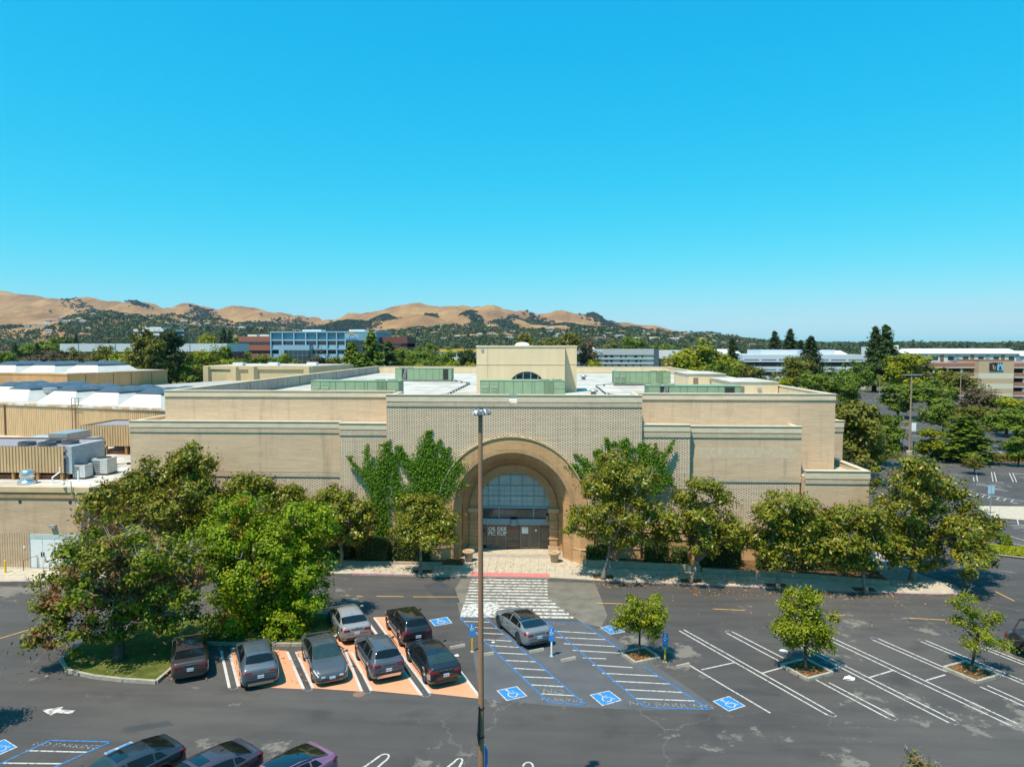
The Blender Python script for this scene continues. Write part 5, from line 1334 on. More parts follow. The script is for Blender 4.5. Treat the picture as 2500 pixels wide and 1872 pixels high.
# hotel
hY, hx0, hx1, hz_ = 470., 18., 74.6, 16.9
ho = thing('hotel', 'grey hotel block with rows of small windows behind the roof', 'building', (46, hY, 0))
M_hot = simple('pale grey hotel wall', (0.42, 0.44, 0.46), 0.7, vary=.05); M_hotg = simple('aqua glazing', (0.16, 0.30, 0.32), 0.15, vary=.2)
MB().box(hx0, hx1 - 3, hY + .6, hY + 18, 0, 13.2).build('core', M_hot, ho); MB().box(hx0, hx1 - 3.3, hY, hY + 18, 13.0, hz_).build('parapet', M_hot, ho)
MB().box(hx1 - 3.3, hx1, hY - .3, hY + 20, 0, hz_ + .1).build('end_wall', simple('dark grey blue end wall', (0.06, 0.10, 0.14), 0.6), ho)
MB().box(25.6, 26.6, hY - .4, hY + 1, 0, hz_).build('fin', simple('dark grey blue end wall', (0.06, 0.10, 0.14), 0.6), ho)
for j in range(5):
    z1 = 12.95 - j * 3.0
    MB().box(hx0, hx1 - 3.3, hY - .1, hY + .6, z1 - 3.0, z1 - 1.75).build('spandrel', M_hot, ho)
    for k in range(11):
        a = hx0 + .4 + k * 4.85
        if a + 4.4 > hx1 - 3.3: continue
        w_ = MB().box(a, a + 4.4, hY + .35, hY + .6, z1 - 1.7, z1 - .1).build('window', M_hotg, ho)
        s0 = random.choice((0.3, 1.3, 2.0)); MB().box(a + s0, a + s0 + random.choice((1.0, 1.6, 2.1)), hY + .30, hY + .35, z1 - 1.65, z1 - .2).build('pane', M_glass, w_)
lettering('sign_lettering', 'AC HOTEL', 2.1, M_letter, ho, (33.0, hY - .35, 15.2), (R(90), 0, 0), .1, 1.0)
MB().box(30, 33, hY + 5, hY + 9, hz_, hz_ + 1.8).build('roof_unit', M_letter, ho)
o = thing('grey_hall', 'white and brown hall just right of the hotel', 'building', (82, 478, 0))
MB().box(75, 92, 478, 495, 10.5, 16.1).build('wall', simple('white cladding', (0.68, 0.68, 0.67), 0.6), o); MB().box(75, 92, 478.3, 495, 0, 10.5).build('base', simple('brown cladding', (0.13, 0.08, 0.06), 0.7), o)
# white office with dark ribbon windows on the right
M_wof = simple('pale blue-white spandrel', (0.55, 0.60, 0.66), 0.45, vary=.04)
wo_ = banded('white office with dark ribbon windows behind trees at right', 'ribbon_office', 88.2, 142.2, 322, 40, 14.9, M_wof, [(11.6, 14.9), (7.3, 9.6), (3.1, 5.4), (-1.0, 1.2)], split=7.5)
for x0, x1 in ((98, 114), (119, 131)): MB().box(x0, x1, 328, 350, 14.9, 17.0).build('penthouse', M_wof, wo_)
for bz in (12.3, 7.9, 3.7):
    for k in range(7): MB().box(89 + k * 7.6, 95.4 + k * 7.6, 321.95, 322.0, bz, bz + .55).build('recess', simple('blue-grey recess', (0.14, 0.21, 0.28), .6), wo_)
# parking structure
pk = thing('parking_structure', 'multi-level parking structure with red-brown bands and a beige sign tower', 'building', (155, 264, 0))
M_pk = simple('red-brown deck band', (0.30, 0.155, 0.115), .85, vary=.12); M_pkl = simple('pale deck edge', (0.55, 0.50, 0.43), .85)
for x0, x1 in ((140.5, 155.0), (167.2, 196)):
    for j, z in enumerate((11.1, 7.6, 4.2, 0.9)):
        MB().box(x0, x1, 264, 300, z, z + 1.45).build('deck_band', M_pk, pk); MB().box(x0, x1, 263.85, 300.1, z - .4, z).build('deck_edge', M_pkl, pk)
    MB().box(x0, x1, 272, 300, 0, 11).build('core', simple('dim interior', (0.10, 0.09, 0.08), 0.9), pk)
    for xx in np.arange(x0 + .5, x1, 4.8): MB().box(xx - .25, xx + .25, 264.2, 264.8, 0, 11.2).build('column', M_pkl, pk)
for k, (z0, z1) in enumerate(((9.0, 13.6), (7.1, 9.0), (5.3, 7.1), (3.5, 5.3), (1.7, 3.5), (0, 1.7))):
    MB().box(155.0, 167.2, 261.5, 275, z0, z1).build('tower_band', simple('beige tower', (0.50, 0.36, 0.22), .85, vary=.06) if k % 2 == 0 else simple('cream tower band', (0.60, 0.56, 0.44), .85, vary=.06), pk)
MB().box(154.9, 167.3, 261.4, 275.1, 13.6, 13.75).build('coping', M_red, pk)
sg = MB().box(158.6, 161.2, 261.2, 261.5, 10.0, 12.7).build('sign_panel', simple('black sign', (0.03, 0.02, 0.03), .5), pk)
MB().box(161.2, 163.4, 261.2, 261.5, 10.0, 12.0).build('sign_panel', simple('sky blue sign', (0.16, 0.50, 0.68), .5), pk)
lettering('sign_lettering', 'b', 2.4, simple('beige tower', (0.50, 0.36, 0.22), .85), pk, (160.1, 261.12, 11.1), (R(90), 0, 0), .05); lettering('sign_lettering', 'a', 2.4, simple('black sign', (0.03, 0.02, 0.03), .5), pk, (162.2, 261.12, 11.1), (R(90), 0, 0), .05)
for k in range(5): MB().box(159.7 + k * .75, 159.95 + k * .75, 261.2, 261.4, 12.2, 12.9).build('sign_letter', simple('black sign', (0.03, 0.02, 0.03), .5), pk)
# white flats far right
def flats(label, x0, x1, Y, z1, n):
    r = thing('apartment_block', label, 'building', ((x0 + x1) / 2, Y, 0)); Mw = simple('off-white flats', (0.62, 0.60, 0.56), .8, vary=.05)
    MB().box(x0, x1, Y, Y + 24, 0, z1 - 3).build('wall', Mw, r)
    mb = MB(); mb._add([(x0 - 1, Y - 1, z1 - 3), (x1 + 1, Y - 1, z1 - 3), (x1 + 1, Y + 25, z1 - 3), (x0 - 1, Y + 25, z1 - 3), (x0 + 1, Y + 9, z1), (x1 - 1, Y + 9, z1), (x1 - 1, Y + 16, z1), (x0 + 1, Y + 16, z1)], [(0, 1, 5, 4), (1, 2, 6, 5), (2, 3, 7, 6), (3, 0, 4, 7), (4, 5, 6, 7)])
    mb.build('roof', simple('white metal roof', (0.70, 0.70, 0.69), .5, vary=.04), r)
    for k in range(n):
        a = x0 + (k + .3) * (x1 - x0) / n
        for j in range(3):
            w_ = MB().box(a, a + (x1 - x0) / n * .35, Y - .15, Y, z1 - 7 - j * 3.3, z1 - 4.8 - j * 3.3).build('window', M_glass, r)
        MB().box(a + (x1 - x0) / n * .5, a + (x1 - x0) / n * .72, Y - .3, Y, 0, z1 - 4).build('bay', simple('brown bay cladding', (0.16, 0.09, 0.07), .7) if k % 2 else M_bl2, r)
    return r
fl = flats('long white apartment block with pitched roof behind the parking structure', 228, 292, 452, 17.2, 7)
lettering('sign_lettering', 'be', 3.2, simple('black sign', (0.03, 0.02, 0.03), .5), fl, (251.5, 451.6, 11.6), (R(90), 0, 0), .1)
flats('smaller white apartment block at the far right edge', 296, 350, 470, 15.6, 6)
flats('white apartment block just right of the redwoods', 150, 200, 480, 15.8, 6)
o = thing('white_tower_house', 'white angular building top between the two apartment blocks', 'building', (216, 460, 0))
MB().box(207, 217, 462, 476, 0, 18.3).build('wall', simple('white cladding', (0.68, 0.68, 0.67), 0.6), o); MB().box(217, 226, 466, 476, 0, 19.4).build('wall', simple('white cladding', (0.68, 0.68, 0.67), 0.6), o)
flats('distant pale block left of the redwoods', 118, 140, 520, 16.6, 4)
# yellow-edged building among trees
o = thing('yellow_hall', 'low building with yellow roof edge among the trees', 'building', (-52, 420, 0))
MB().box(-62, -38, 420, 440, 0, 15.3).build('wall', simple('off-white flats', (0.62, 0.60, 0.56), .8), o); MB().box(-62.4, -37.6, 419.6, 440.4, 15.3, 16.9).build('roof_edge', simple('yellow roof edge', (0.62, 0.42, 0.05), .6), o)
for k in range(10): MB().box(-61 + k * 2.3, -59.6 + k * 2.3, 419.9, 420.0, 12.6, 14.6).build('window', M_glass, o)

# ================================================================== TREES AND PLANTS
def leaf_quads(pos, nrm, size, rs, narrow=0.5, fold=0.0):
    n = len(pos)
    a = rs.normal(size=(n, 3)); a -= (a * nrm).sum(1, keepdims=True) * nrm
    a /= np.linalg.norm(a, axis=1, keepdims=True) + 1e-9
    b = np.cross(nrm, a)
    s = (size * rs.uniform(0.65, 1.25, n))[:, None]
    a, b = a * s, b * s * narrow
    v = np.stack([pos - a, pos - b, pos + a, pos + b], 1).reshape(-1, 3)
    return v, np.arange(n * 4).reshape(n, 4)
def crown_points(blobs, n, rs, clump=0.45, per=66, fill=0.16, flat=0.72):
    """leaf clumps on and in a cluster of ellipsoids -> positions and outward normals"""
    B = np.array(blobs, float)                              # cx cy cz rx ry rz
    wgt = (B[:, 3] * B[:, 4] * B[:, 5]) ** (2 / 3.0); wgt /= wgt.sum()
    nc = max(4, n // per)
    pick = rs.choice(len(B), nc, p=wgt)
    d = rs.normal(size=(nc, 3)); d[:, 2] += 0.25; d /= np.linalg.norm(d, axis=1, keepdims=True)
    rad = np.where(rs.uniform(size=nc) < fill, rs.uniform(0.35, 0.8, nc), rs.uniform(0.80, 1.04, nc))
    cc = B[pick, :3] + d * B[pick, 3:] * rad[:, None]
    k = rs.integers(0, nc, n)
    cs = rs.uniform(0.6, 1.4, nc) * clump
    off = rs.normal(size=(n, 3)) * cs[k][:, None] * np.array([1, 1, flat]) * 0.62
    pos = cc[k] + off
    out = d[k] * 0.75 + off / (cs[k][:, None] + 1e-6) * 0.55 + rs.normal(size=(n, 3)) * 0.55 + np.array([0, 0, 0.45])
    out /= np.linalg.norm(out, axis=1, keepdims=True) + 1e-9
    return pos, out, cc
def crown_mesh(name, blobs, n, size, rs, **kw):
    nar = kw.pop('narrow', 0.5)
    p, o, cc = crown_points(blobs, n, rs, **kw)
    v, f = leaf_quads(p, o, size, rs, nar)
    return v, f, cc
def trunk_builder(base, blobs, r0, fork, rs, wob=0.12, limbs=9, lean=(0, 0), seg=7):
    """tapered trunk that forks at height `fork` into limbs running to the crown's lobes"""
    mb = MB(); b = Vector(base)
    top = b + Vector((lean[0], lean[1], fork))
    mid = b.lerp(top, 0.5) + Vector((rs.uniform(-wob, wob), rs.uniform(-wob, wob), 0))
    mb.tube([b - Vector((0, 0, 0.1)), b + Vector((0, 0, 0.25)), mid, top], [r0 * 1.45, r0 * 1.05, r0 * 0.88, r0 * 0.75], seg)
    order = sorted(blobs, key=lambda q: -q[3])[:limbs]
    for q in order:
        e = Vector(q[:3])
        if e.z < top.z + 0.1: e.z = top.z + 0.3
        m1 = top.lerp(e, 0.45) + Vector((rs.uniform(-.2, .2), rs.uniform(-.2, .2), 0.15 * (e - top).length * 0.6))
        mb.tube([top - Vector((0, 0, 0.15)), m1, e], [r0 * 0.55, r0 * 0.34, r0 * 0.12], 5)
        for _ in range(2):
            f_ = e + Vector((rs.normal() * q[3] * .6, rs.normal() * q[4] * .6, abs(rs.normal()) * q[5] * .5)); mb.tube([m1.lerp(e, .5), f_], [r0 * .16, r0 * .05], 4)
    return mb
def px_blobs(Y, lst, rs, depth=1.0, extra=2):
    """lobes measured in the photograph (centre and radius in px) set round the trunk's distance; the crown gets a like depth"""
    out = []
    xs = [ony(px, py, Y) for px, py, r in lst]
    cx = sum(p.x for p in xs) / len(xs); hw = max(0.6, max(abs(p.x - cx) for p in xs))
    for (px, py, r), p in zip(lst, xs):
        rm = r * Y / FPX * .86
        room = math.sqrt(max(0.0, 1 - ((p.x - cx) / (hw * 1.15)) ** 2)) * hw * 0.75 * depth
        for k in range(extra):
            dy = 0.0 if k == 0 else rs.uniform(-1, 1) * room
            if k and abs(dy) < 0.5: dy = math.copysign(room * 0.6, dy)
            out.append((p.x + (rs.uniform(-.15, .15) * rm if k else 0), Y + dy, max(p.z - (0.1 * rm if k else 0), rm * .6), rm, rm, rm * 0.86))
    return out
def make_tree(name, label, base, blobs, n, size, mat, bark, r0, fork, seed, group=None, lean=(0, 0), limbs=9, cat='tree', twigs=0, **kw):
    rs = np.random.default_rng(seed); n, size = int(n * (1.12 if mat is L_magnolia else 1.3)), size * .86; kw.setdefault('per', 80)
    t = thing(name, label, cat, base, group=group)
    v, f, cc = crown_mesh('crown', blobs, n, size, rs, **kw)
    trunk_builder(base, blobs, r0, fork, rs, lean=lean, limbs=limbs).build('trunk', bark, t, True)
    link('crown', np_mesh('crown', v - np.array(base), f), t, mat)
    if twigs:
        mb = MB()
        for i in range(twigs):
            c_ = cc[rs.integers(0, len(cc))]; k_ = 1.0 if r0 > .12 else .38; e = Vector(c_) + Vector((rs.normal() * .5, -abs(rs.normal()) * .4, abs(rs.normal()) * .6)) * k_; m_ = Vector(c_).lerp(e, .5) + Vector((rs.normal() * .1, rs.normal() * .1, .1))
            mb.tube([c_, m_, e], [0.030 * k_, 0.020 * k_, 0.008 * k_], 3)
            for _ in range(3): mb.tube([m_, m_ + Vector((rs.normal() * .35, rs.normal() * .3, abs(rs.normal()) * .35)) * k_], [0.014 * k_, 0.005 * k_], 3)
        mb.build('dead_twigs', M_twig, t)['kind'] = 'stuff'
    return t
RS = np.random.default_rng(5)
def base_of(px, py, z=0.0): p = onz(px, py, z); return (p.x, p.y, z)
# ---- street trees in front of the store (magnolias)
b = base_of(1473, 1413, .13); Y = b[1]
make_tree('magnolia_tree', 'tall magnolia just right of the entrance, its crown before the creeper', b, px_blobs(Y, [(1445, 1290, 38), (1420, 1262, 30), (1480, 1240, 48), (1540, 1235, 50), (1600, 1255, 42), (1500, 1180, 52), (1555, 1165, 45), (1455, 1190, 40), (1490, 1300, 40), (1560, 1300, 42), (1620, 1300, 34), (1510, 1130, 34), (1395, 1290, 18)], RS), 15000, 0.17, L_magnolia, M_bark, 0.17, 2.1, 101, 'magnolias along the store front', lean=(0.45, 0), twigs=60)
b = base_of(1687, 1423, .13); Y = b[1]
make_tree('magnolia_tree', 'slim magnolia with a forked white trunk, second right of the entrance', b, px_blobs(Y, [(1700, 1180, 26), (1735, 1195, 28), (1680, 1215, 28), (1770, 1215, 26), (1700, 1260, 40), (1745, 1265, 44), (1790, 1290, 34), (1660, 1290, 34), (1710, 1310, 40), (1770, 1320, 30), (1820, 1330, 22)], RS), 11500, 0.165, L_magnolia, M_bark, 0.16, 1.9, 102, 'magnolias along the store front', lean=(0.6, .1), twigs=25)
b = base_of(1898, 1435, .13); Y = b[1]
make_tree('magnolia_tree', 'bushy magnolia third right of the entrance, below the right wing', b, px_blobs(Y, [(1905, 1225, 34), (1950, 1225, 30), (1870, 1255, 36), (1925, 1270, 50), (1980, 1275, 36), (1850, 1310, 36), (1905, 1325, 46), (1965, 1330, 42), (1870, 1350, 24)], RS), 12500, 0.17, L_magnolia, M_bark, 0.17, 1.5, 103, 'magnolias along the store front', twigs=12)
b = base_of(2114, 1446, .13); Y = b[1]
make_tree('magnolia_tree', 'magnolia with pale twisted trunk beside the round sidewalk corner', b, px_blobs(Y, [(2010, 1270, 34), (2060, 1265, 40), (2110, 1260, 34), (2040, 1320, 42), (2100, 1320, 48), (2150, 1320, 34), (2070, 1365, 32), (2120, 1365, 32), (2000, 1330, 26)], RS), 12500, 0.17, L_magnolia, M_bark, 0.17, 1.6, 104, 'magnolias along the store front', lean=(-.2, 0), twigs=18)
b = base_of(2228, 1415, .13); Y = b[1]
make_tree('magnolia_tree', 'largest magnolia at the right corner, casting a long shadow', b, px_blobs(Y, [(2225, 1135, 28), (2250, 1165, 36), (2195, 1175, 34), (2160, 1200, 36), (2320, 1190, 40), (2345, 1220, 32), (2270, 1220, 48), (2200, 1250, 50), (2160, 1280, 44), (2300, 1280, 54), (2370, 1275, 42), (2410, 1290, 34), (2240, 1310, 52), (2180, 1330, 44), (2310, 1340, 48), (2380, 1345, 36), (2260, 1360, 38), (2120, 1260, 36)], RS), 27000, 0.18, L_magnolia, M_bark, 0.26, 2.2, 105, 'magnolias along the store front', twigs=20)
b = base_of(1027, 1401, .13); Y = b[1]
make_tree('magnolia_tree', 'round-headed magnolia on a straight trunk left of the entrance', b, px_blobs(Y, [(1000, 1240, 34), (1050, 1235, 36), (985, 1280, 36), (1035, 1285, 46), (1085, 1270, 36), (1095, 1300, 28), (1010, 1310, 26), (1060, 1312, 26)], RS), 12500, 0.15, L_magnolia, M_bark, 0.14, 2.3, 106, 'magnolias along the store front')
b = (-31.5, 57.6, .13); Y = b[1]
make_tree('magnolia_tree', 'big dark magnolia at the left corner of the store, spiky top', b, px_blobs(Y, [(462, 1088, 12), (465, 1112, 22), (440, 1125, 26), (485, 1135, 22), (375, 1125, 14), (515, 1125, 14), (350, 1160, 30), (400, 1165, 40), (455, 1165, 42), (310, 1190, 38), (360, 1215, 50), (430, 1220, 56), (500, 1190, 36), (265, 1215, 40), (300, 1255, 46), (370, 1280, 50), (450, 1285, 50), (510, 1250, 40), (220, 1245, 24)], RS, 0.7), 27000, 0.18, L_magnolia, M_bark, 0.25, 2.0, 107, 'magnolias along the store front')
b = (-24.5, 58.2, .13); Y = b[1]
make_tree('magnolia_tree', 'rusty-tipped magnolia between the left corner and the lush tree', b, px_blobs(Y, [(570, 1180, 28), (610, 1170, 24), (650, 1185, 28), (540, 1215, 34), (600, 1215, 38), (660, 1215, 34), (710, 1205, 28), (720, 1235, 26), (580, 1265, 44), (660, 1270, 44)], RS, 0.7), 13000, 0.17, L_magnolia, M_bark, 0.18, 1.8, 108, 'magnolias along the store front')
b = (-17.0, 57.8, .13); Y = b[1]
make_tree('magnolia_tree', 'magnolia half hidden behind the lush green tree, by the left creeper', b, px_blobs(Y, [(800, 1205, 24), (835, 1215, 26), (770, 1240, 30), (830, 1250, 38), (880, 1240, 28), (900, 1265, 26), (800, 1290, 40), (860, 1300, 36)], RS, 0.7), 11500, 0.17, L_magnolia, M_bark, 0.17, 1.9, 109, 'magnolias along the store front')
# ---- the two big trees on the grass island
b = (-16.9, 45.4, .15); Y = b[1]
make_tree('sweetgum_tree', 'big lush bright green tree on the island, behind the orange bays', b, px_blobs(Y, [(560, 1240, 38), (610, 1230, 30), (520, 1290, 42), (580, 1300, 52), (650, 1280, 46), (720, 1265, 46), (770, 1260, 38), (700, 1320, 60), (765, 1315, 50), (500, 1350, 36), (560, 1375, 56), (640, 1380, 62), (730, 1390, 66), (785, 1380, 38), (610, 1450, 56), (690, 1465, 60), (765, 1445, 46), (580, 1500, 50), (650, 1520, 50), (720, 1520, 50), (545, 1450, 36), (610, 1545, 30)], RS, 0.8), 44000, 0.135, L_lush, M_darkbark, 0.27, 2.0, 110, twigs=14, clump=0.44, per=135, fill=.10)
b = base_of(292, 1608, .15); Y = b[1]
make_tree('sycamore_tree', 'half-dry tree with rusty leaves and bare twigs on the island nose', b, px_blobs(Y, [(215, 1290, 24), (240, 1320, 34), (290, 1340, 40), (190, 1340, 26), (330, 1310, 34), (400, 1340, 44), (450, 1370, 40), (340, 1380, 52), (260, 1400, 52), (180, 1400, 40), (120, 1420, 38), (110, 1470, 36), (170, 1470, 48), (240, 1470, 54), (320, 1460, 56), (400, 1440, 52), (460, 1440, 36), (150, 1530, 34), (210, 1540, 36), (300, 1520, 44), (380, 1520, 46), (430, 1530, 36), (270, 1540, 30), (480, 1400, 28)], RS, 0.8), 21000, 0.155, L_rusty, M_darkbark, 0.30, 3.4, 111, twigs=210, clump=0.46, per=85)
# ---- young trees in the parking bays
b = base_of(1561, 1601, .1); Y = b[1]
make_tree('young_tree', 'young yellow-green tree on a thin trunk between the accessible bays', b, px_blobs(Y, [(1545, 1462, 16), (1595, 1460, 18), (1520, 1485, 20), (1560, 1490, 28), (1600, 1495, 26), (1510, 1525, 20), (1545, 1525, 26), (1590, 1530, 26), (1615, 1515, 14), (1600, 1550, 10)], RS), 5200, 0.095, L_young, M_darkbark, 0.075, 1.7, 112, 'young trees in the parking bays', clump=.24, per=40)
b = base_of(1966, 1635, .1); Y = b[1]
make_tree('young_tree', 'bushier young green tree with a few rusty leaves in the middle bays', b, px_blobs(Y, [(1975, 1440, 14), (1945, 1455, 20), (1985, 1465, 24), (1935, 1490, 26), (1980, 1500, 30), (1920, 1525, 22), (1960, 1535, 32), (2005, 1535, 28), (2035, 1510, 16), (1900, 1535, 16), (1940, 1570, 22), (1985, 1575, 22), (2020, 1570, 18)], RS), 7200, 0.10, L_young, M_darkbark, 0.10, 1.6, 113, 'young trees in the parking bays', clump=.27, per=40)
b = base_of(2371, 1639, .1); Y = b[1]
make_tree('young_tree', 'thin leaning young tree with bare twigs at the right edge', b, px_blobs(Y, [(2358, 1455, 10), (2350, 1480, 13), (2375, 1500, 14), (2350, 1525, 16), (2385, 1535, 18), (2415, 1515, 14), (2365, 1565, 18), (2400, 1560, 15), (2440, 1565, 12), (2425, 1500, 10), (2460, 1575, 10)], RS), 3200, 0.09, L_young, M_darkbark, 0.085, 1.9, 114, 'young trees in the parking bays', lean=(.35, 0), twigs=60, clump=.24, per=30)
make_tree('young_tree', 'dry brown-tipped sapling rising into the bottom right corner', (13.6, 25.0, 0), [(13.1, 25, 4.0, .22, .22, .2), (13.3, 25.1, 3.5, .3, .3, .3), (13.9, 25, 3.3, .4, .4, .35), (13.6, 24.9, 3.0, .5, .5, .4), (14.3, 25.2, 2.9, .4, .4, .3)], 1500, 0.085, L_rusty, M_darkbark, 0.06, 1.6, 115, 'young trees in the parking bays', twigs=50, clump=.2, per=24)
p_ = onz(-115, 1800)
make_tree('roadside_tree', 'tree at the left frame edge, only its shadow and a few leaves show', (p_.x, p_.y, 0), [(p_.x - .4, p_.y, 3.4, 1.5, 1.5, 1.2), (p_.x + .3, p_.y + .3, 2.8, 1.3, 1.3, 1.0), (p_.x + .9, p_.y + .2, 2.6, .7, .7, .5), (p_.x - 1, p_.y - .5, 3.0, 1.3, 1.3, 1)], 5000, 0.11, L_rusty, M_darkbark, 0.1, 1.6, 116, clump=.3)

# ---- creepers on the brick screen
def creeper(label, Y, arms, n, seed, name='wall_creeper'):
    rs = np.random.default_rng(seed)
    for a in list(arms):                                 # ragged side shoots
        for px, py, r in a:
            for _ in range(3):
                an = rs.uniform(-.3, 3.44); L = r * rs.uniform(.9, 2.1); arms.append([(px, py, r * .25), (px + math.cos(an) * L, py - math.sin(an) * L, 2.2)])
    pts = []; mb = MB()
    for a in arms:                                       # each arm: list of (px, py, half width px)
        w3 = [(ony(px, py, Y), r * Y / FPX) for px, py, r in a]
        mb.tube([(p.x, Y - .04, p.z) for p, r in w3], [0.03] * len(w3), 4)
        for i in range(len(w3) - 1):
            (p, r1), (q, r2) = w3[i], w3[i + 1]; L = (q - p).length; m = int(n * L * (r1 + r2))
            t = rs.uniform(size=m); rr = r1 + (r2 - r1) * t
            off = rs.normal(size=(m, 2)) * rr[:, None] * .55
            pts.append(np.stack([p.x + (q.x - p.x) * t + off[:, 0], Y - .04 - np.abs(rs.normal(size=m)) * .05 - rr * .32 * rs.uniform(size=m) ** 2, p.z + (q.z - p.z) * t + off[:, 1]], 1))
    P = np.concatenate(pts); nr = rs.normal(size=P.shape) * .6 + np.array([0, -.9, .5]); nr /= np.linalg.norm(nr, axis=1, keepdims=True)
    v, f = leaf_quads(P, nr, .082, rs, .6)
    o0 = ony(arms[0][0][0], arms[0][0][1], Y); base = (o0.x, Y - .1, .3)
    t = thing(name, label, 'plant', base, group='creepers on the brick screen')
    mb.build('stems', M_darkbark, t); link('foliage', np_mesh('foliage', v - np.array(base), f), t, L_vine)
creeper('bright green creeper climbing the brick left of the arch', 60.38, [
    [(935, 1300, 24), (925, 1240, 26), (925, 1180, 24), (935, 1130, 20), (945, 1085, 10)], [(925, 1200, 16), (900, 1150, 14), (896, 1110, 9), (899, 1090, 6)], [(915, 1190, 14), (890, 1160, 10), (865, 1135, 6), (852, 1115, 5)],
    [(1010, 1320, 30), (1025, 1240, 36), (1030, 1180, 36), (1035, 1130, 30), (1043, 1085, 18), (1046, 1056, 8)], [(1040, 1150, 20), (1080, 1140, 22), (1090, 1100, 12)], [(1050, 1200, 26), (1095, 1175, 26), (1120, 1135, 18), (1135, 1150, 8)], [(1010, 1150, 18), (985, 1120, 14), (975, 1090, 7)], [(1000, 1260, 30), (970, 1200, 16), (960, 1130, 10)], [(1060, 1230, 24), (1100, 1200, 14), (1125, 1180, 5)], [(1050, 1110, 10), (1065, 1090, 7), (1075, 1075, 4)], [(925, 1160, 12), (950, 1140, 12), (965, 1110, 8)]], 330, 201)
creeper('bright green creeper fanning out over the brick right of the arch', 60.38, [
    [(1500, 1320, 26), (1500, 1220, 34), (1505, 1150, 34), (1520, 1100, 22), (1525, 1077, 8)], [(1490, 1170, 24), (1465, 1120, 16), (1458, 1100, 8)], [(1480, 1200, 22), (1430, 1160, 14), (1395, 1140, 9), (1378, 1140, 4)], [(1450, 1150, 10), (1425, 1125, 8), (1405, 1110, 4)],
    [(1530, 1200, 30), (1570, 1140, 28), (1575, 1100, 16), (1570, 1085, 7)], [(1580, 1180, 24), (1600, 1130, 16), (1600, 1090, 6)], [(1600, 1160, 16), (1625, 1110, 9), (1642, 1080, 5)], [(1595, 1200, 18), (1625, 1165, 14), (1640, 1180, 8)], [(1500, 1110, 10), (1485, 1085, 7), (1478, 1070, 4)]], 320, 202)

# ---- hedges and shrubs
def hedge(label, x0, x1, y0, y1, h, mat, n, seed, name='clipped_hedge', z0=.38, size=.075, cat='hedge'):
    rs = np.random.default_rng(seed)
    t = thing(name, label, cat, ((x0 + x1) / 2, (y0 + y1) / 2, z0))
    m = rs.uniform(size=(n, 3)); f_ = rs.integers(0, 4, n)
    P = np.stack([x0 + m[:, 0] * (x1 - x0), y0 + m[:, 1] * (y1 - y0), z0 + m[:, 2] * h], 1)
    P[f_ == 0, 1] = y0; P[f_ == 1, 2] = z0 + h; P[f_ == 2, 0] = np.where(m[f_ == 2, 1] < .5, x0, x1)
    P += rs.normal(size=P.shape) * np.array([.06, .06, .07])
    nr = rs.normal(size=P.shape) * .7 + np.array([0, -.5, .6]); nr /= np.linalg.norm(nr, axis=1, keepdims=True)
    v, q = leaf_quads(P, nr, size, rs, .55)
    link('foliage', np_mesh('foliage', v - np.array(t.location), q), t, mat)
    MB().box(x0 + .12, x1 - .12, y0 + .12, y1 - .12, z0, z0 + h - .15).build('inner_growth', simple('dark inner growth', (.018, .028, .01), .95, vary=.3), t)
hx = lambda px, Y: ony(px, 1370, Y).x
hedge('small pale-green clipped hedge right of the entrance pier', hx(1433, 59.6), hx(1480, 59.6), 59.0, 60.1, 1.25, L_hedge, 2600, 301)
hedge('square clipped hedge behind the low wall, between the first two trees', hx(1574, 59.4), hx(1631, 59.4), 58.7, 60.1, 1.65, L_hedge, 3600, 302)
hedge('narrow clipped hedge behind the second magnolia', hx(1640, 59.2), hx(1678, 59.2), 58.6, 60.1, 1.2, L_hedge, 2000, 303)
hedge('dark hedge between the second and third magnolia', hx(1700, 58.8), hx(1810, 58.8), 58.4, 60.3, 2.0, L_hedge, 5200, 304)
hedge('small round-topped hedge below the third magnolia', hx(1845, 58.4), hx(1885, 58.4), 57.6, 58.8, 1.0, L_hedge, 1800, 305)
hedge('long dark hedge below the right wing, behind the fourth magnolia', hx(1900, 58.8), hx(2110, 58.8), 57.6, 60.2, 2.1, L_hedge, 8000, 306)
hedge('dark hedge left of the round-headed magnolia', hx(880, 59.4), hx(950, 59.4), 58.9, 60.1, 1.7, L_hedge, 3600, 307)
hedge('dark hedge behind the round-headed magnolia trunk', hx(965, 59.5), hx(1048, 59.5), 59.0, 60.1, 1.9, L_hedge, 4200, 308)
hedge('dark hedge at the foot of the left wing wall', hx(560, 60), hx(860, 60), 59.4, 61.0, 1.6, L_hedge, 7500, 309, z0=.13)
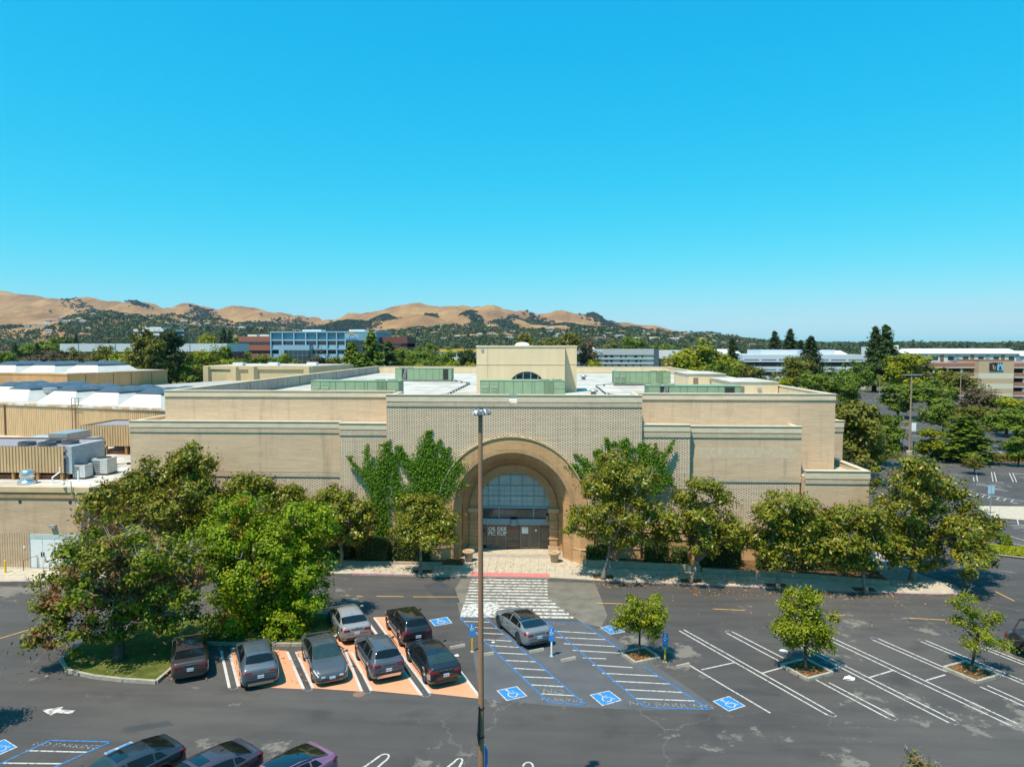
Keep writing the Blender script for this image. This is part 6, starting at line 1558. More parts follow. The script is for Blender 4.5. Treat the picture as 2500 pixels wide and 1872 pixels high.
# far right: planting round the second lot
zq7 = lambda x, y: zoom(2040, 960, 4.81)(x, y)
def strip_hedge(label, a, b, w, h, mat, n, seed, name='ground_cover', size=.16):
    pa, pb = onz(*a), onz(*b); rs = np.random.default_rng(seed)
    t = thing(name, label, 'hedge', ((pa.x + pb.x) / 2, (pa.y + pb.y) / 2, 0))
    d = (pb - pa); L = d.length; d = d / L; nn = Vector((-d.y, d.x, 0))
    s, u = rs.uniform(size=n) * L, rs.uniform(-1, 1, size=n)
    prof = h * np.sqrt(np.clip(1 - np.abs(u) ** 2.5, 0, 1)) * (1 + .25 * np.sin(s * .9 + seed) * np.sin(s * .37))
    P = np.stack([pa.x + d.x * s + nn.x * u * w, pa.y + d.y * s + nn.y * u * w, .05 + prof * rs.uniform(.75, 1.05, size=n)], 1)
    nr = rs.normal(size=P.shape) * .6 + np.array([0, -.5, .7]); nr /= np.linalg.norm(nr, axis=1, keepdims=True)
    v, q = leaf_quads(P, nr, size, rs, .6)
    link('foliage', np_mesh('foliage', v - np.array(t.location), q), t, mat)
    c0, c1 = pa - nn * (w + .3), pb - nn * (w + .3); MB().strip(c0, c1, .25, .14).build('edging', M_curb, t)
strip_hedge('long olive hedge across the second parking lot, left stretch', zq7(140, 752), zq7(740, 762), 1.6, 1.1, BG['olive'], 5200, 320)
strip_hedge('long olive-green hedge across the second lot, middle stretch', zq7(1070, 775), zq7(1530, 785), 1.7, 1.1, L_hedge, 4200, 321)
strip_hedge('orange-yellow hedge at the right end of the second lot', zq7(1770, 790), zq7(2170, 800), 1.7, 1.1, leaf_mat('orange-tinged hedge', [(0, (.12, .10, .015)), (.5, (.24, .15, .015)), (1, (.36, .20, .02))], gloss=.2), 4200, 322)
zpl = zoom(2060, 1160, 5.027)
strip_hedge('yellow-green ground cover bordering the right driveway', zpl(1560, 900), zpl(2330, 985), 1.3, .55, L_yellowhedge, 6000, 323, size=.11)
strip_hedge('round green bush above the yellow ground cover', zpl(1900, 858), zpl(2030, 868), 1.0, 1.0, BG['green'], 1800, 324, 'round_bush', .11)
strip_hedge('yellow shrub patch under the small round tree in the second lot', zq7(400, 922), zq7(510, 926), 1.1, .8, L_yellowhedge, 1200, 325, 'shrub_patch', .13)
strip_hedge('reddish shrub beside the store corner in the second lot', zq7(90, 725), zq7(205, 715), 1.2, 1.7, L_redhedge, 1500, 326, 'red_shrub', .15)

# ================================================================== BACKGROUND TREES (library of shapes, copied)
LIB = {}
def lib_mesh(key, blobs, n, size, seed, trunk=True, **kw):
    rs = np.random.default_rng(seed)
    v, f, cc = crown_mesh(key, blobs, n, size, rs, **kw)
    cm = np_mesh('crown', v, f); cm.materials.append(BG['green'])
    tb = trunk_builder((0, 0, 0), blobs, .22, 2.2, rs, limbs=6).mesh('trunk', smooth=True); tb.materials.append(M_darkbark)
    LIB[key] = (cm, tb)
def rand_blobs(rs, n, w, z0, z1, r):
    out = []
    for i in range(n):
        t = rs.uniform(0, 1); z = z0 + (z1 - z0) * t; k = math.sqrt(max(.1, 1 - (2 * t - .8) ** 2 * .75)); a = rs.uniform(0, 6.28); q = rs.uniform(.3, 1) * w * k
        out.append((q * math.cos(a), q * math.sin(a), z, r * rs.uniform(.7, 1.25), r * rs.uniform(.7, 1.25), r * rs.uniform(.6, 1.0)))
    return out
rsl = np.random.default_rng(77)
for i in range(4): lib_mesh('broad%d' % i, rand_blobs(rsl, 15, 3.0, 3.2, 8.6, 1.7), 5200, .26, 400 + i, clump=.62, per=42)
for i in range(2): lib_mesh('oval%d' % i, rand_blobs(rsl, 14, 1.9, 2.8, 9.0, 1.3), 4600, .25, 420 + i, clump=.55, per=40)
for i in range(2): lib_mesh('tall%d' % i, rand_blobs(rsl, 16, 1.5, 2.4, 9.2, 1.0), 4600, .24, 430 + i, clump=.5, per=40, fill=.3)
def conifer_mesh(key, seed, w, n, nb, size, droop, sag):
    """leaf sprays strung along whorls of drooping branches round a straight stem, 9.9 high"""
    rs = np.random.default_rng(seed); P = []; mb = MB().tube([(0, 0, 0), (0, 0, 5), (0, 0, 9.8)], [.26, .16, .02], 7)
    for i in range(nb):
        t = (i / nb) ** .92; z = 1.3 + 8.5 * t; L = w * (1 - t) ** .80 * rs.uniform(.62, 1.08) + .12; a = i * 2.4 + rs.normal() * .25
        m = max(6, int(n / nb * (.35 + 1.1 * (1 - t)))); s = rs.uniform(.08, 1, m) ** .8
        zz = z + L * (.18 * s - droop * s * s) + rs.normal(size=m) * .10; sp = .05 + sag * L * s
        P.append(np.stack([np.cos(a) * L * s + rs.normal(size=m) * sp, np.sin(a) * L * s + rs.normal(size=m) * sp, zz], 1))
        mb.tube([(0, 0, z), (math.cos(a) * L * .85, math.sin(a) * L * .85, z + L * (.12 - droop * .7))], [.05, .015], 3)
    P = np.concatenate(P); d = P * np.array([1, 1, 0]); d /= np.linalg.norm(d, axis=1, keepdims=True) + 1e-6
    nr = d * .5 + rs.normal(size=P.shape) * .5 + np.array([0, 0, .7]); nr /= np.linalg.norm(nr, axis=1, keepdims=True)
    v, f = leaf_quads(P, nr, size, rs, .45); cm = np_mesh('crown', v, f); cm.materials.append(BG['conifer']); tb = mb.mesh('trunk', smooth=True); tb.materials.append(M_darkbark); LIB[key] = (cm, tb)
for i in range(3): conifer_mesh('conifer%d' % i, 440 + i, 1.8 + .2 * i, 6800, 95, .20, .42, .13)
for i in range(2): conifer_mesh('cedar%d' % i, 450 + i, 3.0, 6800, 62, .25, .18, .12)
def bg_tree(key, name, label, px, ytop, Y, wpx, matk, group, base_z=0.0, ybase=None):
    p = ony(px, ytop, Y); h = max(2.0, p.z - base_z); sz = h / 9.9
    w = wpx * Y / FPX
    nat = {'b': 8.6, 'o': 5.9, 't': 4.8, 'c': 4.2}[key[0] if key[:2] != 'ce' else 'o']
    if key[:2] == 'ce': nat = 5.6
    if key[:2] == 'co': nat = 3.9
    sx = w / nat * (1.45 if key[0] == 'c' else 1.22)
    cm, tb = LIB[key]
    t = thing(name, label, 'tree', (p.x, Y, base_z), random.uniform(0, 6.28), group)
    t.scale = (sx, sx, sz)
    k_ = link('trunk', tb, t); c_ = link('crown', cm, t)
    c_.material_slots[0].link = 'OBJECT'; c_.material_slots[0].material = BG[matk]
    return t
random.seed(8)
gN, gR = 'trees behind the store roof', 'trees round the right-hand parking lot'
near = [ # key, name, px, top y, Y, width px, colour, label
 ('broad0', 'oak_tree', 2105, 962, 98, 175, 'olive', 'large olive-green oak right behind the store corner'),
 ('broad1', 'oak_tree', 2165, 1010, 112, 95, 'green', 'bright green lower tree beside the large olive oak'),
 ('oval0', 'plane_tree', 2195, 935, 190, 78, 'green', 'leafy green tree left of the tall lot lamp'),
 ('broad2', 'plane_tree', 2275, 925, 185, 120, 'green', 'wide green tree just right of the tall lot lamp'),
 ('broad3', 'plane_tree', 2305, 975, 150, 110, 'green', 'mid-green tree before the parking structure'),
 ('broad1', 'oak_tree', 2395, 948, 160, 115, 'brown', 'dull brown tree in front of the beige sign tower'),
 ('broad0', 'oak_tree', 2400, 985, 140, 120, 'olive', 'dark olive tree below the beige sign tower'),
 ('oval1', 'plane_tree', 2460, 962, 150, 90, 'yellow', 'bright yellow-green tree right of the beige sign tower'),
 ('broad2', 'plane_tree', 2490, 985, 130, 120, 'green', 'green tree at the right frame edge, above the parked rows'),
 ('conifer1', 'plane_tree', 2358, 1014, 117, 105, 'green', 'cone-shaped fresh green tree in the second lot'),
 ('oval0', 'maple_tree', 2268, 1045, 118, 72, 'yellow', 'small yellowing tree right of the tall lot lamp foot'),
 ('oval1', 'maple_tree', 2490, 1062, 112, 60, 'green', 'small green tree cut by the right frame edge'),
 ('oval1', 'shrub_tree', 2126, 1066, 121, 48, 'green', 'small round bush-like tree next to the black sedan'),
 ('broad3', 'small_tree', 2127, 1098, 109.8, 58, 'olive', 'small umbrella-shaped tree in the yellow shrub patch'),
 ('broad3', 'small_tree', 2380, 1110, 105.2, 50, 'olive', 'little leaning tree at the hedge gap in the second lot'),
 ('broad1', 'plane_tree', 2330, 905, 215, 110, 'olive', 'olive tree against the parking decks'),
 ('broad0', 'plane_tree', 2232, 853, 245, 120, 'yellow', 'big bright green tree right of the redwoods'),
 ('broad2', 'plane_tree', 2090, 880, 225, 85, 'green', 'green tree left of the redwood foot'),
 ('broad3', 'plane_tree', 2020, 898, 215, 100, 'green', 'green tree before the ribbon-window office'),
 ('oval1', 'plane_tree', 2075, 905, 205, 60, 'green', 'slim green tree behind the street signals'),
 ('broad1', 'plane_tree', 1950, 868, 235, 105, 'olive', 'yellow-olive tree in the middle of the ribbon-window office'),
 ('broad2', 'plane_tree', 1985, 905, 210, 95, 'green', 'dark green tree above the right parapet'),
 ('oval0', 'plane_tree', 1912, 920, 200, 60, 'yellow', 'yellow bush-like tree over the right parapet'),
 ('broad0', 'plane_tree', 1830, 884, 225, 95, 'olive', 'olive tree left of the ribbon-window office'),
 ('broad3', 'plane_tree', 1715, 832, 240, 185, 'yellow', 'broad bright yellow-green tree right of the hotel'),
 ('broad1', 'plane_tree', 1665, 862, 225, 90, 'yellow', 'lower yellow-green tree at the hotel end wall'),
 ('broad2', 'plane_tree', 1755, 880, 215, 100, 'green', 'green tree below the broad yellow-green one'),
 ('oval0', 'plane_tree', 1449, 878, 220, 50, 'yellow', 'small yellow-green tree before the hotel windows'),
]
for key, name, px, yt, Y, w, m, lab in near: bg_tree(key, name, lab, px, yt, Y, w, m, gR if px > 2030 else gN)
con = [('conifer0', 2138, 797, 300, 60, 'conifer', 'left one of the two tall redwoods'), ('conifer2', 2164, 793, 296, 66, 'conifer', 'right one of the two tall redwoods'), ('conifer1', 1980, 820, 290, 62, 'dark', 'dark conifer in front of the ribbon-window office'),
       ('conifer2', 1892, 808, 400, 46, 'dark', 'left conifer behind the ribbon-window office'), ('conifer0', 1930, 803, 400, 48, 'dark', 'tallest conifer behind the ribbon-window office'), ('conifer1', 1955, 830, 380, 44, 'dark', 'small conifer behind the ribbon-window office'),
       ('conifer0', 1788, 826, 260, 46, 'dark', 'dark conifer right of the broad yellow-green tree'),
       ('cedar0', 907, 808, 232, 80, 'green', 'tallest cedar before the blue office'), ('cedar1', 858, 832, 228, 75, 'green', 'cedar left of the tallest one'), ('cedar0', 948, 832, 240, 75, 'conifer', 'cedar right of the tallest one'), ('cedar1', 885, 862, 220, 90, 'green', 'low spreading cedar behind the rear parapet')]
for key, px, yt, Y, w, m, lab in con: bg_tree(key, 'conifer_tree' if key[:2] == 'co' else 'cedar_tree', lab, px, yt, Y, w, m, gN)
more = [('tall0', 345, 790, 230, 75, 'olive', 'left one of the two tall dark eucalyptus trees'), ('tall1', 412, 788, 236, 70, 'dark', 'right one of the two tall dark eucalyptus trees'), ('tall1', 375, 815, 226, 60, 'olive', 'lower tree filling the gap between the tall eucalyptus trees'),
 ('broad0', 60, 862, 262, 95, 'brown', 'brown tree nearest the left edge'), ('broad1', 120, 856, 268, 90, 'brown', 'second brown tree from the left edge'), ('broad2', 185, 848, 275, 90, 'olive', 'dark olive tree before the silver hall'), ('broad3', 205, 866, 258, 80, 'brown', 'greyish brown tree before the silver hall'),
 ('broad1', 250, 842, 270, 70, 'olive', 'olive tree right of the greyish brown one'), ('broad2', 300, 850, 250, 90, 'yellow', 'yellow-green tree left of the tall eucalyptus trees'), ('broad0', 15, 850, 280, 60, 'green', 'green tree cut by the left frame edge'), ('broad3', 160, 880, 245, 70, 'brown', 'low brown tree over the white skylights'),
 ('broad0', 480, 846, 250, 90, 'yellow', 'yellow-green tree right of the tall eucalyptus trees'), ('broad1', 540, 842, 256, 80, 'green', 'green tree before the red brick office'), ('broad2', 460, 868, 240, 80, 'green', 'low green tree behind the grey mall roof'), ('broad3', 600, 862, 250, 75, 'green', 'green tree below the red brick office'), ('broad0', 650, 858, 254, 80, 'green', 'green tree at the corner of the blue office'), ('oval0', 695, 862, 246, 50, 'green', 'slim green tree before the blue office'),
 ('broad1', 570, 875, 240, 90, 'yellow', 'low yellow-green tree behind the cream mall block'), ('broad2', 720, 876, 240, 60, 'yellow', 'low tree before the atrium of the blue office'), ('broad3', 780, 857, 240, 80, 'brown', 'dark brown-green tree before the blue office'), ('broad1', 815, 868, 236, 60, 'olive', 'olive tree left of the cedars'),
 ('broad0', 985, 842, 300, 90, 'green', 'green tree right of the cedars'), ('broad2', 1040, 836, 330, 80, 'green', 'rounded green tree behind the rear parapet'), ('broad3', 1090, 850, 300, 90, 'green', 'green tree below the yellow-edged building'), ('broad1', 1140, 852, 290, 80, 'dark', 'dark green tree left of the penthouse'), ('broad0', 1020, 868, 260, 80, 'green', 'green tree low behind the rear parapet'), ('oval1', 1025, 880, 240, 40, 'yellow', 'small yellow tree on the left behind the rear parapet'), ('oval0', 1105, 878, 240, 46, 'yellow', 'small yellow tree in the middle behind the rear parapet'), ('oval1', 1150, 878, 240, 42, 'yellow', 'small yellow tree next to the penthouse wall'),
 ('tall0', 1285, 806, 420, 60, 'olive', 'olive eucalyptus left of the penthouse dome'), ('tall1', 1390, 804, 430, 70, 'olive', 'olive eucalyptus above the penthouse corner'), ('broad2', 1345, 822, 430, 90, 'olive', 'olive tree behind the penthouse'), ('tall0', 1440, 822, 440, 44, 'brown', 'brownish tree left of the hotel sign'), ('broad1', 1545, 820, 540, 80, 'green', 'green tree rising behind the hotel roof'), ('broad3', 1490, 832, 540, 80, 'olive', 'olive tree behind the hotel roof'), ('broad0', 1610, 835, 560, 80, 'green', 'green tree behind the hotel end wall'),
 ('conifer1', 35, 836, 330, 34, 'dark', 'dark conifer at the far left'), ('conifer2', 90, 838, 340, 34, 'dark', 'dark conifer left of the silver hall'), ('broad2', 120, 822, 420, 90, 'green', 'green tree above the silver hall roof'), ('broad1', 60, 838, 380, 90, 'green', 'green tree above the brown ones at far left'), ('broad0', 150, 815, 460, 70, 'dark', 'dark tree beside the white stepped office'), ('conifer0', 185, 815, 440, 26, 'dark', 'dark conifer in front of the white stepped office'), ('conifer1', 265, 828, 430, 24, 'dark', 'small dark conifer right of the white stepped office'),
 ('broad1', 505, 815, 520, 70, 'yellow', 'distant yellow-green tree left of the red brick office'), ('conifer2', 545, 800, 500, 30, 'dark', 'distant dark conifer left of the red brick office'), ('conifer0', 560, 806, 510, 26, 'dark', 'second dark conifer next to the red brick office'), ('broad3', 570, 825, 480, 60, 'green', 'green tree touching the red brick office')]
for key, px, yt, Y, w, m, lab in more: bg_tree(key, {'b': 'broadleaf_tree', 'o': 'broadleaf_tree', 't': 'eucalyptus_tree', 'c': 'conifer_tree'}[key[0]], lab, px, yt, Y, w, m, gN)

# ---- far woodland: nobody could count it, one mass for the valley, one for the slopes
def woodland(name, label, spots, seed, mat, k=20, sz=(.42, .5)):
    """spots: x, y, z, radius, height of each far tree; a spray of leaf-mass facets each"""
    rs = np.random.default_rng(seed); S = np.array(spots); n = len(S)
    d = rs.normal(size=(n, k, 3)); d[..., 2] = np.abs(d[..., 2]) * .9 - .15; d /= np.linalg.norm(d, axis=2, keepdims=True)
    rad = rs.uniform(.72, 1.05, size=(n, k, 1))
    P = S[:, None, :3] + d * rad * np.stack([S[:, 3], S[:, 3], S[:, 4] * .55], 1)[:, None, :] + np.array([0, 0, 1]) * (S[:, 4] * .5)[:, None, None]
    nr = d * .8 + rs.normal(size=d.shape) * .5 + np.array([0, 0, .3]); nr /= np.linalg.norm(nr, axis=2, keepdims=True)
    sizes = np.repeat(S[:, 3] * sz[0], k)
    v, f = leaf_quads(P.reshape(-1, 3), nr.reshape(-1, 3), sizes, rs, .75)
    o = link(name, np_mesh(name, v, f), None, mat); prop(o, label, 'woodland', kind='stuff'); return o
M_far = leaf_mat('far tree foliage', [(0, (.026, .046, .018)), (.5, (.05, .076, .026)), (.85, (.085, .108, .034)), (1, (.15, .15, .045))], gloss=.1, trans=.15)
M_oak = leaf_mat('hill oak foliage', [(0, (.018, .032, .016)), (.6, (.032, .052, .024)), (1, (.06, .08, .035))], gloss=.1, trans=.1)
rsw = np.random.default_rng(900)
sp_, hs_ = [], []
for _ in range(5200):                                   # valley floor
    t = rsw.uniform(0, 1) ** .6; y = 480 + t * 1500; x = y * rsw.uniform(-.86, .72)
    if -215 < x < -80 and 425 < y < 500: continue
    if 0 < x < 100 and 450 < y < 520: continue
    if 85 < x < 360 and y < 530: continue
    if -330 < x < -170 and y < 500: continue
    h = rsw.uniform(7, 13 if x < 500 else 11); sp_.append((x, y, terrain(x, y) if y > 1150 else 0, h * rsw.uniform(.45, .65), h))
woodland('valley_woodland', 'dense belt of trees across the valley behind the offices', sp_, 31, M_far, 22)
sp2 = []
for _ in range(19000):                                   # suburban trees on the foothills
    y = rsw.uniform(1500, 2750); x = y * rsw.uniform(-.84, .66); h0 = terrain(x, y)
    m = mnoise.fractal(Vector((x / 330., y / 330., 3.1)), 1, 2, 4)
    if m < (-.34 if y < 2200 else -.08): continue
    if x < -.70 * y and y > 1700: continue
    h = rsw.uniform(7, 13); sp2.append((x, y, h0 - .5, h * rsw.uniform(.5, .7), h))
woodland('foothill_woodland', 'trees among the houses on the foothills', sp2, 32, M_far, 13, (.55, .5))
sp3 = []
def canyon(pts, w, n):
    n = int(n * 1.6)                                   # oak woodland filling the ravines of the golden hills
    for _ in range(n):
        k = rsw.integers(0, len(pts) - 1); t = rsw.uniform(); a, b_ = pts[k], pts[k + 1]
        px, py, Y = [a[i] + (b_[i] - a[i]) * t for i in range(3)]
        q = ony(px, py, Y); x, y = q.x + rsw.normal() * w, Y + rsw.normal() * w * 2.2
        h = rsw.uniform(8, 14); sp3.append((x, y, terrain(x, y) - 1, h * .75, h))
canyon([(480, 748, 4300), (520, 760, 3900), (560, 772, 3500)], 26, 330)
canyon([(680, 762, 4100), (740, 780, 3700), (800, 795, 3300), (860, 800, 3100)], 60, 900)
canyon([(790, 776, 4000), (840, 790, 3600), (820, 805, 3200)], 40, 500)
canyon([(1240, 757, 4100), (1320, 772, 3800), (1400, 782, 3400), (1440, 790, 3200)], 24, 420)
canyon([(1290, 760, 4200), (1370, 778, 3900), (1430, 786, 3600)], 18, 260)
canyon([(1440, 765, 4400), (1500, 782, 4200), (1560, 792, 4100), (1640, 799, 4000)], 30, 420)
canyon([(1215, 780, 3300), (1260, 790, 3000)], 20, 130); canyon([(1045, 766, 3400), (1060, 766, 3380)], 10, 26); canyon([(0, 775, 2700), (60, 770, 2650), (110, 772, 2600)], 40, 500)
canyon([(1690, 806, 4300), (1790, 816, 4000), (1900, 832, 3600)], 40, 400); canyon([(840, 770, 3700), (900, 778, 3300)], 30, 160); canyon([(333, 737, 4500), (352, 746, 4400)], 20, 60)
canyon([(150, 742, 4300), (260, 752, 3900), (330, 764, 3300)], 22, 150); canyon([(600, 762, 3900), (640, 775, 3500), (690, 790, 3000)], 34, 330); canyon([(960, 764, 3900), (930, 782, 3300)], 16, 90); canyon([(1130, 770, 3800), (1175, 786, 3100)], 18, 140); canyon([(1500, 790, 3800), (1580, 800, 3300)], 30, 200)
woodland('hill_oak_woodland', 'dark oak woods filling the ravines of the golden hills', sp3, 33, M_oak, 16, (.5, .5))
sp4 = []
for _ in range(3000):
    y = rsw.uniform(1200, 5200); x = y * rsw.uniform(.30, .74)
    if mnoise.noise(Vector((x / 260., y / 260., 7.))) < -.05: continue
    h = rsw.uniform(5, 9) + (7 if rsw.uniform() < .08 else 0); sp4.append((x, y, terrain(x, y), h * .7, h))
woodland('plain_woodland', 'thin line of far trees along the right horizon', sp4, 34, M_far, 14, (.55, .5))

# ---- houses on the foothills: each its own object
M_roofs = [simple('brown shingle', (.16, .105, .075), .9), simple('grey shingle', (.23, .22, .21), .9), simple('terracotta tile', (.32, .14, .085), .9), simple('pale shingle', (.36, .33, .29), .9)]
M_walls = [simple('cream house wall', (.58, .53, .43), .85), simple('white house wall', (.68, .67, .64), .85), simple('beige house wall', (.46, .37, .28), .85), simple('blue-grey house wall', (.34, .40, .44), .85)]
def house_mesh(w, d, h, rh, hip):
    vs = [(-w, -d, 0), (w, -d, 0), (w, d, 0), (-w, d, 0), (-w, -d, h), (w, -d, h), (w, d, h), (-w, d, h), (-w * (1 - hip) , 0, h + rh), (w * (1 - hip), 0, h + rh)]
    e = 1.08
    vs += [(-w * e, -d * e, h - .1), (w * e, -d * e, h - .1), (w * e, d * e, h - .1), (-w * e, d * e, h - .1)]
    fs = [(0, 1, 5, 4), (1, 2, 6, 5), (2, 3, 7, 6), (3, 0, 4, 7), (10, 11, 9, 8), (12, 13, 8, 9), (11, 12, 9), (13, 10, 8)]
    # windows as thin dark blocks
    n0 = len(vs)
    for xw in (-.55, .0, .5):
        x0, x1 = w * xw - 1.0, w * xw + 1.0; n = len(vs)
        vs += [(x0, -d - .06, h * .4), (x1, -d - .06, h * .4), (x1, -d - .06, h * .8), (x0, -d - .06, h * .8)]; fs.append((n, n + 1, n + 2, n + 3))
    me = bpy.data.meshes.new('house'); me.from_pydata(vs, [], fs)
    me.polygons.foreach_set('material_index', [0] * 4 + [1] * 4 + [2] * 3); me.update(); return me
hm = [house_mesh(7.5, 5.5, 5.2, 2.6, .25), house_mesh(9, 5, 3.6, 2.2, .15), house_mesh(6, 6, 6, 2.4, .5), house_mesh(10, 6, 5.5, 2.8, .3)]
for m_ in hm:
    for s_ in (M_walls[0], M_roofs[0], M_glass): m_.materials.append(s_)
random.seed(55); cnt = 0
zones = [(400, 640, 1900, 2450, 130), (60, 400, 1800, 2450, 50), (900, 1260, 1700, 2480, 80), (1260, 1660, 1700, 2480, 75), (1660, 1900, 1700, 2400, 30)]
where = ['in the left hillside estate', 'on the wooded slope at far left', 'below the central golden hill', 'on the slope above the hotel', 'at the low right end of the hills']
grp = ['houses of the left hillside estate', 'houses on the far left slope', 'houses below the central hill', 'houses above the hotel', 'houses at the right end of the hills']
wn_, rn_ = ['cream', 'white', 'beige', 'blue-grey'], ['brown', 'grey', 'red tile', 'pale']
sh_ = ['two-storey', 'low', 'square', 'broad']
for zi, (p0, p1, y0, y1, n) in enumerate(zones):
    for _ in range(n):
        y = random.uniform(y0, y1); px = random.uniform(p0, p1); x = ony(px, 800, y).x; z = terrain(x, y)
        if z < 6: continue
        hi, wi, ri = random.randrange(4), random.randrange(4 if zi == 0 else 3), random.randrange(4)
        o = bpy.data.objects.new('hillside_house', hm[hi]); C.objects.link(o)
        o.location = (x, y, z + 1.5); o.rotation_euler = (0, 0, random.uniform(-.5, .5)); s_ = random.uniform(.9, 1.35); o.scale = (s_, s_, s_)
        for k_, m_ in ((0, M_walls[wi]), (1, M_roofs[ri])): o.material_slots[k_].link = 'OBJECT'; o.material_slots[k_].material = m_
        prop(o, '%s %s house with %s roof %s' % (sh_[hi], wn_[wi], rn_[ri], where[zi]), 'house', grp[zi])
o = thing('radio_mast', 'thin radio mast on the top of the golden hill', 'mast', (ony(1068, 735, 4600).x, 4590, terrain(ony(1068, 735, 4600).x, 4590)))
mz = o.location.z; MB().tube([(o.location.x, 4590, mz - 3), (o.location.x, 4590, mz + 30)], [1.0, .35], 5).build('pole', M_steel, o); MB().box(o.location.x - 1.2, o.location.x + 1.2, 4589, 4591, mz + 20, mz + 20.6).build('crossarm', M_steel, o)

# ================================================================== VEHICLES
def paint(name, col, metal=0.35, rough=0.35):
    return simple(name, col, 0.45, min(metal, 0.3), vary=0.03, scale=2, spec=0.4, coat=1.0)
M_carglass = simple('car window glass', (0.007, 0.009, 0.011), 0.06, vary=0.1, spec=0.45)
M_cargreen = simple('greenish windscreen', (0.022, 0.040, 0.040), 0.06, vary=0.2, spec=0.5)
M_gloss = simple('gloss black', (0.008, 0.008, 0.010), 0.08, vary=0.05, coat=1.0)
M_trim = simple('black plastic trim', (0.022, 0.022, 0.024), 0.55)
M_chrome = simple('satin chrome', (0.62, 0.63, 0.64), 0.18, 1.0, vary=0.04)
M_tyre = simple('tyre rubber', (0.018, 0.018, 0.019), 0.85, vary=0.2)
M_rim = simple('alloy wheel', (0.42, 0.43, 0.44), 0.3, 0.9)
M_rimd = simple('dark alloy wheel', (0.03, 0.03, 0.032), 0.35, 0.6)
M_tail = simple('red lamp lens', (0.28, 0.006, 0.010), 0.15, vary=0.1, coat=1.0)
M_head = simple('clear lamp lens', (0.55, 0.60, 0.62), 0.10, vary=0.15, coat=1.0)
M_plate = simple('licence plate', (0.62, 0.66, 0.74), 0.5, vary=0.05)
M_platet = simple('plate lettering blue', (0.03, 0.05, 0.20), 0.5)
def mk(l): return (np.array([p[0] for p in l], float), np.array([p[1] for p in l], float))
SEDAN = dict(L=4.85, W=1.86, wb=2.82, r=.355,
 top=[(-2.42, .82), (-2.40, 1.02), (-2.32, 1.10), (-2.05, 1.115), (-1.4, 1.30), (-.8, 1.405), (-.2, 1.44), (.22, 1.405), (1.28, .99), (1.65, .94), (2.10, .84), (2.32, .72), (2.40, .58), (2.42, .50)],
 belt=[(-2.42, .76), (-2.40, .95), (-2.32, 1.035), (-1.85, 1.045), (-.8, .99), (.3, .955), (1.28, .915), (1.7, .865), (2.10, .77), (2.32, .65), (2.40, .53), (2.42, .46)],
 w=[(-2.42, .74), (-2.39, .83), (-2.2, .895), (-1.6, .93), (-.2, .905), (.6, .905), (1.5, .93), (1.95, .90), (2.2, .83), (2.36, .71), (2.42, .58)],
 zb=[(-2.42, .40), (-2.3, .27), (-1.9, .19), (1.9, .19), (2.3, .19), (2.42, .26)],
 ws=(.26, 1.22), rw=(-1.98, -1.33), sw=[(-.04, .80), (-1.10, -.14)], roof=(-1.25, .2), tail=(.84, .95), tri=[(-1.62, -1.16)])
FAST = dict(SEDAN, top=[(-2.42, .84), (-2.40, 1.04), (-2.32, 1.13), (-2.12, 1.15), (-1.4, 1.34), (-.8, 1.42), (-.2, 1.44), (.22, 1.40), (1.28, .98), (1.65, .92), (2.10, .81), (2.32, .70), (2.40, .56), (2.42, .48)], rw=(-2.06, -1.28))
HATCH = dict(L=4.60, W=1.89, wb=2.95, r=.36,
 top=[(-2.30, .78), (-2.28, 1.0), (-2.20, 1.10), (-1.98, 1.22), (-1.55, 1.50), (-1.25, 1.57), (-.3, 1.60), (.35, 1.54), (1.25, 1.08), (1.7, 1.0), (2.12, .90), (2.26, .76), (2.30, .56)],
 belt=[(-2.30, .72), (-2.28, .94), (-2.20, 1.03), (-1.7, 1.03), (.3, 1.0), (1.25, .98), (1.7, .93), (2.12, .83), (2.26, .69), (2.30, .50)],
 w=[(-2.30, .78), (-2.27, .86), (-2.1, .91), (-1.6, .945), (1.6, .945), (2.0, .91), (2.2, .83), (2.30, .66)],
 zb=[(-2.30, .40), (-2.2, .26), (-1.9, .21), (1.9, .21), (2.2, .22), (2.30, .30)],
 ws=(.40, 1.18), rw=(-1.95, -1.52), sw=[(-.02, .95), (-1.12, -.12)], roof=(-1.45, .33), tail=(.88, .97), tri=[])
SUV = dict(L=4.44, W=1.84, wb=2.64, r=.36,
 top=[(-2.22, .80), (-2.20, 1.02), (-2.14, 1.13), (-1.98, 1.32), (-1.78, 1.58), (-1.5, 1.63), (-.4, 1.665), (.25, 1.61), (1.0, 1.14), (1.5, 1.07), (2.0, .99), (2.16, .85), (2.22, .60)],
 belt=[(-2.22, .74), (-2.20, .97), (-2.14, 1.06), (-1.7, 1.08), (.3, 1.03), (1.0, 1.02), (1.5, .98), (2.0, .91), (2.16, .78), (2.22, .54)],
 w=[(-2.22, .76), (-2.19, .84), (-2.0, .895), (-1.5, .92), (1.5, .92), (1.9, .89), (2.1, .82), (2.22, .64)],
 zb=[(-2.22, .46), (-2.1, .32), (-1.8, .25), (1.8, .25), (2.1, .27), (2.22, .36)],
 ws=(.32, .95), rw=(-2.03, -1.76), sw=[(-.05, .74), (-1.02, -.15)], roof=(-1.70, .22), tail=(.96, 1.07), tri=[(-1.62, -1.12)])
def heading(vx, vy): return math.atan2(vy, vx)
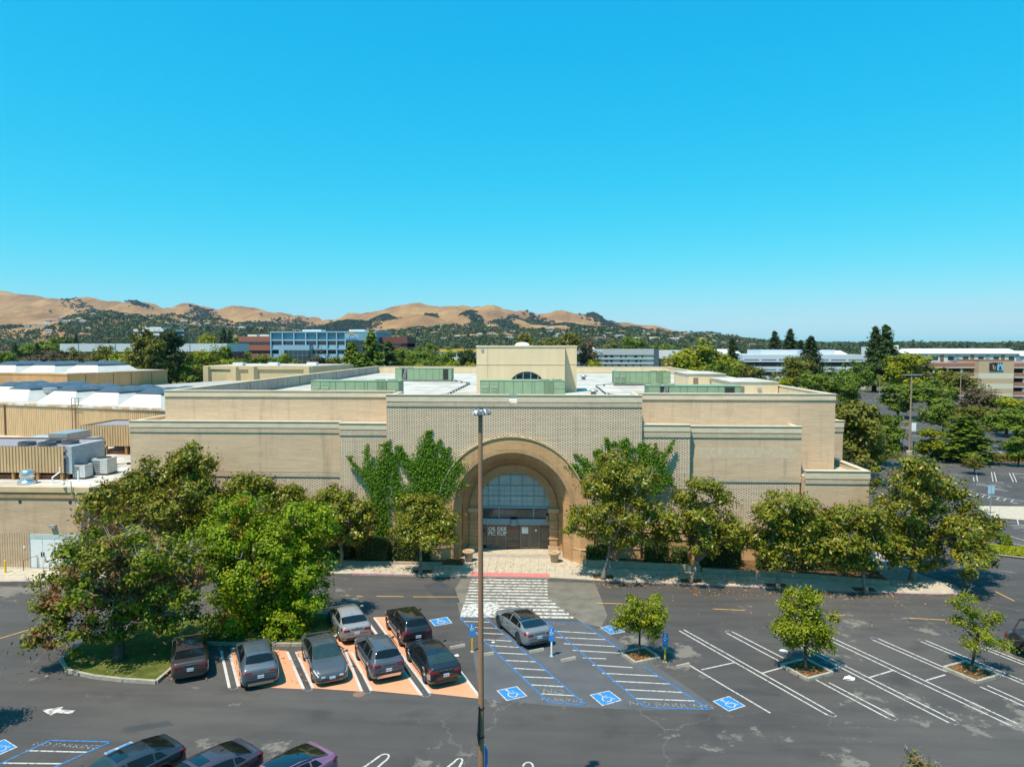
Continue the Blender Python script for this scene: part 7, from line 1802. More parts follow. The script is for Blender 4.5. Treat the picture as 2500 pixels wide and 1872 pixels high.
class CarForm:
    def __init__(s, sp):
        s.sp = sp
        for k in ('top', 'belt', 'w', 'zb'): setattr(s, '_' + k, mk(sp[k]))
    def f(s, k, x):
        X, V = getattr(s, '_' + k); e = .045
        if abs(x) > s.sp['L'] / 2 - .16: return float(np.interp(x, X, V))
        return float((np.interp(x - e, X, V) + 2 * np.interp(x, X, V) + np.interp(x + e, X, V)) / 4)
    def sec(s, x):
        zb, be, tp, w = s.f('zb', x), s.f('belt', x), s.f('top', x), s.f('w', x)
        h = max(.02, tp - be); k = min(1, h / .48); wt = w * (.90 - .225 * k)
        w7 = .925 * w
        return [(0, zb), (.80 * w, zb), (.95 * w, zb + .06), (w, zb + .26 * (be - zb)), (.995 * w, zb + .62 * (be - zb)), (.975 * w, be - .06), (.95 * w, be),
                (w7, be + .05 * h), (w7 + (wt - w7) * .52, be + .50 * h), (wt, be + .86 * h), (.86 * wt, be + .965 * h), (.5 * wt, tp + .004), (0, tp + .012)]
    def pt(s, x, k):
        q = s.sec(x); i = min(int(k), 11); t = k - i
        return Vector((x, q[i][0] + (q[i + 1][0] - q[i][0]) * t, q[i][1] + (q[i + 1][1] - q[i][1]) * t))
def patch(form, fx0, fx1, k0, k1, side, off=.007, nx=8, nk=5, mirror=False):
    """a panel that follows the body surface: x runs fx0(k)..fx1(k), k over the section rows"""
    ks = list(np.linspace(k0, k1, nk)); rows = []
    for k in ks:
        a = fx0(k) if callable(fx0) else fx0; b = fx1(k) if callable(fx1) else fx1; row = []
        for x in np.linspace(a, b, nx):
            p = form.pt(x, k); dx = form.pt(min(x + .02, form.sp['L'] / 2), k) - form.pt(max(x - .02, -form.sp['L'] / 2), k); dk = form.pt(x, min(k + .05, 12)) - form.pt(x, max(k - .05, 0))
            n = dx.cross(dk)
            if n.length < 1e-9: n = Vector((0, 0, 1))
            n.normalize()
            if n.z < -.2 or (abs(n.z) < .2 and n.y < 0): n = -n
            row.append(p + n * off)
        rows.append(row)
    mb = MB()
    def emit(rows, flip):
        vs = [p for r_ in rows for p in r_]; n = len(rows[0]); fs = []
        for i in range(len(rows) - 1):
            for j in range(n - 1):
                q = (i * n + j, i * n + j + 1, (i + 1) * n + j + 1, (i + 1) * n + j); fs.append(q[::-1] if flip else q)
        mb._add(vs, fs)
    if mirror:
        rr = rows + [[Vector((p.x, -p.y, p.z)) for p in r_] for r_ in rows[-2::-1]]; emit(rr, False)
    else: emit([[Vector((p.x, p.y * side, p.z)) for p in r_] for r_ in rows], side < 0)
    return mb
CARBODY = {}
def car_body(key, form, sp):
    if key in CARBODY: return CARBODY[key]
    n = 64; L = sp['L'] / 2
    xs = sorted(set([round(float(v), 4) for v in np.linspace(-L, L, n)] + [-L + .01, -L + .03, -L + .06, L - .01, L - .03, L - .06]))
    vs, fs = [], []
    for x in xs:
        q = form.sec(max(-L, min(L, x)));
        ring = [(x, y, z) for y, z in q] + [(x, -y, z) for y, z in q[-2:0:-1]]
        vs += ring
    m = 24
    for i in range(len(xs) - 1):
        for k in range(m): a, b = i * m + k, i * m + (k + 1) % m; fs.append((a, b, b + m, a + m))
    fs.append(tuple(range(m))[::-1]); fs.append(tuple(range((len(xs) - 1) * m, len(xs) * m)))
    me = bpy.data.meshes.new('body'); me.from_pydata(vs, [], fs); me.update()
    bm = bmesh.new(); bm.from_mesh(me); bmesh.ops.recalc_face_normals(bm, faces=bm.faces); bm.to_mesh(me); bm.free()
    me.polygons.foreach_set('use_smooth', [True] * len(me.polygons))
    ob = bpy.data.objects.new('tmp', me); C.objects.link(ob); me.materials.append(M_trim); me.materials.append(M_trim)
    cutters = []
    for sx in (-1, 1):
        for sy in (-1, 1):
            cm = MB().lathe([(sp['r'] + .065, -.30), (sp['r'] + .065, .30)], (sx * sp['wb'] / 2 + .02, sy * (sp['W'] / 2 - .02), sp['r']), 22, 'y').mesh('cut')
            bm = bmesh.new(); bm.from_mesh(cm); bmesh.ops.recalc_face_normals(bm, faces=bm.faces); bm.to_mesh(cm); bm.free()
            co = bpy.data.objects.new('cut', cm); C.objects.link(co); cm.materials.append(M_trim)
            md = ob.modifiers.new('cut', 'BOOLEAN'); md.operation = 'DIFFERENCE'; md.object = co; md.solver = 'EXACT'
            cutters.append(co)
    dg = bpy.context.evaluated_depsgraph_get()
    res = bpy.data.meshes.new_from_object(ob.evaluated_get(dg)); res.name = 'body'
    for o in cutters + [ob]: bpy.data.objects.remove(o)
    res.materials.clear()
    CARBODY[key] = res
    return res
WHEEL = {}
def wheel_meshes(r, dark):
    k = (r, dark)
    if k not in WHEEL:
        t = MB().lathe([(r * .66, -.105), (r * .93, -.11), (r, -.075), (r, .075), (r * .93, .11), (r * .66, .105)], (0, 0, 0), 24, 'y').mesh('tyre', smooth=False); t.materials.append(M_tyre)
        mb = MB().lathe([(r * .67, .085), (r * .64, .112), (r * .60, .09), (r * .58, .05), (.02, .05)], (0, 0, 0), 24, 'y')
        for i in range(5):
            a = 2 * math.pi * i / 5; ca, sa = math.cos(a), math.sin(a)
            for w in (-.035, .035):
                pass
            p = [(-.045, .0), (.045, .0), (.075, r * .62), (-.075, r * .62)]
            q = [(x * ca - y * sa, .10, x * sa + y * ca) for x, y in p]; mb.poly(q[::-1]); mb.poly([(x, .098, z) for x, _, z in q])
        rm = mb.mesh('rim'); rm.materials.append(M_rimd if dark else M_rim)
        WHEEL[k] = (t, rm)
    return WHEEL[k]
def car(name, label, key, sp, col, pos, hd, group=None, roofmat=None, sunroof=False, dark_rims=False, rails=None, glass_front=None, glass_rear=None, light_bar=None, skirt=None, front=True, badge=True, scale=1.06, plate='7ABC421', chrome_low=False, cat='car'):
    form = CarForm(sp); L, W = sp['L'], sp['W']
    t = thing(name, label, cat, (pos[0], pos[1], 0), heading(*hd), group, scale)
    def q(mb, n, m, p=None, smooth=False): return mb.build(n, m, p or t, smooth, origin=(0, 0, 0))
    me = car_body(key, form, sp).copy()
    b = link('body', me, t); me.materials.append(col); me.materials.append(col); me.materials.append(M_trim)
    a0, a1 = sp['ws']; q(patch(form, lambda k: a0 + (12 - k) * .008, lambda k: a1 - (12 - k) * .02, 9.15, 12, 1, nx=9, nk=6, mirror=True), 'windshield', glass_front or M_carglass, smooth=True)
    a0, a1 = sp['rw']; q(patch(form, lambda k: a0 + (12 - k) * .02, lambda k: a1 - (12 - k) * .005, 9.25, 12, 1, nx=8, nk=6, mirror=True), 'rear_window', glass_rear or M_carglass, smooth=True)
    for s in (1, -1):
        for i, (x0, x1) in enumerate(sp['sw']):
            q(patch(form, (lambda k, x0=x0: x0 + max(0, (8.9 - k)) * 0) , (lambda k, x1=x1, i=i: x1 + ((8.9 - k) * .28 if i == 0 else 0)), 7.05, 8.85, s, nx=8, nk=4), 'side_window', M_carglass, smooth=True)
        for x0, x1 in sp['tri']: q(patch(form, (lambda k, x0=x0: x0 - .0 + (k - 7) * .13), x1, 7.1, 8.75, s, nx=5, nk=4), 'quarter_window', M_carglass, smooth=True)
        # door seams, handle, sill, mirror
        for x in (.92, -.08, -1.12): q(patch(form, x - .006, x + .006, 2.6, 6.9, s, .003, 2, 8), 'door_seam', M_trim)
        q(patch(form, -1.15, 1.0, 2.0, 2.9, s, .006, 6, 3), 'sill', skirt or M_trim)
        for x in (.05, -.98): q(MB().box(x, x + .17, min(s * W * .492, s * W * .507), max(s * W * .492, s * W * .507), .83, .865), 'door_handle', col)
        mz = form.f('belt', .8) + .06
        q(MB().tube([(.80, s * W * .46, mz), (.78, s * (W * .5 + .09), mz + .04)], .025, 5), 'mirror_arm', M_trim)
        mm = MB().lathe([(.02, -.05), (.085, -.03), (.09, .02), (.06, .07)], (0, 0, 0), 10, 'y'); mm.xf(lambda v: Vector((v.y * .9 + .80, v.x * 1.25 + s * (W * .5 + .12), v.z * .75 + mz + .06))); q(mm, 'mirror', col, None, True)
        # lamps: wrap round the corners
        z0, z1 = sp['tail']; xr = -L / 2
        tl = q(patch(form, xr + .02, xr + .30, 4.45, 6.1, s, .006, 5, 4), 'taillight', M_tail)
        mb = MB().box(xr - .014, xr + .01, min(s * .42, s * .75), max(s * .42, s * .75), z0, z1); q(mb, 'lens', M_tail, tl)
        hl = q(patch(form, L / 2 - .52, L / 2 - .07, 5.0, 6.6, s, .006, 6, 4), 'headlight', M_head)
        q(MB().box(L / 2 - .06, L / 2 + .012, min(s * .36, s * .56), max(s * .36, s * .56), .50, .58), 'lens', M_head, hl)
        if rails: q(MB().tube([(sp['roof'][0] + .1, s * W * .335, form.f('top', sp['roof'][0] + .1) + .0), (sp['roof'][0] + .25, s * W * .335, form.f('top', -1.2) + .045), (sp['roof'][1] - .25, s * W * .335, form.f('top', 0) + .045), (sp['roof'][1] - .1, s * W * .335, form.f('top', .1) + .0)], .022, 5), 'roof_rail', rails)
    xr, xf = -L / 2, L / 2
    zb = form.f('zb', xr + .1)
    q(MB().box(xr - .012, xr + .05, -.62, .62, zb + .02, zb + .16), 'rear_valance', M_chrome if chrome_low else M_trim)
    if chrome_low: q(MB().box(xr - .006, xr + .05, -.72, .72, zb + .16, zb + .30), 'bumper_trim', M_trim)
    pl = q(MB().box(xr - .022, xr - .005, -.16, .16, .62 if key != 'suv' else .66, .77 if key != 'suv' else .81), 'licence_plate', M_plate)
    lt = lettering('plate_lettering', plate, .10, M_platet, pl, (0, 0, 0), (0, 0, 0), 0); lt.location = (xr - .025, 0, .695 if key != 'suv' else .735); lt.rotation_euler = (R(90), 0, R(-90))
    if light_bar: q(MB().box(xr - .013, xr + .01, -.72, .72, sp['tail'][0] - .04, sp['tail'][0] + .02), 'light_bar', light_bar)
    else: q(MB().box(xr - .012, xr + .01, -.34, .34, sp['tail'][0] + .10, sp['tail'][0] + .125), 'trunk_strip', M_chrome)
    if badge: q(MB().lathe([(.045, 0), (.045, .012)], (0, 0, 0), 10, 'y').xf(lambda v: Vector((xr - .018 - v.y * .3, v.x, v.z + sp['tail'][1] + .02))), 'badge', M_chrome)
    g_ = q(MB().box(xf - .03, xf + .012, -.50, .50, .33, .47), 'grille', M_gloss)
    for k in range(3): q(MB().box(xf + .010, xf + .02, -.48, .48, .35 + k * .045, .362 + k * .045), 'grille_bar', M_chrome, g_)
    q(MB().box(xf - .03, xf + .016, -.15, .15, .40, .53), 'licence_plate', M_plate)
    for x in (sp['rw'][0] - .02,): q(patch(form, x - .012, x, 9.0, 12, 1, .004, 2, 6, True), 'panel_seam', M_trim)
    q(patch(form, sp['ws'][1] + .04, sp['ws'][1] + .055, 8.0, 12, 1, .004, 2, 6, True), 'panel_seam', M_trim)
    q(patch(form, sp['rw'][1], sp['rw'][1] + .05, 9.2, 12, 1, .006, 2, 6, True), 'window_edge', M_gloss)
    q(MB().box(xr - .009, xr + .02, -.60, .60, sp['tail'][0] - .20, sp['tail'][0] - .185), 'panel_seam', M_trim)
    if roofmat: q(patch(form, sp['roof'][0] + .02, sp['roof'][1], 9.0, 12, 1, .006, 8, 5, True), 'roof_panel', roofmat, smooth=True)
    if sunroof: q(patch(form, -.35, .12, 10.7, 12, 1, .012, 4, 4, True), 'sunroof', M_gloss)
    q(MB()._add([(sp['roof'][0] + .12, -.01, form.f('top', sp['roof'][0] + .12) + .01), (sp['roof'][0] + .28, -.02, form.f('top', sp['roof'][0] + .28) + .01), (sp['roof'][0] + .28, .02, form.f('top', sp['roof'][0] + .28) + .01), (sp['roof'][0] + .12, .01, form.f('top', sp['roof'][0] + .12) + .01), (sp['roof'][0] + .12, 0, form.f('top', sp['roof'][0] + .12) + .07)], [(0, 1, 2, 3), (0, 4, 1), (1, 4, 2), (2, 4, 3), (3, 4, 0)]), 'antenna', M_gloss)
    tm, rm = wheel_meshes(sp['r'], dark_rims)
    for sx in (1, -1):
        for sy in (1, -1):
            wh = link('wheel', tm, t); wh.location = (sx * sp['wb'] / 2 + .02, sy * (W / 2 - .135), sp['r']); wh.rotation_euler = (0, random.uniform(0, 6), 0 if sy > 0 else math.pi)
            link('rim', rm, wh)
    q(MB().box(-L / 2 + .35, L / 2 - .35, -W / 2 + .30, W / 2 - .30, .17, .32), 'underbody', M_trim)
    return t
random.seed(77)
HD = (-.463, .886); TO = (.463, -.886)
def at_near(px, py, sp, toward=False):
    p = onz(px, py, .25); return (p.x + HD[0] * sp['L'] / 2 * 1.06, p.y + HD[1] * sp['L'] / 2 * 1.06)
gC = 'cars in the front bays'
car('parked_sedan', 'dark brown-grey sedan in tree shade beside the grass island', 'sedan', SEDAN, paint('dark taupe paint', (.045, .038, .040)), at_near(465, 1655, SEDAN), HD, gC, plate='7KJD82')
car('parked_hatchback', 'blue-grey boxy hatchback in the leftmost orange bay', 'hatch', HATCH, paint('slate blue-grey paint', (.085, .11, .135), .5), at_near(637, 1672, HATCH), HD, gC, light_bar=M_chrome, chrome_low=True, plate='8WXP12')
car('parked_sedan', 'grey sedan nosed toward the camera in the second orange bay', 'sedan', SEDAN, paint('gunmetal paint', (.075, .085, .097), .6), at_near(812, 1664, SEDAN), TO, gC, glass_front=M_cargreen, plate='8RTN03')
car('parked_sedan', 'silver sedan in the rear row under the lush tree', 'sedan', SEDAN, paint('silver paint', (.27, .275, .28), .2), at_near(872, 1563, SEDAN), HD, gC, plate='6LPA77')
car('parked_crossover', 'grey crossover with silver roof rails in the third orange bay', 'suv', SUV, paint('steel grey paint', (.078, .095, .12), .5), at_near(950, 1657, SUV), HD, gC, rails=M_chrome, chrome_low=True, dark_rims=True, plate='9GHT55')
car('parked_crossover', 'glossy black crossover in the rear row beside the accessible bay', 'suv', dict(SUV, L=4.44), paint('black paint', (.010, .010, .012), .2, .25), at_near(1022, 1574, SUV), HD, gC, roofmat=M_gloss, plate='9EVX41')
dent = car('parked_sedan', 'black sedan with dented rear corner in the rightmost orange bay', 'fast', FAST, paint('charcoal black paint', (.012, .015, .022), .3, .3), at_near(1090, 1668, FAST), HD, gC, glass_rear=M_cargreen, plate='7MNE19')
car('parked_sedan', 'light grey sedan with black roof in the accessible bay', 'sedan', SEDAN, paint('cement grey paint', (.20, .22, .24), .3), at_near(1318, 1574, SEDAN), HD, gC, roofmat=M_gloss, dark_rims=True, glass_rear=M_gloss, plate='8VBK60')
fm = CarForm(FAST); patch(fm, -2.36, -2.02, 3.2, 4.35, 1, .008, 4, 3).build('bare_metal_dent', simple('bare crumpled metal', (.45, .46, .47), .35, .7, vary=.5, scale=14), dent, origin=(0, 0, 0)); patch(fm, -2.40, -2.12, 2.6, 3.1, 1, .012, 4, 2).build('torn_bumper_edge', M_trim, dent, origin=(0, 0, 0))
NS = (-.56, -.83)
def near_row(rx, ry, sp): return (rx + NS[0] * sp['L'] / 2 * 1.06, ry + NS[1] * sp['L'] / 2 * 1.06)
car('parked_sedan', 'dark blue-grey sedan with sunroof, leftmost at the bottom edge', 'fast', FAST, paint('dark slate paint', (.030, .040, .052), .5), near_row(-16.3, 29.95, FAST), NS, 'cars at the bottom edge', sunroof=True, glass_front=M_cargreen, plate='5AJU44')
car('parked_sedan', 'mauve-grey sedan with sunroof, middle of the bottom edge trio', 'sedan', SEDAN, paint('mauve grey paint', (.060, .050, .066), .5), near_row(-12.8, 29.8, SEDAN), NS, 'cars at the bottom edge', sunroof=True, plate='6CXF28')
car('parked_sedan', 'pinkish mauve sedan with black roof, rightmost at the bottom edge', 'fast', FAST, paint('mauve pink paint', (.27, .13, .225), .4), near_row(-9.5, 29.65, FAST), NS, 'cars at the bottom edge', roofmat=M_gloss, glass_rear=M_gloss, plate='9DLS73')
p_ = onz(2088, 1094); car('parked_sedan', 'white sedan in the second lot beyond the store corner', 'sedan', SEDAN, paint('white paint', (.68, .69, .69), .0), (p_.x, p_.y), (-.98, .2), 'cars in the second lot', plate='4WHT88')
p_ = onz(2183, 1100); car('parked_sedan', 'black sedan alone in the second lot near the lamp', 'sedan', SEDAN, paint('black paint', (.010, .010, .012), .2, .25), (p_.x, p_.y), (.98, -.2), 'cars in the second lot', plate='3BLK12')
# open-top off-roader at the right edge
JEEP = dict(L=4.7, W=1.87, wb=2.95, r=.42,
 top=[(-2.35, .85), (-2.33, 1.12), (-2.2, 1.16), (.55, 1.16), (1.0, 1.17), (1.3, 1.16), (2.2, 1.10), (2.31, 1.02), (2.35, .8)], belt=[(-2.35, .80), (-2.33, 1.06), (-2.2, 1.10), (1.3, 1.10), (2.2, 1.04), (2.31, .96), (2.35, .75)],
 w=[(-2.35, .86), (-2.3, .90), (-2.0, .92), (1.2, .92), (2.2, .84), (2.35, .78)], zb=[(-2.35, .55), (-2.2, .45), (2.2, .45), (2.35, .55)], ws=(.34, 1.06), rw=(0, 0), sw=[], roof=(0, .1), tail=(.8, 1.0), tri=[])
def offroader(label, pos, hd):
    sp_ = JEEP; form = CarForm(sp_); t = thing('parked_offroader', label, 'car', (pos[0], pos[1], 0), heading(*hd), None, 1.06)
    col = paint('dark green-grey paint', (.065, .078, .078), .3)
    me = car_body('jeep', form, sp_).copy(); link('body', me, t); me.materials.append(col); me.materials.append(col); me.materials.append(M_trim)
    def q(mb, n, m, p=None): return mb.build(n, m, p or t, False, origin=(0, 0, 0))
    q(MB().box(-2.0, .35, -.75, .75, 1.10, 1.185), 'tub', M_trim)
    for s in (-1, 1):
        q(MB().tube([(-1.9, s * .7, 1.15), (-1.5, s * .66, 1.78), (.25, s * .62, 1.82), (.72, s * .68, 1.2)], .045, 6), 'roll_bar', M_trim); q(MB().tube([(-.5, s * .68, 1.15), (-.5, s * .64, 1.80)], .045, 6), 'roll_bar', M_trim)
        for sx in (-1, 1): q(MB().box(sx * 1.475 - .55, sx * 1.475 + .55, min(s * .90, s * 1.02), max(s * .90, s * 1.02), .93, 1.0), 'fender_flare', M_trim)
        q(MB().box(-.9, -.4, s * .38 - .24, s * .38 + .24, 1.1, 1.68), 'seat', M_trim)
        q(MB().box(-2.37, -2.33, min(s * .62, s * .8), max(s * .62, s * .8), .86, 1.02), 'taillight', M_tail); q(MB().lathe([(.1, 0), (.1, .02)], (0, 0, 0), 12, 'y').xf(lambda v: Vector((2.34 + v.y, v.x + s * .5, v.z + .88))), 'headlight', M_head)
        q(MB().box(.7, .85, s * .98 - .08, s * .98 + .08, 1.2, 1.38), 'mirror', M_trim)
    for x in (-1.5, -.5, .25): q(MB().tube([(x, -.64, 1.80), (x, .64, 1.80)], .045, 6), 'roll_bar', M_trim)
    q(MB()._add([(.74, -.72, 1.16), (.74, .72, 1.16), (.30, .64, 1.80), (.30, -.64, 1.80)], [(0, 1, 2, 3)]), 'windshield', M_carglass)
    q(MB().lathe([(.38, -.1), (.40, 0), (.38, .1)], (0, 0, 0), 18, 'y').xf(lambda v: Vector((-2.5 + v.y, v.x, v.z + 1.0))), 'spare_wheel', M_tyre); q(MB().box(-2.48, -2.34, -.8, .8, .52, .68), 'bumper', M_trim); q(MB().box(2.34, 2.5, -.8, .8, .52, .68), 'bumper', M_trim)
    tm, rm = wheel_meshes(sp_['r'], True)
    for sx in (1, -1):
        for sy in (1, -1): wh = link('wheel', tm, t); wh.location = (sx * 1.495, sy * .84, .42); wh.rotation_euler = (0, 0, 0 if sy > 0 else math.pi); link('rim', rm, wh)
p_ = onz(2490, 1592); offroader('open-topped dark off-roader cut by the right frame edge', (p_.x + 1.9, p_.y + .2), (.95, .3))

# ================================================================== STREET FURNITURE
# foreground lamp post
LX, LY = ony(1173, 1100, 24.5).x, 24.5
lp = thing('lamp_post', 'tall brown steel lamp post in the foreground with grey twin lamp head', 'street lamp', (LX, LY, 0))
ztop = ony(1173, 1013, LY).z
MB().lathe([(.30, 0), (.30, .75), (.27, .78)], (LX, LY, 0), 18).build('footing', M_curb, lp)
MB().tube([(LX, LY, .70), (LX, LY, .75), (LX, LY, .8), (LX, LY, ztop - .05), (LX, LY, ztop - .01), (LX, LY, ztop)], [.115, .115, .115, .075, .075, .075], 16).build('pole', M_pole, lp, True)
def drops_mat():
    m, n, l, b = new_mat('grey lamp housing with droppings')
    v = mapping(n, l, 'Object', (9, 9, .8)); t = noise_tex(n, l, v, 1.0, 4, .6)
    l.new(ramp(n, l, t.outputs['Fac'], [(.50, (.085, .10, .115)), (.60, (.55, .56, .56))]), b.inputs['Base Color']); b.inputs['Roughness'].default_value = .6; return m
M_lamp = drops_mat()
for sx, yy, nm in ((-.05, -.13, 'lamp_head'), (.14, .17, 'lamp_head')):
    mb = MB(); n = 10; prof = [(.04, .19), (.13, .18), (.19, .12), (.225, .02), (.225, -.02)]
    vs, fs = [], []
    for r_, h_ in prof:
        for k in range(16):
            t = 2 * math.pi * k / 16; c_, s_ = math.cos(t), math.sin(t); e = .55
            vs.append((LX + sx + math.copysign(abs(c_) ** e, c_) * r_, LY + yy + math.copysign(abs(s_) ** e, s_) * r_ * .85, ztop + .03 + h_ * .95))
    for i in range(len(prof) - 1):
        for k in range(16): a, b_ = i * 16 + k, i * 16 + (k + 1) % 16; fs.append((a, a + 16, b_ + 16, b_))
    fs.append(tuple(range(16))); fs.append(tuple(range(64, 80))[::-1]); mb._add(vs, fs); mb.build(nm, M_lamp, lp, True)
MB().cbox((LX + .02, LY, ztop + .14), .12, .12, .10).build('mount', M_black, lp); MB().tube([(LX, LY, ztop - .05), (LX, LY, ztop + .1)], .09, 10).build('collar', M_pole, lp)
zs0, zs1 = ony(1173, 1815, LY).z, ony(1173, 1712, LY).z
zc_ = (zs0 + zs1) / 2; hh_ = (zs1 - zs0) / 2
dm = MB(); o2 = Vector((LX - .07, LY - .16)); ax = Vector((.03, 1.0)).normalized(); nx_ = Vector((ax.y, -ax.x)) * .012
dv = [(o2 + ax * u_ + nx_ * k_, w_) for k_ in (-1, 1) for u_, w_ in ((0, -hh_), (.50, 0), (0, hh_), (-.50, 0))]
dm._add([(p_.x, p_.y, zc_ + w_) for p_, w_ in dv], [(0, 1, 2, 3), (7, 6, 5, 4), (0, 4, 5, 1), (1, 5, 6, 2), (2, 6, 7, 3), (3, 7, 4, 0)]); dm.build('sign_panel', simple('dark sign back', (.025, .03, .035), .5), lp)
for z_ in (zs0 + .25, zs1 - .25): MB().lathe([(.125, 0), (.125, .05)], (LX, LY, z_), 12).build('clamp', M_black, lp)
zb0, zb1 = ony(1180, 1935, LY).z, ony(1180, 1832, LY).z
MB().cbox((LX + .15, LY + .22, zb0), .03, .40, zb1 - zb0, R(20)).build('sign_panel', simple('blue sign face', (.03, .20, .52), .5), lp)

# accessible-parking signs
M_yel = simple('yellow post paint', (.72, .42, .02), .55); M_signb = simple('blue sign face', (.03, .20, .52), .5)
def acc_sign(label, bx, by, h, mat, zf=zada):
    p = onz(*zf(bx, by)); t = thing('accessible_sign', label, 'sign', (p.x, p.y, 0), 0, 'accessible parking signs')
    MB().lathe([(.055, 0), (.055, h - .35)], (p.x, p.y, 0), 10).build('post', mat, t)
    MB().lathe([(.13, 0), (.10, .05)], (p.x, p.y, 0), 10).build('foot', M_curb, t)
    MB().cbox((p.x, p.y - .06, h - .55), .34, .02, .55).build('panel', M_signb, t); MB().cbox((p.x, p.y - .06, h - .80), .34, .02, .22).build('lower_panel', M_signb, t)
    mb = MB(); y = p.y - .075
    def ln(pts, w=.03):
        for i in range(len(pts) - 1):
            a, b = Vector(pts[i]), Vector(pts[i + 1]); d = (b - a).normalized(); n = Vector((-d.y, d.x)) * w / 2
            mb.quad(*[(p.x + q.x, y - .001 * (i % 2), h - .28 + q.y) for q in (a - n, b - n, b + n, a + n)])
    ln([(-.03, .14), (-.03, .02), (.06, .02), (.10, -.09)]); ln([(-.05, .05), (-.09, -.01), (-.09, -.08), (-.03, -.13), (.04, -.11)]); ln([(-.06, .19), (0, .19)], .06)
    mb.build('wheelchair_symbol', M_letter, t)
acc_sign('blue accessible sign on a yellow post beside the lamp post', 238, 618, 1.75, M_yel)
acc_sign('blue accessible sign on a white post behind the light grey sedan', 867, 655, 1.75, M_letter)
acc_sign('blue accessible sign on a yellow post right of the young tree', 1768, 700, 1.72, M_yel)
# wheel stops
def wheel_stop(label, a, b, zf=zada):
    p, q = onz(*zf(*a)), onz(*zf(*b)); d = q - p; t = d.length; c_ = (p + q) / 2
    mb = MB(); h, w = .14, .09; rz = math.atan2(d.y, d.x)
    vs = [(x, y * (1 if z == 0 else .62), z) for x in (-t / 2, t / 2) for y, z in ((-w, 0), (w, 0), (w, h), (-w, h))]
    mb._add(vs, [(0, 3, 2, 1), (4, 5, 6, 7), (0, 1, 5, 4), (1, 2, 6, 5), (2, 3, 7, 6), (3, 0, 4, 7)])
    o = link('wheel_stop', mb.mesh('wheel_stop'), None, M_curb); o.location = (c_.x, c_.y, .002); o.rotation_euler = (0, 0, rz); prop(o, label, 'wheel stop', 'concrete wheel stops')
for a, b, l_ in (((60, 597), (178, 574), 'concrete wheel stop left of the yellow-post sign'), ((328, 652), (408, 637), 'concrete wheel stop just right of the lamp post'), ((690, 629), (803, 606), 'concrete wheel stop behind the light grey sedan'),
                 ((942, 699), (1055, 674), 'concrete wheel stop right of the white-post sign'), ((1860, 747), (1960, 724), 'concrete wheel stop right of the young tree sign')): wheel_stop(l_, a, b)
# litter
rsq = np.random.default_rng(4)
def litter(label, p, s, seed):
    rs = np.random.default_rng(seed); bm = bmesh.new(); bmesh.ops.create_icosphere(bm, subdivisions=2, radius=s)
    for v in bm.verts: v.co = Vector((v.co.x * 1.5, v.co.y, max(v.co.z, -.2 * s) * .6)) * (1 + rs.normal() * .18)
    me = bpy.data.meshes.new('litter'); bm.to_mesh(me); bm.free(); o = link('crumpled_paper', me, None, M_paper); o.location = (p.x, p.y, s * .18); prop(o, label, 'litter')
litter('crumpled white paper left of the second young tree', onz(*zbay(587, 525)), .16, 1); litter('flattened white paper bag between the bays', onz(*zbay(1032, 712)), .20, 2); litter('small crumpled paper near the black sedan', onz(*zada(115, 652)), .10, 3); litter('tiny white scrap beside the lamp post', onz(*zada(403, 546)), .07, 4)

# fallen leaves: stuff
rs = np.random.default_rng(12); P = []
def scatter(x0, x1, y0, y1, n, z):
    P.append(np.stack([rs.uniform(x0, x1, n), rs.uniform(y0, y1, n), np.full(n, z) + rs.uniform(.002, .02, n)], 1))
scatter(4, 12, 54.0, 54.9, 150, .01); scatter(11, 26, 52.6, 53.9, 260, .01); scatter(9, 16, 55.0, 57.5, 330, .14); scatter(3, 30, 54.6, 57.2, 300, .14); scatter(-14, -7, 56.3, 58.5, 160, .14); scatter(-6, 3, 56.5, 60, 90, .14); scatter(2, 30, 46, 53, 90, .01); scatter(-28, -13, 37.5, 47, 420, .16); scatter(14.2, 15.8, 39.6, 41.4, 90, .12); scatter(23.4, 25, 39.7, 41.5, 90, .12); scatter(5, 6.4, 41, 42.6, 60, .12); scatter(29.5, 33, 53, 58, 200, .01)
P = np.concatenate(P); nr = rs.normal(size=P.shape) * .25 + np.array([0, 0, 1]); nr /= np.linalg.norm(nr, axis=1, keepdims=True)
v, f = leaf_quads(P, nr, .085, rs, .5)
o = link('fallen_leaves', np_mesh('fallen_leaves', v, f), None, leaf_mat('dry orange leaves', [(0, (.20, .08, .02)), (.6, (.42, .19, .05)), (1, (.50, .33, .12))], gloss=.1, trans=.1)); prop(o, 'dry orange leaves scattered on sidewalk, curb and island', 'leaves', kind='stuff')

# lamp and signs in the second lot
def lot_lamp(label, px, pyb, pyt, Y=None):
    p = onz(px, pyb); zt = ony(px, pyt, p.y).z; t = thing('lot_lamp', label, 'street lamp', (p.x, p.y, 0), group='lamps of the second lot')
    MB().lathe([(.5, 0), (.5, .8), (.42, .85)], (p.x, p.y, 0), 14).build('footing', M_concrete, t); MB().tube([(p.x, p.y, .8), (p.x, p.y, zt)], [.17, .11], 8).build('pole', simple('pale brown pole', (.33, .22, .15), .6), t)
    MB().box(p.x - 1.5, p.x + 1.5, p.y - .2, p.y + .2, zt, zt + .15).build('lamp_head', M_steel, t); return t, p
t, p = lot_lamp('tall pale brown lamp post rising from the hedge in the second lot', 2220, 1112, 916)
MB().box(p.x + .2, p.x + .95, p.y - .1, p.y - .05, 4.2, 5.6).build('sign_panel', M_letter, t)
lot_lamp('distant lamp post in front of the parking structure', 2343, 1010, 912)
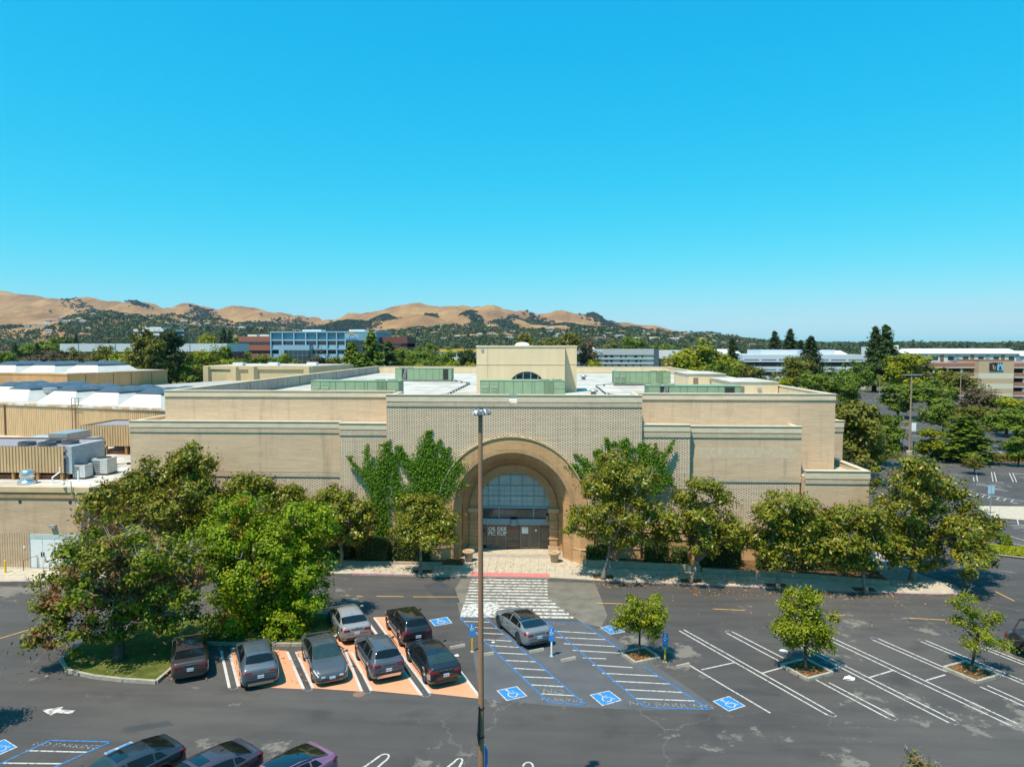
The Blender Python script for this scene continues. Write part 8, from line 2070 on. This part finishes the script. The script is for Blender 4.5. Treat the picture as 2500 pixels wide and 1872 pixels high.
def signal(label, px, pyb, Y, pyt, arm):
    p = ony(px, pyb, Y); zt = ony(px, pyt, Y).z; t = thing('traffic_signal', label, 'traffic signal', (p.x, Y, 0), group='street signals')
    MB().tube([(p.x, Y, 0), (p.x, Y, zt)], [.14, .09], 7).build('pole', M_steel, t)
    MB().tube([(p.x, Y, zt * .62), (p.x + arm * .5, Y, zt * .80), (p.x + arm, Y, zt * .82)], .07, 6).build('arm', M_steel, t)
    MB().box(p.x + arm - .2, p.x + arm + .2, Y - .2, Y + .2, zt * .82 - 1.1, zt * .82 - .05).build('signal_head', M_black, t); MB().box(p.x - .7, p.x + .7, Y - .12, Y + .12, zt, zt + .1).build('lamp_head', M_steel, t)
signal('white street signal pole above the right parapet', 2017, 960, 230, 927, -9.0); signal('street lamp pole right of the signal, above the parapet', 2036, 960, 228, 932, 2.0); signal('street signal beside the sloping road at right', 2147, 960, 232, 926, 3.0)
# blue-and-white accessible sign in the second lot
p = onz(*zpl(1797, 480)); t = thing('accessible_sign', 'small accessible sign post at the pale concrete strip in the second lot', 'sign', (p.x, p.y, 0), 0, 'accessible parking signs')
MB().tube([(p.x, p.y, 0), (p.x, p.y, 3.2)], .05, 6).build('post', M_steel, t); MB().box(p.x - .35, p.x - .03, p.y - .05, p.y - .02, 2.3, 3.2).box(p.x + .03, p.x + .35, p.y - .05, p.y - .02, 2.3, 3.2).build('panel', simple('pale blue sign', (.30, .50, .62), .6), t)
p = onz(*zq7(995, 700)); t = thing('utility_cabinet', 'green utility cabinet in the hedge of the second lot', 'cabinet', (p.x, p.y, 0))
MB().cbox((p.x, p.y, .1), 2.0, 1.4, 1.8).build('casing', simple('dark green cabinet', (.05, .12, .06), .6), t); MB().cbox((p.x, p.y, 1.9), 2.1, 1.5, .08).build('lid', simple('dark green cabinet', (.05, .12, .06), .6), t); MB().cbox((p.x, p.y, 0), 2.2, 1.6, .1).build('base', M_concrete, t)
t = thing('accessible_ramp_rail', 'tan guard rail beside the white sedan in the second lot', 'railing', (57, 126, 0))
pa, pb = onz(*zq7(220, 690)), onz(*zq7(372, 690))
for z_ in (.45, .85): MB().tube([(pa.x, pa.y, z_), (pb.x, pb.y, z_)], .06, 5).build('rail', simple('tan rail', (.5, .34, .22), .7), t)
for k in range(5):
    q = pa.lerp(pb, k / 4); MB().tube([(q.x, q.y, 0), (q.x, q.y, .9)], .06, 5).build('post', simple('tan rail', (.5, .34, .22), .7), t)
for a, b, l_ in ((zq7(820, 385), zq7(900, 408), 'x'), ): pass
for nm, q in (('traffic_island', ((650, 378), (720, 372), (870, 395), (910, 408), (820, 412), (700, 392))),):
    pts = [P2(zq7, *k) for k in q]; o = MB().prism(pts, -.02, .14).build(nm, M_curb); prop(o, kind='structure')
    c_ = (sum(k[0] for k in pts) / 6, sum(k[1] for k in pts) / 6); MB().prism([(c_[0] + (k[0] - c_[0]) * .8, c_[1] + (k[1] - c_[1]) * .8) for k in pts], .1, .18).build('soil', M_soil, o)

# ================================================================== HAZE
HAZE = 0.000034
if HAZE:
    hz_ = MB().box(-6500, 6500, -150, 8200, -2.0, 420).build('haze', None)
    m = bpy.data.materials.new('pale summer haze'); m.use_nodes = True; n, l = m.node_tree.nodes, m.node_tree.links; n.clear()
    pv = n.new('ShaderNodeVolumePrincipled'); pv.inputs['Density'].default_value = HAZE; pv.inputs['Color'].default_value = (.55, .78, 1.0, 1); pv.inputs['Anisotropy'].default_value = .2
    out = n.new('ShaderNodeOutputMaterial'); l.new(pv.outputs[0], out.inputs['Volume'])
    hz_.data.materials.clear(); hz_.data.materials.append(m); prop(hz_, kind='stuff')
